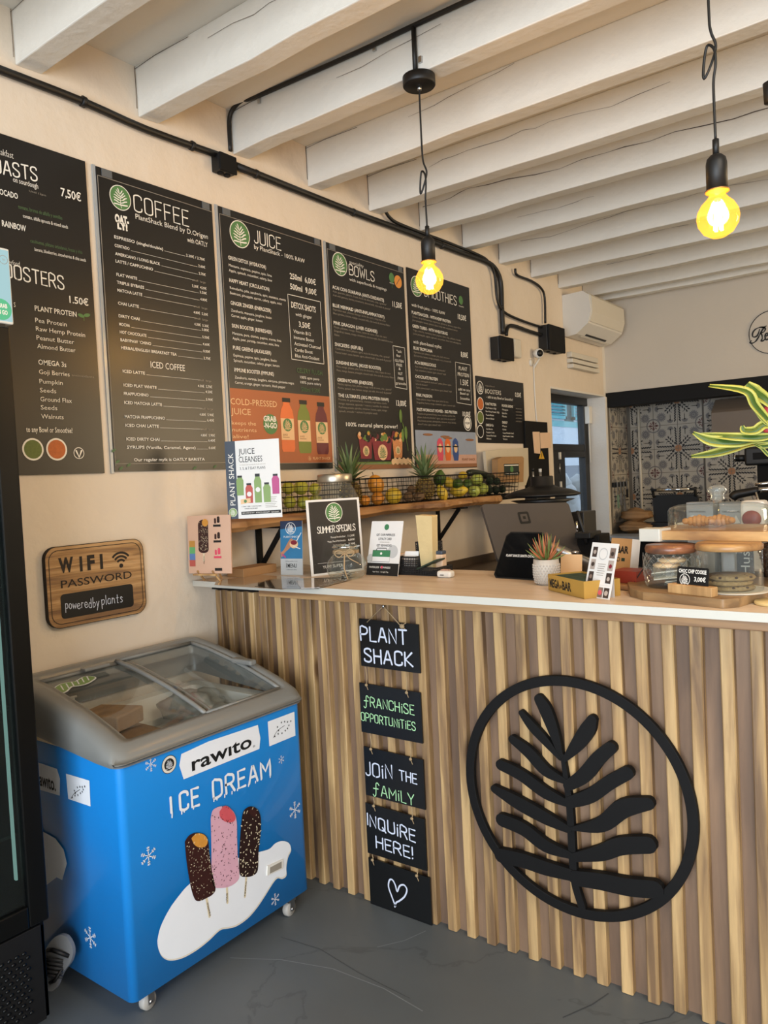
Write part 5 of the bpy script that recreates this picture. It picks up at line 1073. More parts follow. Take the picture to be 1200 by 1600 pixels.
# ------------------------------------------------------------------ live-edge shelf on brackets
wood('live_edge', '#c08a4c', '#a5702f', '#7c4c1c', (10, 1.3, 14), .5, per=.1, bump=.35); mat('bark', '#4a2f1a', .9, var=.3, scale=30, bump=.8, bscale=60)
ZS = 1.314
sh = thing('wall_shelf', 'live-edge wooden plank shelf on black angle brackets under the menu boards', 'shelf', (.1, 2.95, 1.27))
for (y0, y1, sd_) in ((1.93, 3.27, 3), (3.255, 4.02, 9)):
    rq = random.Random(sd_); n = 36; vs = []
    for i in range(n+1):
        y = y0+(y1-y0)*i/n; e = .205+.012*math.sin(y*7+sd_)+.006*math.sin(y*23)+rq.uniform(-.003, .003); b = 1.268+.004*math.sin(y*9)+rq.uniform(-.0015, .0015)
        vs += [(.003, y, b), (e-.02, y, b-.001), (e+.004, y, b+.016), (e+.002, y, ZS-.012), (e-.008, y, ZS), (.003, y, ZS)]
    MB().add(vs, [(6*i+a, 6*i+6+a, 6*i+6+(a+1) % 6, 6*i+(a+1) % 6) for i in range(n) for a in range(6)]+[tuple(range(6)), tuple(6*n+a for a in range(6))[::-1]], 'live_edge').build('plank', parent=sh, bevel=.002)
for y in (2.25, 3.62):
    MB().box(.002, .008, y-.016, y+.016, 1.04, 1.264, 'black_metal').box(.002, .19, y-.016, y+.016, 1.258, 1.265, 'black_metal').bar((.006, y, 1.09), (.145, y, 1.26), .022, .006, 'black_metal', up=(0, 1, 0)).build('bracket', parent=sh)

# wire baskets
def basket(lab, y0, y1, x1=.195, h=.125, nx=4, ny=16, nz=6):
    t = thing('wire_basket', lab, 'basket', (.11, (y0+y1)/2, ZS), 'black wire baskets on the shelf'); x0 = .03; z0 = ZS+.003; z1 = z0+h
    def loop(z, k=0): return [(x0+k, y0+k, z), (x1-k, y0+k, z), (x1-k, y1-k, z), (x0+k, y1-k, z), (x0+k, y0+k, z)]
    fr = MB()
    for i in range(4): fr.tube([loop(z1)[i], loop(z1)[i+1]], .0035, 'black_metal', 6)
    fr.build('top_rail', parent=t); g = MB()
    for j in range(1, nz):
        z = z1-h*j/nz; k = .012*j/nz
        for i in range(4): g.tube([loop(z, k)[i], loop(z, k)[i+1]], .0014, 'black_metal', 4, caps=False)
    for i in range(ny+1):
        y = y0+(y1-y0)*i/ny; yb = y0+.012+(y1-y0-.024)*i/ny; g.tube([(x1, y, z1), (x1-.012, yb, z0), (x0+.012, yb, z0), (x0, y, z1)], .0014, 'black_metal', 4, caps=False)
    for i in range(1, nx+1):
        x = x0+(x1-x0)*i/(nx+1); g.tube([(x, y0, z1), (x, y0+.012, z0), (x, y1-.012, z0), (x, y1, z1)], .0014, 'black_metal', 4, caps=False)
    g.build('wire_grid', parent=t, kind='stuff'); return t
basket('left black wire basket of quinces, behind the juice poster', 2.16, 2.70)
basket('middle black wire basket of oranges and kiwis', 2.74, 3.42)
basket('right black wire basket of lemons, limes and apples, reaching the shelf end', 3.45, 4.27-.02, nx=4, ny=20)
MB().box(.005, .19, 4.02, 4.30, 1.285, 1.314, 'black_matt').build('shelf_block', label='short dark ledge carrying the right end of the wire basket', cat='ledge')

# fruit
mat('quince_skin', '#a9a83a', .45, var=.25, scale=22, per=.08); mat('orange_skin', '#d0852a', .45, var=.15, scale=30, bump=.2, bscale=300, per=.1); mat('lemon_skin', '#cfae33', .42, var=.15, scale=25, bump=.15, bscale=250, per=.08)
mat('lime_skin', '#3f5a1c', .38, var=.25, scale=25, bump=.15, bscale=200, per=.15); mat('apple_skin', '#a8b04e', .32, var=.18, scale=16, per=.08); mat('kiwi_skin', '#6b5134', .85, var=.25, scale=60, bump=.4, bscale=300, per=.1)
mat('avocado_skin', '#20301a', .55, var=.35, scale=50, bump=.6, bscale=160, per=.2); mat('courgette_skin', '#1a2413', .4, var=.3, scale=20); mat('stalk', '#4a3a22', .8); mat('papaya_skin', '#d8922f', .4, var=.25, scale=10)
def fr_apple(p): r = math.hypot(p.x, p.y); return 1-.22*math.exp(-r*r*9)*(1 if p.z > 0 else .6)
def fr_pear(p): return 1-.16*max(0, p.z)+.05*math.sin(4*math.atan2(p.y, p.x))*.4
def fr_lemon(p): return 1+.22*max(0, abs(p.z)-.86)/.14
def fr_round(p): return 1-.05*max(0, abs(p.z)-.9)*10
KIND = {'quince': ('quince_skin', (1, 1, 1.08), fr_pear), 'orange': ('orange_skin', (1, 1, .96), fr_round), 'lemon': ('lemon_skin', (.8, .8, 1.12), fr_lemon), 'lime': ('lime_skin', (.92, .92, 1.1), fr_lemon), 'apple': ('apple_skin', (1, 1, .9), fr_apple),
        'kiwi': ('kiwi_skin', (.82, .82, 1.1), fr_round), 'avocado': ('avocado_skin', (.8, .8, 1.15), fr_pear), 'melon': ('lemon_skin', (1, 1, 1.05), fr_round), 'papaya': ('papaya_skin', (.9, .9, 1.2), fr_pear)}
PROTO = {}
def fruit(kind, X, Y, rp, lab, group, x=.12, rot=(0, 0), cat=None):
    p = at(X, Y, 0, x); r = rp*depth(p)/FPX; p.z = max(p.z, ZS+r*.9+.004)
    if kind not in PROTO:
        mt, rd, f = KIND[kind]; t = thing(kind, lab, cat or kind, (0, 0, 0), group)
        MB().ell((0, 0, 0), rd, mt, 22, 14, f=f).build('skin', parent=t); MB().tube([(0, 0, rd[2]*.82), (.02, .02, rd[2]*.95), (.06, .02, rd[2]*1.12)], [.07, .045, .06], 'stalk', 6).build('stalk', parent=t); PROTO[kind] = t
    else: t = copy_tree(PROTO[kind], lab)
    t['group'] = group; t.location = p; t.scale = (r, r, r); t.rotation_euler = (math.radians(rot[0]), math.radians(rot[1]), rp*1.7); return t
g1, g2, g3 = 'quinces in the left wire basket', 'fruit in the middle wire basket', 'fruit in the right wire basket'
for a in (('quince', 450, 762, 10, 'quince at the left end of the top layer in the left basket', g1, .12, (20, 10)), ('quince', 470, 762, 11.5, 'large quince in the middle of the top layer in the left basket', g1, .11, (80, 0)), ('quince', 492, 764, 9.5, 'quince at the right of the top layer, touching the glass dispenser', g1, .12, (60, 30)),
          ('quince', 452, 784, 10, 'quince at the lower left of the left basket', g1, .14, (0, 60)), ('quince', 474, 785, 10.5, 'quince at the bottom middle of the left basket', g1, .14, (40, 70)), ('quince', 493, 782, 10, 'quince at the lower right of the left basket', g1, .14, (90, 10)),
          ('papaya', 587, 756, 14, 'large orange papaya standing at the left of the middle basket', g2, .09, (10, 10)), ('orange', 570, 782, 8.5, 'small orange low at the left end of the middle basket', g2, .15, (0, 0)), ('orange', 590, 779, 10.5, 'orange below the papaya in the middle basket', g2, .155, (40, 20)), ('melon', 615, 776, 13, 'round yellow melon at the centre of the middle basket', g2, .14, (80, 30)),
          ('kiwi', 638, 777, 9.5, 'brown kiwi beside the yellow melon', g2, .15, (80, 0)), ('kiwi', 655, 781, 8.5, 'brown kiwi in front of the right pineapple', g2, .165, (70, 50)), ('kiwi', 643, 765, 8, 'brown kiwi on top of the other kiwis', g2, .12, (90, 20)),
          ('lime', 687, 748, 11, 'dark green lime at the top left of the right basket', g3, .09, (10, 20)), ('lemon', 702, 754, 10, 'lemon in the top layer between two green limes', g3, .11, (20, 60)), ('lime', 715, 756, 9.5, 'green lime resting in front of the top-layer lemon', g3, .15, (90, 0)), ('lemon', 691, 773, 10.5, 'lemon at the lower left of the right basket', g3, .15, (20, 10)),
          ('lemon', 717, 773, 12, 'big lemon lying at the bottom middle of the right basket', g3, .15, (85, 30)), ('apple', 745, 749, 10, 'yellow-green apple at the top right of the right basket', g3, .12, (20, 0)), ('apple', 754, 764, 9.5, 'yellow-green apple at the right edge of the apple pile', g3, .14, (-30, 30)), ('apple', 741, 771, 9.5, 'yellow-green apple at the bottom of the apple pile', g3, .165, (50, 0)),
          ('lime', 730, 757, 9, 'green lime wedged between lemon and apples', g3, .11, (50, 50)), ('lemon', 723, 743, 8, 'small lemon peeking over the rim at the back of the right basket', g3, .08, (80, 0))): fruit(*a)
for i, (x, y) in enumerate(((765, 751), (776, 752), (763, 763), (774, 765), (764, 775), (775, 776), (785, 770))): fruit('avocado', x, y, 7.5, ('topmost', 'second', 'third', 'fourth', 'fifth', 'sixth', 'rightmost')[i]+' small dark avocado in the heap at the end of the right basket', 'dark avocados in the right wire basket', .10+.02*(i % 3), (70+9*i, 40*i))
q = [at(x, y, 0, .08) for x, y in ((731, 740), (738, 738), (750, 740), (768, 746), (785, 750))]
MB().tube(smooth(q, 4), [.008]+[.019]*8+[.021]*4+[.017]*3+[.010], 'courgette_skin', 12).build('courgette', label='long dark courgette lying on top of the right wire basket', cat='courgette')

# pineapples
mat('pine_skin', '#5e4620', .7, var=.4, scale=60, per=.05); mat('pine_eye', '#7e6a2c', .6, var=.4, scale=90); mat('pine_leaf', '#56683c', .5, var=.3, scale=25); mat('pine_leaf_pale', '#7d8a5c', .5, var=.25, scale=25)
def pineapple(lab, c, r, h, lh, seed):
    t = thing('pineapple', lab, 'pineapple', (c[0], c[1], c[2]-h/2), 'pineapples on the shelf'); c = Vector(c)
    MB().ell(c, (r, r, h/2), 'pine_skin', 28, 18, f=lambda p: 1+.04*(abs(p.z) < .8)).build('skin', parent=t); m = MB()
    for j in range(9):
        zz = -.8+1.6*j/8
        for i in range(12):
            a = 2*PI*(i+(j % 2)*.5)/12; rr_ = math.sqrt(max(0, 1-zz*zz))
            m.ell(c+Vector((r*1.0*rr_*math.cos(a), r*rr_*math.sin(a), h/2*zz)), (r*.17, r*.17, h*.045), 'pine_eye', 6, 4)
    m.build('eyes', parent=t, kind='stuff'); rq = random.Random(seed)
    for i in range(46):
        a = i*2.4; k = i/46; e = math.radians(18+68*k+rq.uniform(-6, 6)); L_ = lh*(.55+.5*k if k < .8 else 1.0)*rq.uniform(.9, 1.1); w = .017*(1-.3*k); m = MB(); vs = []; n = 5
        d = Vector((math.cos(a), math.sin(a), 0)); sd_ = Vector((-math.sin(a), math.cos(a), 0)); p = c+Vector((0, 0, h*.46))+d*r*.25*(1-k)+Vector((0, 0, .03*k)); ee = e
        for q_ in range(n+1):
            u = q_/n; ww = w*(1-u)**.7*(.6+.8*u if u < .4 else .92); nn = (d*-math.sin(ee)+Vector((0, 0, math.cos(ee))))
            vs += [p-sd_*ww, p-nn*ww*.35, p+sd_*ww]; ee2 = ee-math.radians(26)*u*(1-k*.6); p = p+(d*math.cos(ee2)+Vector((0, 0, math.sin(ee2))))*L_/n
        m.add(vs, [(3*q_+b_, 3*q_+3+b_, 3*q_+4+b_, 3*q_+1+b_) for q_ in range(n) for b_ in range(2)], 'pine_leaf' if i % 3 else 'pine_leaf_pale', True); m.build('leaf', parent=t)
    return t
p = at(664, 767, 0, .11); pineapple('pineapple standing in the middle basket with its whole crown in view', (.11, p.y, ZS+.063), .047, .118, .155, 3)
p = at(548, 772, 0, .11); pineapple('pineapple half hidden behind the big glass dispenser', (.11, p.y, ZS+.063), .047, .115, .15, 5)

# resealable pouch leaning at the end of the shelf and clear bag behind it
mat('pouch_kraft', '#a07b50', .6, var=.12, scale=20, bump=.3, bscale=30); mat('clear_bag', '#c9bda4', .25, var=.05); mat('dark_label', '#1c2a22', .5)
PP = Plane((.10, 0, 0), (0, 1, 0), (0, 0, 1), (730, 660, 6)); q = [PP.px(x, y) for x, y in ((262, 560), (258, 345), (300, 325), (490, 320), (505, 335), (500, 560))]
po = thing('pouch', 'brown kraft pouch with a dark label behind the right wire basket', 'pouch', PP.P(q[0][0], q[0][1])); MB().prism(q, PP, -.02, .02, 'pouch_kraft').build('bag', parent=po, bevel=.008); m = MB(); a0, b0 = PP.px(320, 500); a1, b1 = PP.px(455, 388)
m.box(.1205, .1212, a0, a1, b0, b1, 'dark_label'); P2 = Plane((.1215, 0, 0), (0, 1, 0), (0, 0, 1)); m.disc(P2, (a0+a1)/2, (b0+b1)/2, .022, .0003, 'green_print', 20); m.box(.1212, .1216, a0+.005, a1-.005, b1-.012, b1-.006, 'white_print'); m.box(.1212, .1216, a0+.02, a1-.02, b0+.01, b0+.014, 'white_print'); m.build('label_print', parent=po)
PP2 = Plane((.05, 0, 0), (0, 1, 0), (0, 0, 1), (730, 660, 6)); q = [PP2.px(x, y) for x, y in ((185, 560), (160, 270), (330, 250), (560, 240), (568, 500), (540, 590), (480, 600))]
MB().prism(q, PP2, -.012, .008, 'clear_bag').build('plastic_bag', label='pale crumpled plastic bag hanging on the wall behind the kraft pouch', cat='bag', bevel=.004)

# ------------------------------------------------------------------ cards, posters and stands
ZC0 = 1.0853
def card(name, lab, cat, anchor, yaw, tilt, w, h, m_face, th=.002, m_side=None, crop=(0, 0, 1), group=None, part='sheet'):
    pl = tilted(anchor, yaw, tilt); t = thing(name, lab, cat, pl.P(w/2, 0), group)
    MB().prism([(0, 0), (w, 0), (w, h), (0, h)], pl, -th, 0, m_face, m_side).build(part, parent=t); pl.crop = crop; return t, pl
# A4 juice poster on the shelf end
t, pl = card('poster', 'white upright poster of juice bottles standing at the left end of the shelf', 'poster', (.190, 1.925, ZS+.001), 26, 1, .207, .284, 'paper_white', .003, crop=(280, 660, 4))
pl = Plane(pl.o, pl.u, pl.v, (280, 660, 4)); m = MB(); mat('slate_blue', '#3c4552', .5); mat('bottle_green', '#7f9a58', .5); mat('bottle_pink', '#b0457c', .5); mat('bottle_red', '#b24a3c', .5)
m.box; m.flat([(0, 0), (.040, 0), (.040, .284), (0, .284)], pl, .0004, 'slate_blue'); v_ = Plane(pl.P(.031, .05), pl.v, -pl.u)
text(m, v_, 'PLANT SHACK', 'white_print', uv=(0, 0), width=.19, capm=.021, d=.0008, w=-.005, res=3); logo(m, pl, .02, .024, .016, .0006, MATS['sticker_green'], MATS['white_print'])
text(m, pl, 'JUICE', 'black_print', uv=(.052, .234), width=.062, capm=.022, d=.0006); text(m, pl, 'CLEANSES', 'black_print', uv=(.052, .205), width=.09, capm=.022, d=.0006); text(m, pl, '3, 5, & 7 DAY PLANS', 'black_print', uv=(.054, .178), width=.098, capm=.010, d=.0006); text(m, pl, 'to cleanse and nourish the body and mind', 'grey_print', uv=(.054, .194), width=.098, capm=.004, d=.0006)
for i, mm in enumerate(('bottle_green', 'bottle_red', 'bottle_green', 'bottle_green', 'bottle_pink')):
    x = .052+.034*i; hb = .105 if i == 2 else .072; zb_ = .056 if i in (1, 2, 3) else .085
    m.flat([(x-.013, zb_), (x+.013, zb_), (x+.014, zb_+hb*.75), (x+.008, zb_+hb*.9), (x-.008, zb_+hb*.9), (x-.014, zb_+hb*.75)], pl, .0006+.0001*i, mm); m.flat([(x-.009, zb_+hb*.9), (x+.009, zb_+hb*.9), (x+.009, zb_+hb), (x-.009, zb_+hb)], pl, .0012, 'cap_black')
    if i in (1, 2): m.disc(pl, x, zb_+hb*.45, .009, .0013, 'paper_white', 14)
m.flat([(.052, .052), (.09, .058), (.09, .074), (.052, .07)], pl, .0014, 'cream_print'); m.disc(pl, .07, .063, .006, .0017, 'green_print', 12)
for i in range(7): m.flat([(.145, .074-.006*i), (.19-.004*(i % 3), .074-.006*i), (.19-.004*(i % 3), .0755-.006*i), (.145, .0755-.006*i)], pl, .0008, 'grey_print')
text(m, pl, '1 DAY 30€  3 DAYS 85€', 'black_print', uv=(.055, .042), width=.075, capm=.004, d=.0006, w=.01); text(m, pl, 'ORDER NOW 40€', 'black_print', uv=(.065, .034), width=.05, capm=.004, d=.0006, w=.01)
m.flat([(.052, .014), (.203, .016), (.203, .027), (.052, .025)], pl, .0006, 'black_print'); text(m, pl, 'REDUCES BLOAT   BOOSTS IMMUNITY   DETOXIFY', 'white_print', uv=(.056, .018), width=.14, capm=.0045, d=.001); m.build('print', parent=t)
# ice-cream board on a little easel
mat('pink_board', '#cfa88e', .6, var=.08, scale=7); mat('orange_box', '#b9873e', .5); mat('green_box', '#62a86a', .5); mat('blue_box', '#5b7cb0', .5); mat('red_box', '#b5564c', .5)
wood('easel_wood', '#cfa468', '#bd9055', '#a0763f', (14, 14, 2), .5, per=0, knots=False)
anch = at(295, 896, 0, .022); t, pl = card('picture_board', 'pink board with an ice lolly picture standing on a small easel at the counter end', 'picture', anch, 14, 3, .190, .215, 'pink_board', .005); pl.u = pl.u*1.0; m = MB()
s_ = .155/280.; 
def lol(pl, m, x, y, w, h, mm, n, ns):
    m.flat([(x-w/2, y+w*.3)]+[(x+w/2*math.cos(q), y+w*.3+w*.3*math.sin(q)) for q in [PI+PI*i/6 for i in range(1, 6)]]+[(x+w/2, y+w*.3), (x+w/2, y+h-w*.45)]+[(x+w/2*math.cos(q), y+h-w*.45+w*.45*math.sin(q)) for q in [PI*i/8 for i in range(1, 8)]]+[(x-w/2, y+h-w*.45)], pl, .0006, mm)
    m.stroke([(x, y-h*.22), (x, y)], pl, w*.16, .0004, 'stick'); rq = random.Random(n)
    for i in range(n): r_ = w*.03; a_, b_ = x+rq.uniform(-.44, .44)*w, y+rq.uniform(.08, .92)*h; m.flat([(a_-r_, b_), (a_, b_-r_), (a_+r_, b_), (a_, b_+r_)], pl, .0012, ns)
lol(pl, m, .070, .075, .045, .125, 'choc', 90, 'nut'); m.disc(pl, .080, .188, .014, .0016, 'bite_orange', 14)
for i, mm in enumerate(('orange_box', 'green_box', 'blue_box', 'red_box')): m.flat([(.006, .098-.024*i), (.032, .098-.024*i), (.032, .122-.024*i), (.006, .122-.024*i)], pl, .0006, mm)
for i in range(3):
    y = .172-.058*i; m.flat([(.115, y), (.148, y), (.148, y+.008), (.115, y+.008)], pl, .0006, 'black_print' if i != 2 else 'pink_print'); lol(pl, m, .124, y+.012, .009, .02, 'choc' if i < 2 else 'pink_print', 4, 'nut'); lol(pl, m, .138, y+.014, .012, .024, 'choc2' if i < 2 else 'pink_print', 6, 'nut')
m.flat([(.118, .01), (.15, .01), (.15, .02), (.118, .02)], pl, .0006, 'black_print'); v_ = Plane(pl.P(.072, .05), -pl.v, pl.u); text(m, v_, 'rawito', 'black_print', uv=(-.015, -.002), width=.03, capm=.004, d=.0016, w=.02)
m.build('print', parent=t)
ea = thing('easel', 'tiny pine easel holding the ice lolly board', 'easel', pl.P(.078, -.02)); 
for a_ in (.045, .11): MB().bar(tuple(pl.P(a_, .01, .008)), (pl.P(a_+(.012 if a_ > .1 else -.012), 0, 0).x, 1.912, ZC0+.002), .006, .005, 'easel_wood').build('leg', parent=ea)
MB().bar(tuple(pl.P(.028, -.004, .006)), tuple(pl.P(.128, -.004, .006)), .014, .006, 'easel_wood').build('ledge', parent=ea); MB().bar(tuple(pl.P(.078, .10, -.012)), (pl.P(.078, 0, -.07).x, pl.P(.078, 0, -.09).y, ZC0+.002), .006, .005, 'easel_wood').build('rear_leg', parent=ea)
# cardboard box, paper sheets
mat('box_card', '#a37b50', .7, var=.06, bump=.05)
p0 = at(365, 902, 2, ZC0); p1 = at(417, 893, 2, ZC0); d_ = (p1-p0); MB().obox((p0+p1)/2+Vector((-.03, .05, .0165))+Vector((.035, -.045, 0)), (d_.x, d_.y, 0), Vector((-d_.y, d_.x, 0)).normalized()*.09, (0, 0, .033), 'box_card').build('small_box', label='small flat cardboard box right of the ice lolly board', cat='box', bevel=.002)
mat('glossy_sheet', '#9a8a78', .12, var=.25, scale=8, coat=.6); mat('glossy_sheet2', '#3c332c', .12, var=.5, scale=12, coat=.6)
for i, (L_, mm, lb) in enumerate(((((338, 908), (398, 898), (470, 902), (462, 918), (440, 921), (335, 914)), 'glossy_sheet', 'glossy leaflet lying flat in front of the small cardboard box'), (((398, 916), (420, 905), (540, 902), (507, 912), (498, 920), (440, 920)), 'glossy_sheet2', 'dark glossy leaflet lying flat in front of the menu card'), (((462, 908), (505, 903), (550, 905), (500, 918), (470, 919)), 'glossy_sheet', 'glossy leaflet lying flat under the glass bowl side'))):
    q = [at(x, y, 2, ZC0+.001+.0012*i) for x, y in L_]; MB().prism([(p.x, p.y) for p in q], HZ, q[0].z-.0005, q[0].z+.0005, mm).build('leaflet', label=lb, cat='leaflet', group='leaflets flat on the counter')
# tall menu card
t, pl = card('menu_card', 'slim blue and grey menu card with a hand holding a cup', 'card', at(439, 898, 2, ZC0), 10, 4, .100, .207, 'paper_white', .003)
mat('sea_blue', '#2f6f96', .5, var=.3, scale=9); mat('sea_dark', '#22304a', .5, var=.5, scale=20); mat('skin_print', '#b07a58', .6); mat('card_grey', '#b4b6b4', .5); m = MB()
m.flat([(.0, .062), (.1, .062), (.1, .207), (0, .207)], pl, .0004, 'sea_blue'); m.flat([(0, .175), (.1, .185), (.1, .207), (0, .207)], pl, .0007, 'sea_dark'); m.flat([(0, 0), (.1, 0), (.1, .062), (0, .062)], pl, .0004, 'card_grey'); m.ring(pl, .048, .178, .021, .023, .001, 'white_print', 28); leaf_mark(m, pl, .048, .178, .021, .001, 'white_print')
text(m, pl, 'PLANT SHACK', 'white_print', uv=(.016, .142), width=.07, capm=.008, d=.0008); q = [tuple(p) for p in smooth([(.005, .065), (.02, .085), (.045, .105), (.06, .128), (.05, .14), (.035, .125), (.015, .095), (.0, .085)], 3)]; m.flat(q, pl, .0008, 'skin_print'); m.disc(pl, .062, .118, .019, .0012, 'cream_print', 20, ry=.016); m.disc(pl, .062, .124, .015, .0015, 'berry', 20, ry=.009)
m.stroke([(.01, .078), (.022, .068)], pl, .006, .0015, 'bottle_pink'); m.stroke([(.075, .13), (.095, .16)], pl, .003, .0012, 'white_print'); m.stroke([(.09, .10), (.06, .11)], pl, .003, .0012, 'white_print')
text(m, pl, 'MENU', 'black_print', uv=(.032, .028), width=.042, capm=.016, d=.0008, w=.015); text(m, pl, 'POSTRES & BOWLS TO GO', 'black_print', uv=(.022, .05), width=.055, capm=.004, d=.0008); text(m, pl, 'TAKEAWAY MENU', 'black_print', uv=(.026, .018), width=.048, capm=.004, d=.0008); m.stroke([(.026, .028), (.026, .044)], pl, .002, .0008, 'black_print'); m.build('print', parent=t)
# summer specials
t, pl = card('menu_stand', 'black summer specials card in a white-edged acrylic stand', 'stand', at(487, 901, 2, ZC0), 72, 3, .236, .284, 'paper_white', .003); m = MB(); mat('dark_card', '#2a2724', .4, var=.08)
pl = Plane(at(487, 901, 2, ZC0), pl.u, pl.v); m.flat([(.010, .008), (.226, .008), (.226, .276), (.010, .276)], pl, .0005, 'dark_card'); logo(m, pl, .118, .232, .038, .0008, MATS['green_print'], MATS['white_print'])
_pen(m, pl, 'SUMMER', 'white_print', uv=(.040, .158), width=.075, capm=.024, w=.0028, d=.001, gap=.16, jit=.02); _pen(m, pl, 'SPECIALS', 'white_print', uv=(.123, .158), width=.085, capm=.024, w=.0028, d=.001, gap=.16, jit=.02)
for i, (s_, pr) in enumerate((('Maracuyá Smoothie Bowl', '11,50€'), ('*Mango, Maca & Mint Smoothie', '8,80€'), ('Strawberry Caramella', '7,50€'), ('Matcha Mint', '6,50€'), ('Chamomile Ice', '4,80€'), ('*Plant Based Iced', '5,50€'))): text(m, pl, s_, 'white_print', uv=(.160, .135-.0155*i), capm=.0075, right=True, d=.001); text(m, pl, pr, 'white_print', uv=(.172, .135-.0155*i), width=.030, capm=.0075, d=.001, w=.01)
m.stroke([(.03, .045), (.17, .043)], pl, .001, .001, 'white_print'); text(m, pl, 'YUM! SUPER', 'white_print', uv=(.05, .024), width=.09, capm=.012, d=.001); m.build('print', parent=t); glass('acrylic', '#ffffff', .01, .05, .0); MB().prism([(-.003, -.0), (.239, 0), (.239, .288), (-.003, .288)], pl, .0022, .0032, 'acrylic').build('acrylic_front', parent=t)
# loyalty card
t, pl = card('loyalty_sign', 'white loyalty card sign with a green bag picture', 'sign', at(572, 898, 2, ZC0), -3, 14, .149, .2, 'paper_white', .003); m = MB(); mat('tote_green', '#3d7a52', .5); mat('pale_grey', '#b9b9b7', .5)
m.flat([(0, 0), (.149, 0), (.149, .045), (0, .045)], pl, .0004, 'black_print'); m.disc(pl, .075, .178, .011, .0006, 'tote_green', 20); text(m, pl, 'GET OUR PAPERLESS', 'black_print', uv=(.030, .145), width=.088, capm=.009, d=.0008, w=.01); text(m, pl, 'LOYALTY CARD', 'black_print', uv=(.042, .130), width=.062, capm=.009, d=.0008, w=.01); text(m, pl, 'GET REWARDED', 'black_print', uv=(.036, .106), width=.072, capm=.009, d=.0008, w=.01); text(m, pl, 'DOWNLOAD AND', 'grey_print', uv=(.05, .12), width=.045, capm=.004, d=.0008)
m.disc(pl, .115, .088, .024, .0005, 'pale_grey', 24); m.disc(pl, .012, .062, .016, .0005, 'pale_grey', 24); m.flat([(.022, .05), (.105, .05), (.105, .09), (.022, .09)], pl, .0012, 'paper_white'); m.flat([(.022, .068), (.105, .068), (.105, .092), (.022, .092)], pl, .0016, 'tote_green'); m.stroke([(.022, .05), (.105, .05), (.105, .092), (.022, .092), (.022, .05)], pl, .0012, .0018, 'black_print'); m.stroke([(.038, .092), (.042, .100), (.085, .100), (.089, .092)], pl, .0025, .0018, 'black_print'); m.disc(pl, .063, .08, .005, .002, 'white_print', 12)
text(m, pl, 'PAPERLESS  REWARDS', 'white_print', uv=(.012, .026), width=.10, capm=.007, d=.0008, w=.01); text(m, pl, 'App Store   Google Play', 'white_print', uv=(.03, .011), width=.075, capm=.005, d=.0008); m.disc(pl, .072, .03, .005, .0012, 'pink_print', 12); m.build('print', parent=t)

# ------------------------------------------------------------------ glassware
mat('lid_steel', '#b7ae9c', .35, metal=.9, var=.05); mat('water_rim', '#cfd3cc', .2)
P = at(534, 890, 1, 2.375); cx = P.x; dj = thing('drinks_dispenser', 'big ribbed glass dispenser jar with a metal lid behind the summer specials card', 'jar', (cx, 2.36, ZC0))
H = at(532, 752, 1, 2.36).z-ZC0; r = .5*(569-497)*depth((cx, 2.36, 1.3))/FPX
prof = [(r*.9, 0), (r*.98, .01), (r, .03), (r, H*.74), (r*.97, H*.82), (r*.85, H*.9), (r*.72, H*.95), (r*.70, H)]
MB().lathe(prof, (cx, 2.36, ZC0), 'clear_glass', 48).build('jar', parent=dj); m = MB()
for i in range(40): a = 2*PI*i/40; m.tube([(cx+r*1.003*math.cos(a), 2.36+r*1.003*math.sin(a), ZC0+H*.2), (cx+r*1.003*math.cos(a), 2.36+r*1.003*math.sin(a), ZC0+H*.72)], .0016, 'clear_glass', 4)
m.build('ribs', parent=dj, kind='stuff'); MB().lathe([(r*.74, 0), (r*.76, .004), (r*.76, .028), (r*.72, .034), (0, .036)], (cx, 2.36, ZC0+H-.004), 'lid_steel', 40).build('lid', parent=dj); tp = ZC0+.09; tx = cx+r*.8; MB().tube([(cx+r*.75, 2.30, tp), (cx+r*.75+.03, 2.27, tp), (cx+r*.75+.045, 2.26, tp-.02)], .008, 'black_plastic', 8).lathe([(.012, -.004), (.012, .004)], (cx+r*.75+.02, 2.28, tp+.015), 'black_plastic', 12).build('tap', parent=dj)
# round bowl vase with twine
P = at(547, 905, 2, ZC0); c = (.575, 2.125, ZC0); bw_ = thing('glass_vase', 'round clear glass vase tied with twine in front of the summer specials card', 'vase', c); rb = .5*(579-515)*depth(c)/FPX; hb = at(547, 853, 1, 2.125).z-ZC0
prof = [(rb*.6, 0), (rb*.82, .006), (rb*.97, hb*.22), (rb, hb*.36), (rb*.93, hb*.54), (rb*.72, hb*.72), (rb*.60, hb*.80), (rb*.60, hb*.93), (rb*.68, hb*.97), (rb*.66, hb)]
MB().lathe(prof, c, 'clear_glass', 48).build('bowl', parent=bw_); MB().lathe([(rb*.67, -.002), (rb*.70, 0), (rb*.67, .003)], (c[0], c[1], ZC0+hb*.985), 'chrome', 40, caps=False).build('rim', parent=bw_)
m = MB()
for k in range(3): m.tube([(c[0]+rb*.62*math.cos(q), c[1]+rb*.62*math.sin(q), ZC0+hb*(.80+.03*k)) for q in [2*PI*i/24 for i in range(25)]], .0025, 'twine', 6)
fd = Vector((.55, -.83, 0)); sdv = Vector((.83, .55, 0)); k0 = Vector(c)+fd*rb*.66+Vector((0, 0, hb*.82))
m.tube(smooth([k0, k0+sdv*.02+Vector((0, 0, .012))+fd*.006, k0+sdv*.035+fd*.004, k0+sdv*.02+Vector((0, 0, -.012))+fd*.01, k0], 4), .002, 'twine', 6); m.tube(smooth([k0, k0-sdv*.02+Vector((0, 0, .01))+fd*.006, k0-sdv*.035+fd*.004, k0-sdv*.02+Vector((0, 0, -.014))+fd*.01, k0], 4), .002, 'twine', 6)
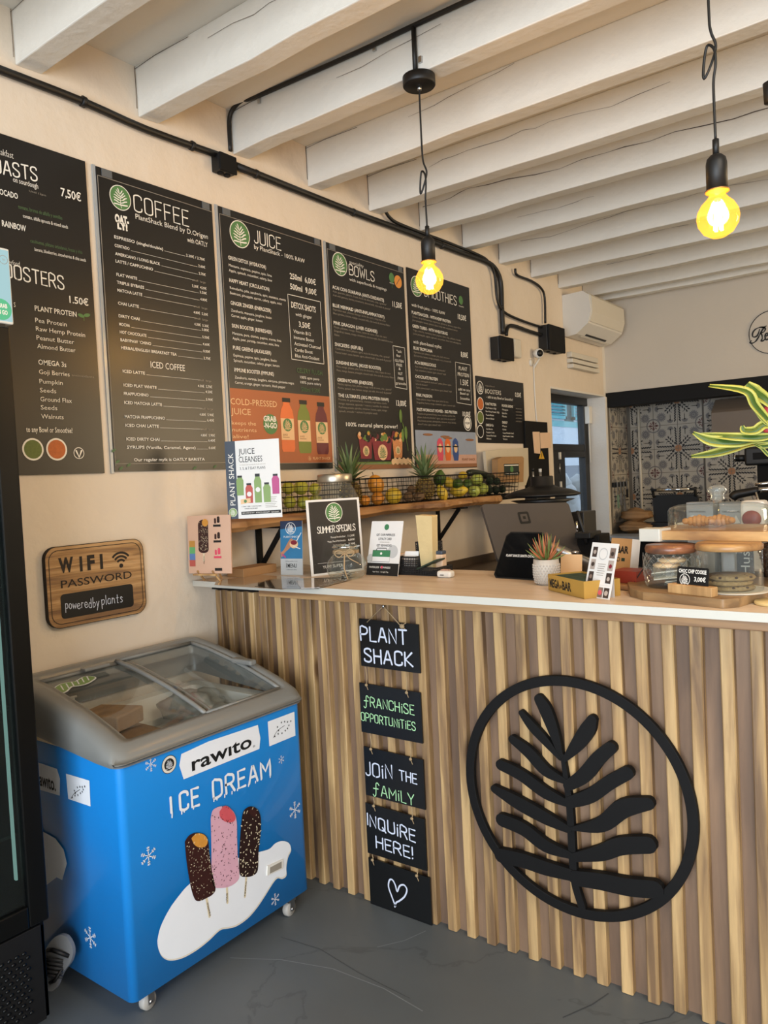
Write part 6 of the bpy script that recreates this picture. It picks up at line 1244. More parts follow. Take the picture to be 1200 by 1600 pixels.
m.tube(smooth([k0, k0+fd*.018+Vector((0, 0, -.03)), Vector(c)+fd*rb*1.01+Vector((0, 0, hb*.35)), Vector(c)+fd*rb*.95+sdv*.01+Vector((0, 0, .004))], 5), .0026, 'twine', 6); m.tube(smooth([k0, k0+fd*.01+sdv*.02+Vector((0, 0, -.02)), Vector(c)+fd*rb*.85+sdv*.05+Vector((0, 0, hb*.5))], 5), .0018, 'twine', 6)
m.build('twine', parent=bw_); m = MB(); rq = random.Random(3)
for i in range(14): a = rq.uniform(0, 6.28); q = rb*.6*math.sqrt(rq.random()); m.lathe([(0, -.001), (.011, -.001), (.011, .001), (0, .001)], (c[0]+q*math.cos(a), c[1]+q*math.sin(a), ZC0+.006+.0025*i*.6), 'steel' if i % 2 else 'lid_steel', 12, (rq.uniform(-.3, .3), rq.uniform(-.3, .3), 1))
m.build('coins', label='scatter of coins in the bottom of the glass vase', cat='coins', kind='stuff')

# ------------------------------------------------------------------ organiser, receipts, earphone case
mat('mesh_black', '#141313', .5, var=.2); mat('kraft_bag_pale', '#cdb684', .7, var=.08, scale=10, bump=.6, bscale=14); mat('dark_green', '#24382c', .5); mat('skin_paper', '#d9b99a', .7)
og = thing('desk_organiser', 'black mesh desk organiser holding cards and a green notebook', 'organiser', (.78, 2.30, ZC0))
def meshbox(p, w, d_, h, name, m_='mesh_black'):
    m = MB(); x, y, z = p
    for a, b in (((x, y), (x+w, y)), ((x+w, y), (x+w, y+d_)), ((x+w, y+d_), (x, y+d_)), ((x, y+d_), (x, y))):
        A, B = Vector((*a, z)), Vector((*b, z)); n = max(3, int((B-A).length/.007))
        for i in range(n+1): q = A.lerp(B, i/n); m.tube([q, q+Vector((0, 0, h))], .0019, m_, 4, caps=False)
        for j in range(1, int(h/.007)): m.tube([A+Vector((0, 0, .007*j)), B+Vector((0, 0, .007*j))], .0019, m_, 4, caps=False)
        m.bar(A+Vector((0, 0, h)), B+Vector((0, 0, h)), .005, .005, m_); m.bar(A+Vector((0, 0, .002)), B+Vector((0, 0, .002)), .004, .004, m_)
    m.box(x, x+w, y, y+d_, z, z+.002, m_); return m.build(name, parent=og)
pA = at(638, 900, 2, ZC0); meshbox((.70, 2.262, ZC0), .17, .10, .028, 'tray'); meshbox((.705, 2.266, ZC0+.002), .072, .035, .062, 'card_pocket'); meshbox((.745, 2.32, ZC0+.002), .075, .06, .11, 'pen_cup'); 
MB().obox((.745, 2.285, ZC0+.045), (.055, .008, .0), (0, .003, .0), (0, .02, .075), 'paper_white').build('card_stack', label='white cards standing in the front pocket of the mesh organiser', cat='cards'); MB().obox((.83, 2.285, ZC0+.04), (.085, .0, .035), (0, .06, .0), (0, .0, .006), 'dark_green').build('notebook', label='dark green notebook leaning on the right of the organiser', cat='notebook', bevel=.002)
MB().obox((.845, 2.33, ZC0+.035), (.03, 0, 0), (0, .03, 0), (0, 0, .07), 'skin_paper').box(.83, .86, 2.315, 2.345, ZC0+.07, ZC0+.083, 'slate_blue').build('small_bottle', label='small beige bottle with dark cap behind the green notebook', cat='bottle', bevel=.004)
Bp = tilted((.775, 2.35, 0), 0, -2); q = [(.008, 1.10), (.056, 1.10), (.064, 1.24), (.068, 1.297), (-.002, 1.30), (.002, 1.20)]
MB().prism(q, Bp, -.018, .018, 'kraft_bag_pale').build('paper_bag', label='folded pale paper bag standing in the mesh organiser', cat='bag', bevel=.006); MB().obox((.70, 2.30, ZC0+.045), (.04, .02, 0), (0, .02, 0), (.01, 0, .06), 'skin_paper').build('napkin', label='folded peach napkin between loyalty sign and organiser', cat='napkin', bevel=.004)
c = (at(693, 903, 2, ZC0)); ec = thing('earphone_case', 'small white earphone case with a pink top on the counter', 'case', c); mat('rose', '#c9a08e', .3, metal=.4)
MB().obox((c.x, c.y+.015, ZC0+.012), (.056, .004, 0), (-.002, .035, 0), (0, 0, .024), 'white_plastic').build('shell', parent=ec, bevel=.009, seg=4); MB().obox((c.x, c.y+.015, ZC0+.026), (.030, .003, 0), (-.002, .02, 0), (0, 0, .004), 'rose').build('top_plate', parent=ec, bevel=.0015); MB().obox((c.x-.004, c.y-.0035, ZC0+.010), (.014, .001, 0), (0, .001, 0), (0, 0, .003), 'black_plastic').build('slot', parent=ec)

# ------------------------------------------------------------------ till: tablet, monitor
mat('screen_black', '#08090b', .12, var=.05, coat=.3); mat('space_grey', '#5d5753', .38, metal=.5, var=.03); mat('logo_black', '#141414', .4)
A_ = at(773, 903, 2, ZC0); pl = tilted(A_, -8, 22); w, h = .18, .162; tb = thing('tablet_display', 'black customer tablet on a counter stand, in front of the grey monitor', 'tablet', A_)
q = [(0.006, 0), (w-.002, 0), (w-.004, h-.02), (w-.012, h-.006), (w-.026, h), (.034, h), (.02, h-.006), (.012, h-.02)]; q = [(-.006, .012), (.004, 0), (w-.002, 0), (w+.004, .012), (w-.012, h-.016), (w-.028, h), (.030, h), (.014, h-.014)]
MB().prism(q, pl, -.012, 0, 'black_plastic').build('case', parent=tb, bevel=.003); MB().prism([(x*.96+.004, y*.94+.005) for x, y in q], pl, 0.0001, .0012, 'screen_black').build('screen', parent=tb); m = MB(); text(m, pl, 'PLANT SHACK SANTA CATALINA', 'white_print', uv=(.030, .075), width=.125, capm=.009, d=.0016, w=.01, skew=.15); m.build('lettering', parent=tb)
MB().prism([(-.006, .012), (.030, h), (w-.028, h), (w+.004, .012)], pl, -.014, -.0125, 'chrome').build('rim', parent=tb); MB().obox(pl.P(w/2, .05, -.05), (.12, -.016, 0), (.01, .07, 0), (0, 0, .07), 'black_plastic').build('stand', parent=tb, bevel=.006); MB().obox(pl.P(w/2, .004, -.04), (.16, -.02, 0), (.012, .085, 0), (0, 0, .008), 'black_plastic').build('base', parent=tb, bevel=.003)
pm = tilted((.808, 2.70, 1.313), 60, 24); pm = Plane((.808, 2.70, 1.313), pm.u, pm.v); cs_ = [pm.px(x, y) for x, y in ((752, 788), (888, 785), (912, 868), (779, 878))]
wM = .425; M_ = [cs_[0], cs_[1], cs_[2], cs_[3]]; mo = thing('monitor', 'grey till monitor seen from behind with a square logo', 'monitor', pm.P(.2, -.25)); o_ = [Vector(p) for p in M_]
def rnd(poly, r, n=4):
    out = []
    for i in range(len(poly)):
        p, a, b = poly[i], poly[i-1], poly[(i+1) % len(poly)]; u1 = (a-p).normalized(); u2 = (b-p).normalized()
        for k in range(n+1): t_ = k/n; out.append(tuple(p+u1*r*(1-t_)**2+u2*r*t_**2))
    return out
MB().prism(rnd(o_, .018), pm, -.014, 0, 'space_grey').build('housing', parent=mo, bevel=.003); c_ = (o_[0]+o_[1]+o_[2]+o_[3])/4
MB().prism(rnd([c_+(p-c_)*.95 for p in o_], .01), pm, -.016, -.0142, 'screen_black').build('screen', parent=mo); a, b = pm.px(819, 809); m = MB(); k = .026
m.prism(rnd([Vector((a-k, b-k)), Vector((a+k, b-k)), Vector((a+k, b+k)), Vector((a-k, b+k))], .008), pm, .0004, .0008, 'logo_black'); m.prism(rnd([Vector((a-k*.62, b-k*.62)), Vector((a+k*.62, b-k*.62)), Vector((a+k*.62, b+k*.62)), Vector((a-k*.62, b+k*.62))], .004), pm, .001, .0013, 'space_grey'); m.prism([(a-k*.25, b-k*.25), (a+k*.25, b-k*.25), (a+k*.25, b+k*.25), (a-k*.25, b+k*.25)], pm, .0015, .0018, 'logo_black'); m.build('logo', parent=mo)

# stand of the monitor: a post on the staff-side worktop
wk = thing('worktop', 'low staff-side worktop along the left wall behind the counter', 'worktop', (.35, 3.7, .9)); mat('worktop_dark', '#4a3b2c', .5); MB().box(.004, .62, 2.46, 4.95, .87, .91, 'worktop_dark').build('top', parent=wk, bevel=.003); MB().box(.004, .58, 2.50, 4.92, .0, .87, 'black_matt').build('cabinet', parent=wk); MB().box(.004, .02, 2.46, 4.95, .91, .955, 'worktop_dark').build('upstand', parent=wk)
w2 = thing('back_cabinet', 'dark cabinet standing behind the till with equipment on it', 'cabinet', (1.05, 3.1, 0)); MB().box(.80, 1.38, 2.85, 3.45, .0, .96, 'black_matt').build('body', parent=w2); MB().box(.79, 1.39, 2.84, 3.46, .96, .985, 'worktop_dark').build('top', parent=w2)
pn = pm.P(.24, -.17, -.02); q = at(890, 880, 1, 3.05); MB().tube([pn, (1.12, 2.98, 1.06), (1.14, 3.02, .992)], [.02, .028, .034], 'steel', 14).lathe([(.0, 0), (.075, 0), (.075, .006), (0, .008)], (1.14, 3.02, .985), 'steel', 28).build('post', parent=mo)
# black coffee grinder / dome-lidded machine behind the monitor
gy = 3.35; p0 = at(848, 785, 1, gy); gl_ = thing('lidded_machine', 'black machine with a wide domed lid behind the grey monitor', 'machine', (p0.x, gy, .95)); rr_ = .5*(925-795)*depth(p0)/FPX*.9
zt = at(845, 766, 1, gy).z; MB().lathe([(rr_*.9, -.030), (rr_, -.024), (rr_*1.0, -.018), (rr_*.75, .000), (rr_*.4, .014), (rr_*.3, .024), (rr_*.3, .062), (rr_*.27, .066), (0, .066)], (p0.x, gy, zt+.0), 'black_plastic', 40).build('lid', parent=gl_)
MB().lathe([(rr_*.6, .985), (rr_*.6, zt-.06), (rr_*.85, zt-.045)], (p0.x, gy, 0), 'black_plastic', 28).build('body', parent=gl_)
# espresso grinder right of the monitor
mg = thing('coffee_machine', 'black coffee machine tucked right of the grey monitor', 'machine', (1.30, 3.1, .985)); 
for nm, (x0, y0_, x1, y1_), yy, d_, mm in (('tower', (893, 800, 912, 880), 3.2, .14, 'black_plastic'), ('drip_tray', (898, 832, 922, 842), 2.95, .12, 'black_plastic'), ('side_case', (903, 836, 936, 884), 3.0, .12, 'black_matt'), ('base', (893, 880, 932, 905), 3.05, .2, 'black_plastic')):
    a, b = at(x0, y1_, 1, yy), at(x1, y0_, 1, yy); MB().box(a.x, b.x, yy, yy+d_, a.z, b.z, mm).build(nm, parent=mg, bevel=.004)
a = at(903, 822, 1, 2.98); MB().tube(smooth([a+Vector((0, 0, .06)), a+Vector((.012, -.01, .03)), a+Vector((.03, -.01, -.03)), a+Vector((.035, 0, -.07))], 4), .007, 'black_plastic', 8).build('hose', parent=mg); MB().tube([a+Vector((.004, -.02, .02)), a+Vector((.006, -.02, -.03))], .006, 'chrome', 8).build('spout', parent=mg)
a = at(899, 870, 1, 2.9); MB().lathe([(.0, 0), (.012, .0), (.016, .03), (.014, .035)], (a.x, 2.9, a.z-.01), 'chrome', 16).build('cup', label='small chrome cup beside the monitor foot', cat='cup')
# wall board with notes, by the side door
nb = thing('wall_rack', 'tall black board on the wall left of the side door', 'board', (.02, 4.95, 1.2)); K = Plane((.02, 0, 0), (0, 1, 0), (0, 0, 1), (820, 560, 5.333))
a0, b0 = K.px(20, 1120); a1, b1 = K.px(190, 520); MB().box(.0, .02, at(822, 700, 0, .02).y, at(857, 700, 0, .02).y, .955, K.px(20, 520)[1], 'black_matt').build('panel', parent=nb, bevel=.003)
MB().prism([K.px(x, y) for x, y in ((60, 612), (118, 612), (125, 795), (75, 790))], K, .003, .005, 'skin_paper').build('note', label='long tan paper note taped to the black wall board', cat='note', group=None); MB().prism([K.px(x, y) for x, y in ((120, 620), (205, 618), (212, 745), (125, 750))], K, .0055, .007, 'skin_paper').build('note', label='square tan paper note beside the side door opening', cat='note')
mat('warn_yellow', '#d1a32c', .5); wt = MB().prism([K.px(x, y) for x, y in ((107, 838), (155, 838), (131, 770))], K, .0075, .0085, 'warn_yellow'); q = [K.px(131, 822), K.px(131, 795)]; wt.stroke(q, K, .008, .009, 'black_print'); wt.build('warning_sticker', label='small yellow warning triangle on the black wall board', cat='sticker')
bo_ = 0
for (x, y, r_, h_, mm, lb) in ((845, 751, 8, .11, 'steel', 'tall clear bottle standing left of the white-capped one by the black board'), (841, 760, 7, .10, 'dark_green', 'dark green bottle behind the domed machine lid'), (834, 758, 6, .14, 'steel', 'narrow grey bottle left of the dark green bottle')):
    p = at(x, y+8, 0, .35); r2 = r_*.6*depth(p)/FPX; tt = thing('bottle', lb, 'bottle', (p.x, p.y, p.z-.03), 'bottles by the black wall board'); MB().lathe([(r2*.9, 0), (r2, .006), (r2, h_*.62), (r2*.4, h_*.78), (r2*.4, h_)], (p.x, p.y, p.z-.03), mm, 18).build('body', parent=tt); MB().lathe([(r2*.5, 0), (r2*.5, .02), (0, .021)], (p.x, p.y, p.z-.03+h_), 'white_plastic' if x == 845 else 'black_plastic', 14).build('cap', parent=tt)
    MB().box(p.x-.04, p.x+.04, p.y-.04, p.y+.04, .91, p.z-.03, 'black_plastic').build('canister', label='black canister under the ' + lb.split(' stand')[0].split(' behind')[0].split(' left')[0], cat='canister', bevel=.004)

# ------------------------------------------------------------------ succulent pot, small cards, cereal-bar boxes
mat('pot_white', '#b3aba0', .6, var=.12, scale=20); mat('succ_green', '#5c6a34', .5, var=.3, scale=30); mat('succ_red', '#a3603a', .5, var=.3, scale=30); mat('soil', '#2c2119', .9)
c = Vector((1.318, 2.19, ZC0)); rp = .5*(868-828)*depth(c)/FPX; sp = thing('potted_succulent', 'small red-green succulent in a textured white pot', 'plant', c); hp = .078
MB().lathe([(rp*.72, 0), (rp*.9, .008), (rp*1.0, .03), (rp*1.02, .052), (rp*.98, hp), (rp*.90, hp), (rp*.88, hp-.01), (0, hp-.012)], c, 'pot_white', 40).build('pot', parent=sp); m = MB()
for j in range(8):
    for i in range(26):
        a = 2*PI*(i+(j % 2)*.5)/26; z = .008+.0075*j; rz = rp*(.88+.14*min(1, z/.03)); m.ell(c+Vector((rz*math.cos(a), rz*math.sin(a), z)), (.0022, .0022, .0034), 'pot_white', 5, 4)
m.build('relief', parent=sp, kind='stuff'); MB().lathe([(rp*.88, 0), (0, .004)], c+Vector((0, 0, hp-.011)), 'soil', 20, caps=False).build('soil', parent=sp); rq = random.Random(8)
for i in range(30):
    k = i/30; a = i*2.4; e = math.radians(15+72*k); L_ = .085*(.75+.3*k); d = Vector((math.cos(a), math.sin(a), 0)); p = c+Vector((0, 0, hp-.006))+d*.006; pts = []; R_ = []
    for q_ in range(6): u = q_/5; pts.append(p.copy()); R_.append(.0052*(1-u)**.8+.0004); ee = e+.25*u; p = p+(d*math.cos(ee)+Vector((0, 0, math.sin(ee))))*L_/5
    MB().tube(pts, R_, 'succ_red' if i % 2 else 'succ_green', 6).build('leaf', parent=sp)
p = at(867, 893, 2, ZC0); MB().obox((1.345, 2.315, ZC0+.04), (.075, -.008, 0), (0, .002, 0), (0, .01, .078), 'cream_print').build('blank_card', label='blank cream card standing behind the succulent pot', cat='card')
mat('bar_box', '#a88238', .6, var=.05); mat('bar_kraft', '#b58a58', .65, var=.06); mat('red_box2', '#8d3120', .5, var=.1); mat('green_lid', '#22392c', .6)
p0 = at(857, 922, 2, ZC0); p1 = at(912, 936, 2, ZC0); u = (p1-p0); L_ = u.length; u = u/L_; v = Vector((-u.y, u.x, 0)); hz = .047; bb_ = thing('snack_box', 'open yellow snack bar box in front of the photo strip card', 'box', (p0+p1)/2)
u = u*1.0; L2 = L_+.002; m = MB().obox(p0+u*L2/2+v*.001+Vector((0, 0, hz/2)), u*L2, v*.002, (0, 0, hz), 'bar_box'); m.obox(p0+v*.055+u*.001+Vector((0, 0, hz/2)), u*.002, v*.11, (0, 0, hz), 'bar_box').obox(p0+u*L2+v*.055+Vector((0, 0, hz/2)), u*.002, v*.11, (0, 0, hz), 'bar_box').obox(p0+u*L2/2+v*.109+Vector((0, 0, hz/2)), u*L2, v*.002, (0, 0, hz), 'bar_box').obox(p0+u*L2/2+v*.055+Vector((0, 0, .001)), u*L2, v*.11, (0, 0, .002), 'bar_box'); m.build('tray', parent=bb_)
bp_ = Plane(p0, u, (0, 0, 1)); m = MB(); text(m, bp_, 'MEGA', 'black_print', uv=(.010, .012), width=.058, capm=.024, d=.0008, w=.035); text(m, bp_, 'RAW', 'black_print', uv=(.070, .014), width=.012, capm=.010, d=.0008, w=.02); text(m, bp_, 'BAR', 'black_print', uv=(.084, .012), width=.05, capm=.024, d=.0008, w=.035); m.build('lettering', parent=bb_)
for i in range(5): MB().obox(p0+u*(.018+.028*i)+v*.056+Vector((0, 0, .024)), u*.024, v*.10, (0, 0, .040), 'green_lid').build('snack_bar', label=('first', 'second', 'third', 'fourth', 'fifth')[i]+' wrapped bar from the left in the open yellow box', cat='snack bar', group='wrapped bars in the yellow box', bevel=.006)
t, pl = card('photo_strip_card', 'white leaning card with small food photographs and a round emblem', 'card', at(911, 931, 2, ZC0), -26, 16, .100, .150, 'paper_white', .002); m = MB(); mat('ph_dark', '#3a2f2b', .5, var=.7, scale=60); mat('ph_mid', '#7d6a60', .5, var=.6, scale=60); mat('ph_light', '#a99c92', .5, var=.5, scale=60)
for i in range(3):
    y = .118-.034*i
    m.flat([(.008, y-.008), (.026, y-.008), (.026, y+.02), (.008, y+.02)], pl, .0005, ('ph_dark', 'ph_light', 'ph_dark')[i]); m.flat([(.074, y-.008), (.094, y-.008), (.094, y+.02), (.074, y+.02)], pl, .0005, ('ph_mid', 'ph_light', 'ph_dark')[i]); m.disc(pl, .017, y+.006, .006, .0008, ('ph_light', 'ph_dark', 'ph_mid')[i], 10); m.disc(pl, .084, y+.004, .006, .0008, ('ph_dark', 'berry', 'ph_light')[i], 10)
for i in range(4): m.flat([(.006+.023*i, .003), (.026+.023*i, .003), (.026+.023*i, .030), (.006+.023*i, .030)], pl, .0005, ('ph_light', 'ph_mid', 'ph_mid', 'ph_dark')[i]); m.disc(pl, .016+.023*i, .016, .007, .0008, ('ph_mid', 'ph_light', 'bite_red', 'ph_light')[i], 12)
m.ring(pl, .050, .120, .014, .0165, .0006, 'pale_grey', 28); m.stroke([(.002, .036), (.098, .036)], pl, .0006, .0007, 'pale_grey')
for i in range(6): m.stroke([(.036+.002*(i % 2), .092-.006*i), (.066-.002*(i % 3), .092-.006*i)], pl, .0014, .0006, 'grey_print', caps=False)
m.build('print', parent=t); MB().obox(pl.P(.05, .035, -.03), pl.u*.06, (0, .002, 0), (0, 0, .07), 'paper_white').build('strut', parent=t)
t, pl = card('snack_box', 'upright kraft snack bar box behind the photo strip card', 'box', at(950, 905, 2, ZC0), -24, 10, .085, .13, 'bar_kraft', .035, 'paper_white'); pl2 = pl
A_ = at(946, 905, 1, 2.16); pl2 = Plane(pl.o, pl.u, pl.v); m = MB(); text(m, pl2, 'BAR', 'black_print', uv=(.028, .085), width=.046, capm=.022, d=.0008, w=.035); m.ring(pl2, .035, .065, .005, .007, .0006, 'black_print', 16); m.flat([(.048, .06), (.062, .06), (.062, .07), (.048, .07)], pl2, .0006, 'dark_green'); m.build('lettering', parent=t)
a = at(958, 916, 2, ZC0+.012); b = at(981, 916, 2, ZC0+.012); bd1 = MB().obox((1.605, 2.20, ZC0+.008), (.20, -.05, 0), (.04, .14, 0), (0, 0, .016), 'box_card'); wood('board_wood', '#a97c4b', '#8d6237', '#6e4824', (1.5, 10, 10), .45, per=.08, knots=False); bd1.m = [bd1.mi(MATS['board_wood'])]*6; bd1.build('serving_board', label='narrow wooden board under the red carton, behind the photo card', cat='board', bevel=.006)
MB().obox((1.575, 2.20, ZC0+.034), (.085, -.024, 0), (.02, .07, 0), (0, 0, .034), 'red_box2').tube([(1.60, 2.155, ZC0+.02), (1.615, 2.16, ZC0+.045), (1.625, 2.165, ZC0+.06)], .0015, 'black_plastic', 5).build('red_carton', label='small dark red carton beside the kraft snack box', cat='box')
ch = at(974, 883, 2, 1.15); hold = thing('label_holder', 'wooden block holding a white hand-lettered card behind the jars', 'holder', (1.66, 2.32, ZC0)); MB().obox((1.66, 2.33, ZC0+.012), (.11, -.02, 0), (0, .03, 0), (0, 0, .024), 'easel_wood').build('block', parent=hold, bevel=.002); MB().obox((1.655, 2.33, ZC0+.045), (.09, -.016, 0), (0, .002, 0), (0, 0, .05), 'paper_white').build('card', parent=hold)
m = MB(); kp = Plane((1.612, 2.3345, ZC0+.03), (.09, -.016, 0), (0, 0, 1)); text(m, kp, 'KIT', 'black_print', uv=(.03, .018), width=.03, capm=.016, d=.001, w=.02); m.build('lettering', parent=hold)
MB().obox((1.64, 2.42, ZC0+.08), (.10, -.03, .012), (.02, .06, 0), (0, 0, .008), 'pale_grey').obox((1.64, 2.42, ZC0+.038), (.06, -.02, 0), (.02, .05, 0), (0, 0, .076), 'dark_green').build('card_reader', label='pale-topped card reader behind the hand-lettered card', cat='card reader', bevel=.003)

# ------------------------------------------------------------------ pastry stand: board, two jars, price tag, upper board and dome
pb = [at(x, y, 2, ZC0) for x, y in ((981, 922), (985, 932), (1005, 938), (1130, 951), (1155, 949), (1215, 930))]
q = [(p.x, p.y) for p in pb]+[(1.99, 2.34), (1.60, 2.36)]
wood('cut_board', '#a98453', '#94703f', '#745429', (1.4, 9, 9), .5, per=0, knots=False); MB().prism([tuple(p) for p in [Vector(a) for a in q]], HZ, ZC0, ZC0+.022, 'cut_board').build('chopping_board', label='thick wooden chopping board under the two cookie jars', cat='board', bevel=.006, seg=3)
glass('thick_glass', '#e8ecea', .03, .22, .12); ZB = ZC0+.022; wood('lid_wood', '#a8642f', '#7e4519', '#512a10', (3, 9, 9), .3, per=.05, big=1.5); wood('lid_wood_pale', '#cd9f5f', '#b28346', '#8e602b', (2, 9, 9), .35, per=0, knots=False); mat('cookie', '#8a7148', .85, var=.3, scale=60, bump=.8, bscale=90); mat('parchment', '#cfc8b8', .7, var=.05, bump=.5, bscale=25); mat('cookie_dark', '#3b2416', .8)
yj = at(1050, 922, 2, ZB).y; r1 = .5*(1092-1008)*depth((1.7, yj+.07, ZB))/FPX; h1 = at(1052, 866, 1, yj+.01).z-ZB; yj += r1; c1_ = at(1050, 900, 1, yj); j1 = (c1_.x, yj, ZB)
t = thing('cookie_jar', 'diamond-cut glass jar with a dark wooden lid, left on the chopping board', 'jar', j1, 'glass cookie jars'); MB().lathe([(r1*.86, 0), (r1*.96, .008), (r1, .03), (r1, h1*.72), (r1*.93, h1*.9), (r1*.86, h1)], j1, 'clear_glass', 48).build('glass', parent=t); MB().lathe([(r1*.80, 0), (r1*.90, .003), (r1*.93, .012), (r1*.88, .022), (r1*.6, .025), (0, .025)], (j1[0], j1[1], ZB+h1-.002), 'lid_wood', 44).build('lid', parent=t); m = MB()
for sg in (1, -1):
    for i in range(18): m.tube([(j1[0]+r1*1.004*math.cos(2*PI*i/18+sg*s_*.9), j1[1]+r1*1.004*math.sin(2*PI*i/18+sg*s_*.9), ZB+.03+.06*s_) for s_ in [k/8 for k in range(9)]], .0007, 'thick_glass', 4, caps=False)
m.build('cut_pattern', parent=t, kind='stuff'); m = MB(); rq = random.Random(2)
for i in range(5): a = rq.uniform(0, 6.28); m.obox((j1[0]+.02*math.cos(a), j1[1]+.02*math.sin(a), ZB+.012+.008*i), (.07, .02*rq.uniform(-1, 1), .01), (-.02, .06, .02*rq.uniform(-1, 1)), (0, 0, .002), 'parchment')
m.build('baking_paper', label='crumpled baking paper in the left cookie jar', cat='paper')
for i in range(2): MB().lathe([(0, 0), (.032, 0), (.036, .006), (.028, .012), (0, .013)], (j1[0]-.01+.015*i, j1[1]-.01, ZB+.052+.014*i), 'cream_print', 20).build('biscuit', label=('lower', 'upper')[i]+' pale biscuit in the left cookie jar', cat='biscuit', group='biscuits in the left jar')
yk = at(1140, 930, 2, ZB).y; r2 = .5*(1188-1092)*depth((1.85, yk+.08, ZB))/FPX; h2 = at(1140, 862, 1, yk+.01).z-ZB; yk += r2; c2_ = at(1140, 900, 1, yk); j2 = (c2_.x, yk, ZB)
t = thing('cookie_jar', 'plain straight glass jar of stacked cookies with a pale wooden lid', 'jar', j2, 'glass cookie jars'); MB().lathe([(r2*.94, 0), (r2, .006), (r2, h2*.96), (r2*.98, h2)], j2, 'clear_glass', 48).build('glass', parent=t); MB().lathe([(r2*.98, 0), (r2*1.02, .003), (r2*1.02, .012), (r2*.95, .018), (0, .018)], (j2[0], j2[1], ZB+h2-.001), 'lid_wood_pale', 44).build('lid', parent=t)
for i in range(3):
    ck = thing('cookie', ('bottom', 'middle', 'top')[i]+' cookie of the stack in the right glass jar', 'cookie', (j2[0], j2[1], ZB+.004+.012*i), 'cookies stacked in the right jar'); MB().lathe([(0, 0), (r2*.70, 0), (r2*.76, .005), (r2*.68, .011), (0, .012)], (j2[0]-.006*(i % 2), j2[1]+.004*i, ZB+.004+.0125*i), 'cookie', 32).build('biscuit', parent=ck); m = MB(); rq = random.Random(i)
    for k in range(12): a = rq.uniform(0, 6.28); q_ = r2*.72*rq.uniform(.6, 1); m.ell((j2[0]+q_*math.cos(a), j2[1]+q_*math.sin(a), ZB+.013+.0125*i), (.004, .004, .003), 'cookie_dark', 6, 4)
    m.build('chips', parent=ck, kind='stuff')
MB().lathe([(r2*1.05, .0), (r2*1.12, .004), (r2*1.02, .003)], (j2[0]+.01, j2[1], ZB), 'parchment', 24, caps=True).build('paper_round', label='round of baking paper under the right cookie jar', cat='paper')
kb = at(1043, 926, 2, ZB); ke = at(1113, 934, 2, ZB); u = (ke-kb); tg = thing('price_tag', 'small black price tag for choc chip cookies in a wooden block', 'price tag', (kb+ke)/2); wv = Vector((-u.y, u.x, 0)).normalized(); MB().obox((kb+ke)/2+wv*.012+Vector((0, 0, .012)), u*.98, wv*.026, (0, 0, .024), 'easel_wood').build('block', parent=tg, bevel=.002)
pt = Plane(kb+wv*.010+u*.16+Vector((0, 0, .02)), u, Vector((0, 0, 1))-wv*-.12); wt_ = u.length*.70; MB().prism(rrect(wt_, .048, .004, 3), pt, -.0015, 0, 'slate').build('tag', parent=tg); m = MB(); text(m, pt, 'CHOC CHIP COOKIE', 'white_print', uv=(.005, .033), width=wt_*.88, capm=.0095, d=.0006, w=.03); text(m, pt, '3,00€', 'white_print', uv=(wt_*.56, .014), width=wt_*.36, capm=.011, d=.0006, w=.02); m.ring(pt, wt_*.26, .016, .0135, .0150, .0006, 'white_print', 24); leaf_mark(m, pt, wt_*.26, .016, .0135, .0006, 'white_print'); m.build('lettering', parent=tg)
# upper board resting on the jar lids
u0 = at(1002, 842, 1, 2.13); u1 = at(1215, 848, 1, 2.05); zU = max(ZB+h1+.0235, ZB+h2+.0175); 
ub = thing('serving_board', 'wooden serving board laid across the jar lids, one corner wrapped in white', 'board', (1.83, 2.2, zU)); q = [(u0.x, 2.13), (u1.x+.03, 2.085), (u1.x+.06, 2.37), (u0.x+.03, 2.38)]
MB().prism(q, HZ, zU, zU+.024, 'lid_wood_pale').build('board', parent=ub, bevel=.004); MB().prism([(u0.x-.004, 2.122), (u0.x+.056, 2.112), (u0.x+.07, 2.17), (u0.x+.0, 2.18)], HZ, zU-.004, zU+.030, 'top_edge').prism([(u0.x+.03, 2.36), (u0.x+.10, 2.35), (u0.x+.10, 2.386), (u0.x+.03, 2.39)], HZ, zU-.002, zU+.028, 'top_edge').build('corner_wrap', parent=ub, bevel=.003)
dc = at(1122, 815, 1, 2.26); dc = Vector((dc.x, 2.26, zU+.0245)); rd = .5*(1197-1050)*depth(dc)/FPX; hd = at(1122, 786, 1, 2.26).z-dc.z; dm_ = thing('glass_dome', 'clear glass cake dome with a knob handle on the upper board', 'dome', dc)
MB().lathe([(rd*1.0, 0), (rd*1.0, hd*.72), (rd*.96, hd*.86), (rd*.82, hd*.96), (rd*.5, hd*1.0), (rd*.12, hd*1.03)], dc, 'clear_glass', 56, caps=False).build('dome', parent=dm_); glass('thick_glass', '#e8ecea', .03, .22, .12); kz = at(1121, 772, 1, 2.26).z
MB().lathe([(.012, 0), (.012, .006), (.020, .010), (.016, .020), (.022, .028), (.026, .036), (.018, .046), (0, .050)], dc+Vector((0, 0, hd*1.02)), 'thick_glass', 32).build('knob', parent=dm_)
mat('pastry', '#a9743a', .7, var=.3, scale=40, bump=.8, bscale=60); mat('red_fruit', '#7e2024', .4, var=.4, scale=50)
for i, (dx, lb) in enumerate(((-.030, 'golden croissant on the left under the glass dome'), (.018, 'golden croissant beside the other under the glass dome'))):
    m = MB(); cc = dc+Vector((dx-.015, -.015+.02*i, .018))
    for k in range(7): a = (k-3)/3; m.ell(cc+Vector((.034*a, -.012*a*a, 0)), (.010, .018*(1-.5*abs(a)), .018*(1-.5*abs(a))), 'pastry', 14, 10)
    m.build('croissant', label=lb, cat='croissant', group='croissants under the dome')
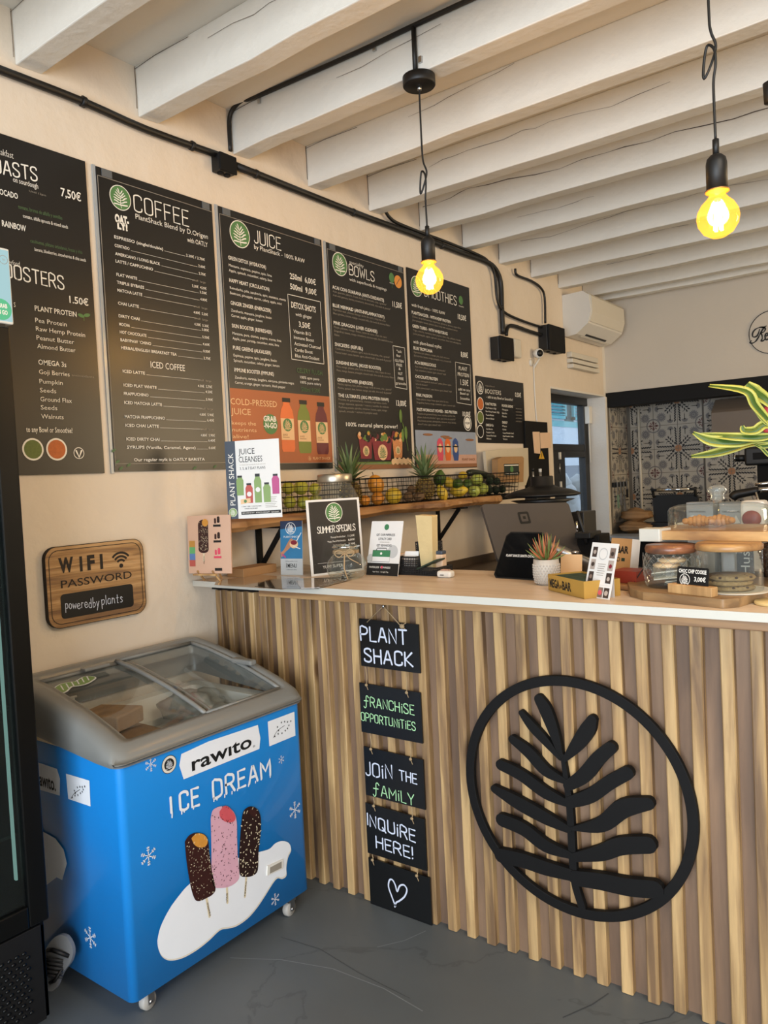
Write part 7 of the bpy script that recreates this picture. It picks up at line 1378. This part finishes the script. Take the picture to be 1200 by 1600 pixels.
a = at(1190, 800, 1, 2.62); 
MB().obox((a.x-.02, 2.62, 1.20), (.07, 0, 0), (0, .07, 0), (0, 0, .22), 'paper_white').build('canister', label='pale canister of red dried fruit seen through the dome', cat='canister', bevel=.01)
MB().ell((a.x-.02, 2.575, 1.255), (.028, .012, .026), 'red_fruit', 16, 10).build('dried_fruit', label='red dried fruit in the canister behind the dome', cat='fruit', kind='stuff')
# milk cartons behind the dome
t = thing('worktop', 'rear staff worktop standing behind the counter, carrying cartons', 'worktop', (1.95, 2.95, 0)); MB().box(1.50, 2.7, 2.80, 3.3, .0, .93, 'black_matt').build('cabinet', parent=t); MB().box(1.49, 2.71, 2.79, 3.31, .93, .96, 'worktop_dark').build('top', parent=t)
mat('carton_grey', '#8d9296', .5, var=.08); mat('carton_dark', '#3f4247', .5)
for i, (x, lb) in enumerate(((1093, 'left grey oat drink carton seen through the glass dome'), (1146, 'right grey oat drink carton seen through the glass dome'))):
    a = at(x, 800, 1, 2.9); zt_ = at(x, 798, 1, 2.9).z; t = thing('drink_carton', lb, 'carton', (a.x, 2.93, .96), 'oat drink cartons'); MB().box(a.x-.046, a.x+.046, 2.9, 2.97, .96, zt_+.03, 'carton_grey').build('carton', parent=t, bevel=.002); cp = Plane((a.x-.046, 2.8995, 0), (1, 0, 0), (0, 0, 1)); m = MB(); m.disc(cp, .022, zt_-.03, .014, .0004, 'pale_grey', 18); m.flat([(.04, zt_-.044), (.068, zt_-.044), (.054, zt_-.016)], cp, .0004, 'pale_grey'); text(m, cp, 'T', 'pale_grey', uv=(.07, zt_-.044), width=.018, capm=.026, d=.0006, w=.03); text(m, cp, 'THE ORIGINAL', 'black_print', uv=(.008, zt_-.006), width=.06, capm=.006, d=.0006, w=.01)
    for k in range(4): m.box(a.x-.04+.02*k, a.x-.026+.02*k, 2.8985, 2.8995, zt_-.075, zt_-.052, 'black_print')
    m.build('print', parent=t)
hs_ = at(1175, 880, 1, 2.6); t = thing('name_sign', 'dark sign with vertical white letters seen through the right cookie jar', 'sign', (hs_.x-.03, 2.44, ZC0)); a = at(1152, 905, 1, 2.42); b = at(1170, 858, 1, 2.42); MB().box(a.x, b.x+.012, 2.42, 2.425, ZC0, b.z+.02, 'carton_dark').build('panel', parent=t); vp = Plane((b.x+.002, 2.4195, ZC0+.018), (0, 0, 1), (-1, 0, 0)); vp.n = Vector((0, -1, 0)); m = MB(); text(m, vp, 'Hustle', 'white_print', uv=(0, 0), width=.115, capm=.026, d=.0006, w=0); m.build('lettering', parent=t)
# wicker basket at the far right
mat('wicker', '#5b3a22', .7, var=.3, scale=50); cw = at(1212, 880, 1, 2.36); t = thing('wicker_basket', 'brown wicker basket at the right edge of the counter', 'basket', (cw.x+.02, 2.37, ZC0)); m = MB()
for j in range(14):
    z = ZC0+.006+.0085*j; R_ = .048+.0022*j; m.tube([(cw.x+.03+(R_+.0025*(1 if (i+j) % 2 else -1))*math.cos(2*PI*i/28), 2.37+(R_+.0025*(1 if (i+j) % 2 else -1))*math.sin(2*PI*i/28), z) for i in range(29)], .0042, 'wicker', 5, caps=False)
m.build('weave', parent=t); MB().lathe([(0, 0), (.047, 0), (.05, .006)], (cw.x+.03, 2.37, ZC0), 'wicker', 20).build('bottom', parent=t); mat('pale_wood_disc', '#d8bf85', .5)
a = at(1195, 943, 2, ZC0); MB().lathe([(0, 0), (.05, 0), (.052, .004), (.05, .008), (0, .008)], (a.x+.028, a.y-.0, ZC0), 'pale_wood_disc', 32).build('coaster', label='pale round coaster cut by the right edge of the frame', cat='coaster')

# ------------------------------------------------------------------ recess: worktop, bags, socket, grill, tool rail, hood, pipe
mat('worktop_grey', '#8f9498', .35, var=.05); t = thing('kitchen_counter', 'grey-topped kitchen counter in the tiled recess', 'counter', (1.2, 6.3, 0)); MB().box(.01, 2.4, 6.0, 6.66, .86, .90, 'worktop_grey').build('top', parent=t, bevel=.004); MB().box(.02, 2.4, 6.04, 6.6, 0, .86, 'black_matt').build('cabinet', parent=t)
sack('paper_sack', (.16, 6.40, 1.045), (.12, .09, .055), 'kraft', .2, 'crumpled brown paper sacks, upper one on the recess counter', 'bag', 'brown paper sacks in the recess', 7); sack('paper_sack', (.165, 6.36, .95), (.135, .11, .045), 'kraft', -.2, 'crumpled brown paper sack underneath, on the recess counter', 'bag', 'brown paper sacks in the recess', 11)
a = at(991, 812, 1, 6.69); b = at(1021, 800, 1, 6.69); t = thing('wall_socket', 'white double socket with a black plug on the patterned tiles', 'socket', (a.x, 6.69, a.z)); MB().box(a.x, b.x, 6.683, 6.694, a.z-.02, b.z+.01, 'warm_white_plastic').build('plate', parent=t, bevel=.003); xm = a.x+(b.x-a.x)*.28; zm = (a.z+b.z)/2-.005; MB().lathe([(.020, 0), (.020, .03), (.012, .045), (0, .046)], (xm, 6.683, zm), 'black_plastic', 18, (0, -1, 0)).tube([(xm, 6.65, zm), (xm-.005, 6.64, zm-.06)], .007, 'black_plastic', 8).build('plug', parent=t); MB().ring(Plane((0, 6.682, 0), (1, 0, 0), (0, 0, 1)), a.x+(b.x-a.x)*.74, zm, .014, .018, 0, 'grey_print', 24).build('outlet', parent=t)
g0 = at(1026, 812, 1, 6.5); g1_ = at(1094, 764, 1, 6.5); t = thing('contact_grill', 'black contact grill with a chrome handle in the tiled recess', 'grill', (g0.x+.15, 6.4, .9)); mG = MB(); GP = Plane((0, 6.42, 0), (1, 0, 0), (0, 0, 1)); w_ = g1_.x-g0.x
mG.prism(rrect(w_, .22, .03, 5, g0.x, .985), GP, -.04, 0, 'black_plastic'); mG.build('lid', parent=t, bevel=.006); mH = MB(); mH.tube(smooth([(g0.x+.012, 6.41, 1.19), (g0.x+.012, 6.39, 1.25), (g0.x+.03, 6.38, g1_.z+.005), (g1_.x-.03, 6.38, g1_.z+.005), (g1_.x-.012, 6.39, 1.25), (g1_.x-.012, 6.41, 1.19)], 4), .012, 'black_plastic', 8).build('handle_frame', parent=t); MB().tube([(g0.x+.05, 6.378, g1_.z+.006), (g1_.x-.05, 6.378, g1_.z+.006)], .0145, 'chrome', 12).build('handle', parent=t); MB().box(g0.x, g1_.x, 6.35, 6.58, .902, .985, 'black_plastic').build('base', parent=t, bevel=.008)
MB().tube([(.115, 6.685, .95), (.115, 6.685, 1.94)], .012, 'warm_white_plastic', 10).build('pipe', label='vertical cream pipe running down the corner of the patterned tiles', cat='pipe')
t = thing('tool_rail', 'black magnetic rail holding kitchen tools on the left tiles of the recess', 'rail', (.02, 6.45, 1.3)); MB().box(.009, .028, 6.28, 6.60, 1.285, 1.325, 'black_plastic').build('rail', parent=t, bevel=.002); mat('knife_green', '#77927e', .4)
for i, (y, l_, mm, lb) in enumerate(((6.33, .22, 'knife_green', 'knife with a grey-green handle at the left of the tool rail'), (6.40, .20, 'steel', 'steel tongs hanging on the tool rail'), (6.48, .25, 'steel', 'long steel knife at the middle of the tool rail'), (6.55, .14, 'black_plastic', 'short dark knife at the right of the tool rail'))):
    MB().bar((.036, y, 1.33), (.036, y+.01, 1.33-l_*.5), .022, .004, 'steel', up=(1, 0, 0)).bar((.036, y+.01, 1.33-l_*.5), (.036, y+.014, 1.33-l_), .024, .012, mm, up=(1, 0, 0)).build('kitchen_tool', label=lb, cat='knife', group='tools on the magnetic rail')
h0 = at(1112, 690, 1, 6.35); h1_ = at(1112, 645, 1, 6.35); mat('hood_grey', '#6e6358', .45, var=.04); t = thing('extractor_hood', 'brownish grey extractor hood hanging in the tiled recess', 'hood', (1.3, 6.5, h0.z)); HP = Plane((h0.x, 0, 0), (0, 1, 0), (0, 0, 1)); MB().prism([(6.36, h0.z), (6.66, h0.z), (6.66, 1.94), (6.50, 1.94), (6.38, h1_.z+.02), (6.36, h1_.z)], HP, 0, 1.5, 'hood_grey').build('canopy', parent=t, bevel=.004); MB().box(h0.x+.25, h0.x+1.5, 6.37, 6.60, h0.z-.03, h0.z-.001, 'black_plastic').build('filter', parent=t)
# espresso machine at the right edge: only handle and grouphead parts show
a = at(1178, 712, 1, 4.3); t = thing('coffee_grinder', 'black grinder hopper body cut by the right edge, before the tiles', 'machine', (a.x+.1, 4.3, .9)); b0_ = at(1163, 728, 1, 4.3); b1_ = at(1200, 697, 1, 4.3); MB().box(b0_.x, b0_.x+.30, 4.3, 4.5, b0_.z, b1_.z, 'black_plastic').build('case', parent=t, bevel=.012, seg=3); mt = at(1172, 712, 1, 4.295); MB().box(mt.x+.012, mt.x+.25, 4.296, 4.301, b0_.z+.03, b1_.z-.03, 'black_matt').build('panel', parent=t, bevel=.004)
p0_, p1_ = at(1149, 716, 1, 4.35), at(1166, 716, 1, 4.35); MB().tube([p0_, p1_], .018, 'black_plastic', 12).lathe([(.02, -.003), (.02, .003)], p0_, 'chrome', 14, (1, 0, 0)).build('knob', parent=t); MB().box(b0_.x+.05, b0_.x+.25, 4.35, 4.47, .95, b0_.z, 'black_matt').build('column', parent=t)
t = thing('portafilter', 'black-handled portafilter pointing left at the right edge', 'coffee handle', at(1170, 770, 1, 3.2)); q = [at(x, y, 1, 3.2) for x, y in ((1144, 779), (1150, 773), (1165, 770), (1185, 766))]; MB().tube(smooth(q, 4), [.014, .017, .018, .018, .018, .017, .017, .017, .016, .016, .016, .015, .014], 'black_plastic', 14).build('handle', parent=t)
q = [at(x, y, 1, 3.2) for x, y in ((1184, 766), (1193, 765), (1215, 764))]; MB().tube(q, [.012, .009, .009], 'chrome', 12).build('neck', parent=t); q = [at(x, y, 1, 3.22) for x, y in ((1180, 757), (1190, 756), (1215, 753))]; MB().tube(q, .006, 'chrome', 8).build('steam_pipe', parent=t); q = [at(x, y, 1, 3.18) for x, y in ((1181, 769), (1186, 785), (1194, 800))]; MB().tube(q, .004, 'chrome', 8).build('steam_wand', parent=t)
em2 = at(1215, 790, 1, 3.1); t = thing('espresso_machine', 'steel espresso machine just beyond the right edge of the frame', 'machine', (em2.x+.3, 3.3, .96)); MB().box(em2.x+.02, em2.x+.55, 3.12, 3.55, 1.0, 1.42, 'steel').build('body', parent=t, bevel=.01); MB().box(em2.x+.02, em2.x+.55, 3.0, 3.14, 1.30, 1.42, 'black_plastic').build('group_head', parent=t, bevel=.01); MB().box(em2.x+.02, em2.x+.55, 3.05, 3.6, .961, 1.0, 'black_plastic').build('drip_tray', parent=t)

# ------------------------------------------------------------------ bromeliad leaves reaching in from the right
mat('leaf_green', '#3f5c22', .45, var=.3, scale=14); mat('leaf_yellow', '#a9ad52', .45, var=.18, scale=20); mat('bract_red', '#c8414a', .45, var=.1); mat('leaf_tip', '#c99a52', .6)
bp = thing('flower_arrangement', 'variegated yellow-green leaves with red bracts reaching in from the right edge', 'plant', (2.14, 2.30, ZC0)); YL = 2.28
def blade(pts, w, seed=0, fold=.35, d0=0, curl=0):
    P3 = [at(x, y, 1, YL+dy) for x, y, dy in pts]; S_ = smooth(P3, 5); n = len(S_); rows_ = []
    Wd = [Vector(p) for p in smooth([(a, 0, 0) for a in w], 5)]
    for i, p in enumerate(S_):
        t_ = (S_[min(i+1, n-1)]-S_[max(i-1, 0)]).normalized(); s_ = t_.cross(Vector((.3, -.9, .3))).normalized(); nn = t_.cross(s_).normalized(); ww = Wd[min(i, len(Wd)-1)].x
        a_ = curl*i/n; s2 = s_*math.cos(a_)+nn*math.sin(a_); n2 = t_.cross(s2)
        rows_.append([p+s2*ww, p+s2*ww*.5+n2*ww*fold*.55, p+n2*ww*fold, p-s2*ww*.4+n2*ww*fold*.6, p-s2*ww])
    g = MB(); vs = [v for r in rows_ for v in r]; g.add(vs, [(5*i+k, 5*i+5+k, 5*i+6+k, 5*i+1+k) for i in range(n-1) for k in (1, 2)], 'leaf_green', True); g.add(vs, [(5*i+k, 5*i+5+k, 5*i+6+k, 5*i+1+k) for i in range(n-1) for k in (0, 3)], 'leaf_yellow', True)
    o = g.build('leaf', parent=bp); sm_ = o.modifiers.new('thick', 'SOLIDIFY'); sm_.thickness = .0012; return o
blade([(1205, 688, .0), (1180, 686, -.01), (1150, 690, -.03), (1110, 688, -.05), (1083, 676, -.06)], [.010, .012, .016, .015, .004], fold=.4)
blade([(1210, 680, .0), (1185, 683, -.02), (1145, 682, -.04), (1120, 680, -.04), (1095, 678, -.05)], [.006, .012, .011, .008, .003], fold=.5)
blade([(1212, 690, .02), (1170, 692, .02), (1145, 700, .01), (1115, 708, .0), (1080, 713, -.01)], [.005, .012, .013, .012, .004], fold=.5)
blade([(1214, 672, .0), (1195, 650, -.02), (1180, 632, -.04), (1165, 610, -.05), (1108, 602, -.05)], [.006, .011, .014, .014, .006], fold=.35, curl=.5)
blade([(1212, 640, .0), (1195, 622, -.01), (1180, 612, -.03), (1167, 600, -.04)], [.006, .016, .020, .010], fold=.35)
blade([(1215, 666, .0), (1200, 658, -.01), (1188, 643, -.02), (1178, 633, -.02), (1186, 625, -.01)], [.006, .012, .014, .008, .002], fold=.35, curl=.6)
blade([(1216, 668, .0), (1195, 663, -.02), (1180, 672, -.03), (1163, 672, -.03), (1160, 665, -.03)], [.006, .012, .012, .010, .004], fold=.4)
blade([(1215, 694, .02), (1190, 697, .01), (1175, 690, .0)], [.006, .006, .002], fold=.4); blade([(1216, 700, .03), (1204, 712, .02), (1190, 700, .01), (1178, 694, .0)], [.004, .005, .004, .002], fold=.4)
for x, y, r_ in ((1200, 642, .014), (1197, 668, .010), (1212, 660, .02)):
    p = at(x, y, 1, YL+.01); MB().ell(p, (r_, r_*.5, r_*1.4), 'bract_red', 14, 10, f=lambda p: 1-.3*max(0, p.z)).build('bract', parent=bp)
p = at(1222, 690, 1, YL+.03); MB().tube([(p.x, p.y, ZC0+.1), p], .012, 'leaf_green', 10).build('stem', parent=bp); MB().lathe([(.03, 0), (.045, .02), (.05, .10), (.035, .15), (.04, .16)], (p.x, p.y, ZC0), 'clear_glass', 28).build('vase', parent=bp)

# ------------------------------------------------------------------ pendant bulbs
emission('filament', '#ffdc8c', 34)
def bulb_glass():
    m = bpy.data.materials.new('amber_glass'); m.use_nodes = True; nt = m.node_tree; N = nt.nodes; L = nt.links; N.remove(N['Principled BSDF'])
    t = N.new('ShaderNodeBsdfTransparent'); t.inputs[0].default_value = (1.0, .78, .30, 1); g = N.new('ShaderNodeBsdfGlossy'); g.inputs['Roughness'].default_value = .04; e = N.new('ShaderNodeEmission'); e.inputs[0].default_value = (1.0, .50, .07, 1); e.inputs[1].default_value = .8
    mx = N.new('ShaderNodeMixShader'); mx.inputs[0].default_value = .08; L.new(t.outputs[0], mx.inputs[1]); L.new(g.outputs[0], mx.inputs[2]); ad = N.new('ShaderNodeAddShader'); L.new(mx.outputs[0], ad.inputs[0]); L.new(e.outputs[0], ad.inputs[1]); L.new(ad.outputs[0], N['Material Output'].inputs[0]); MATS['amber_glass'] = m
bulb_glass(); mat('copper', '#b98a55', .35, metal=.8)
def pendant(lab, x, y, zb, ztop, zknot, canopy=None, R_=.0475, ks=1):
    t = thing('pendant_lamp', lab, 'lamp', (x, y, zb), 'bare bulb pendant lamps')
    MB().lathe([(0, -R_), (R_*.35, -R_*.94), (R_*.7, -R_*.72), (R_*.94, -R_*.34), (R_, 0), (R_*.95, R_*.32), (R_*.76, R_*.66), (R_*.5, R_*.92), (R_*.36, R_*1.12), (R_*.33, R_*1.35)], (x, y, zb), 'amber_glass', 40).build('bulb', parent=t)
    f = MB()
    for i in range(4): a = PI/4+PI/2*i; f.tube([(x+.009*math.cos(a), y+.009*math.sin(a), zb-.030), (x+.006*math.cos(a+.4), y+.006*math.sin(a+.4), zb+.034)], .0040, 'filament', 8)
    f.build('filament', parent=t)
    MB().lathe([(.024, 0), (.0265, -.002), (.0265, .002), (.024, .003)], (x, y, zb+R_*1.28), 'copper', 32).build('collar', parent=t)
    MB().lathe([(.0235, 0), (.0235, .062), (.021, .074), (.013, .082), (.008, .084)], (x, y, zb+R_*1.3), 'black_plastic', 32).lathe([(.0075, .083), (.0075, .118), (.004, .12)], (x, y, zb+R_*1.3), 'black_plastic', 16).build('socket', parent=t)
    k = zknot; z0 = zb+R_*1.3+.118; pts = [(x, y, z0), (x-.001, y, z0+(k-z0)*.6), (x+.000, y, k-.03), (x+.006*ks, y-.004, k+.0), (x+.004*ks, y-.004, k+.035), (x-.012, y, k+.05), (x-.022, y+.004, k+.01), (x-.022, y+.004, k-.02), (x-.006, y+.003, k+.005), (x+.006, y+.004, k+.045), (x-.003, y, k+.08), (x-.006, y, k+.13), (x-.006, y, ztop-.05), (x-.005, y, ztop)]
    MB().tube(smooth(pts, 5), .0032, 'black_plastic', 8).build('cord', parent=t)
    if canopy: MB().lathe([(.052, 0), (.055, .004), (.055, .032), (0, .034)], (x-.005, y, ztop), 'black_plastic', 40).lathe([(.007, -.012), (.008, 0)], (x-.005, y, ztop), 'steel', 12).build('canopy', parent=t)
    l = bpy.data.lights.new('bulb_light', 'POINT'); l.energy = 9; l.color = (1.0, .62, .28); l.shadow_soft_size = .03; lo = bpy.data.objects.new('bulb_light', l); COL.objects.link(lo); lo.location = (x, y, zb-.005); lo.parent = t; lo.matrix_parent_inverse = Matrix.Translation(Vector((x, y, zb))).inverted()
    return t
pendant('left bare amber bulb hanging from a round black canopy on the joist', .912, 2.235, at(674, 437, 1, 2.235).z, 2.742, at(665, 290, 1, 2.235).z, True)
p = at(1122, 340, 1, 1.96); pendant('right bare amber bulb hanging nearer the camera on a long black cord', p.x, 1.96, p.z, 2.775, at(1115, 103, 1, 1.96).z, True, ks=1)
p = at(1198, 143, 1, 2.2); MB().lathe([(.0, -.03), (.016, -.028), (.018, .02), (0, .03)], (p.x+.008, 2.205, p.z), 'black_plastic', 16).build('spotlight', label='black fitting just showing at the upper right edge', cat='light')

flush_text()
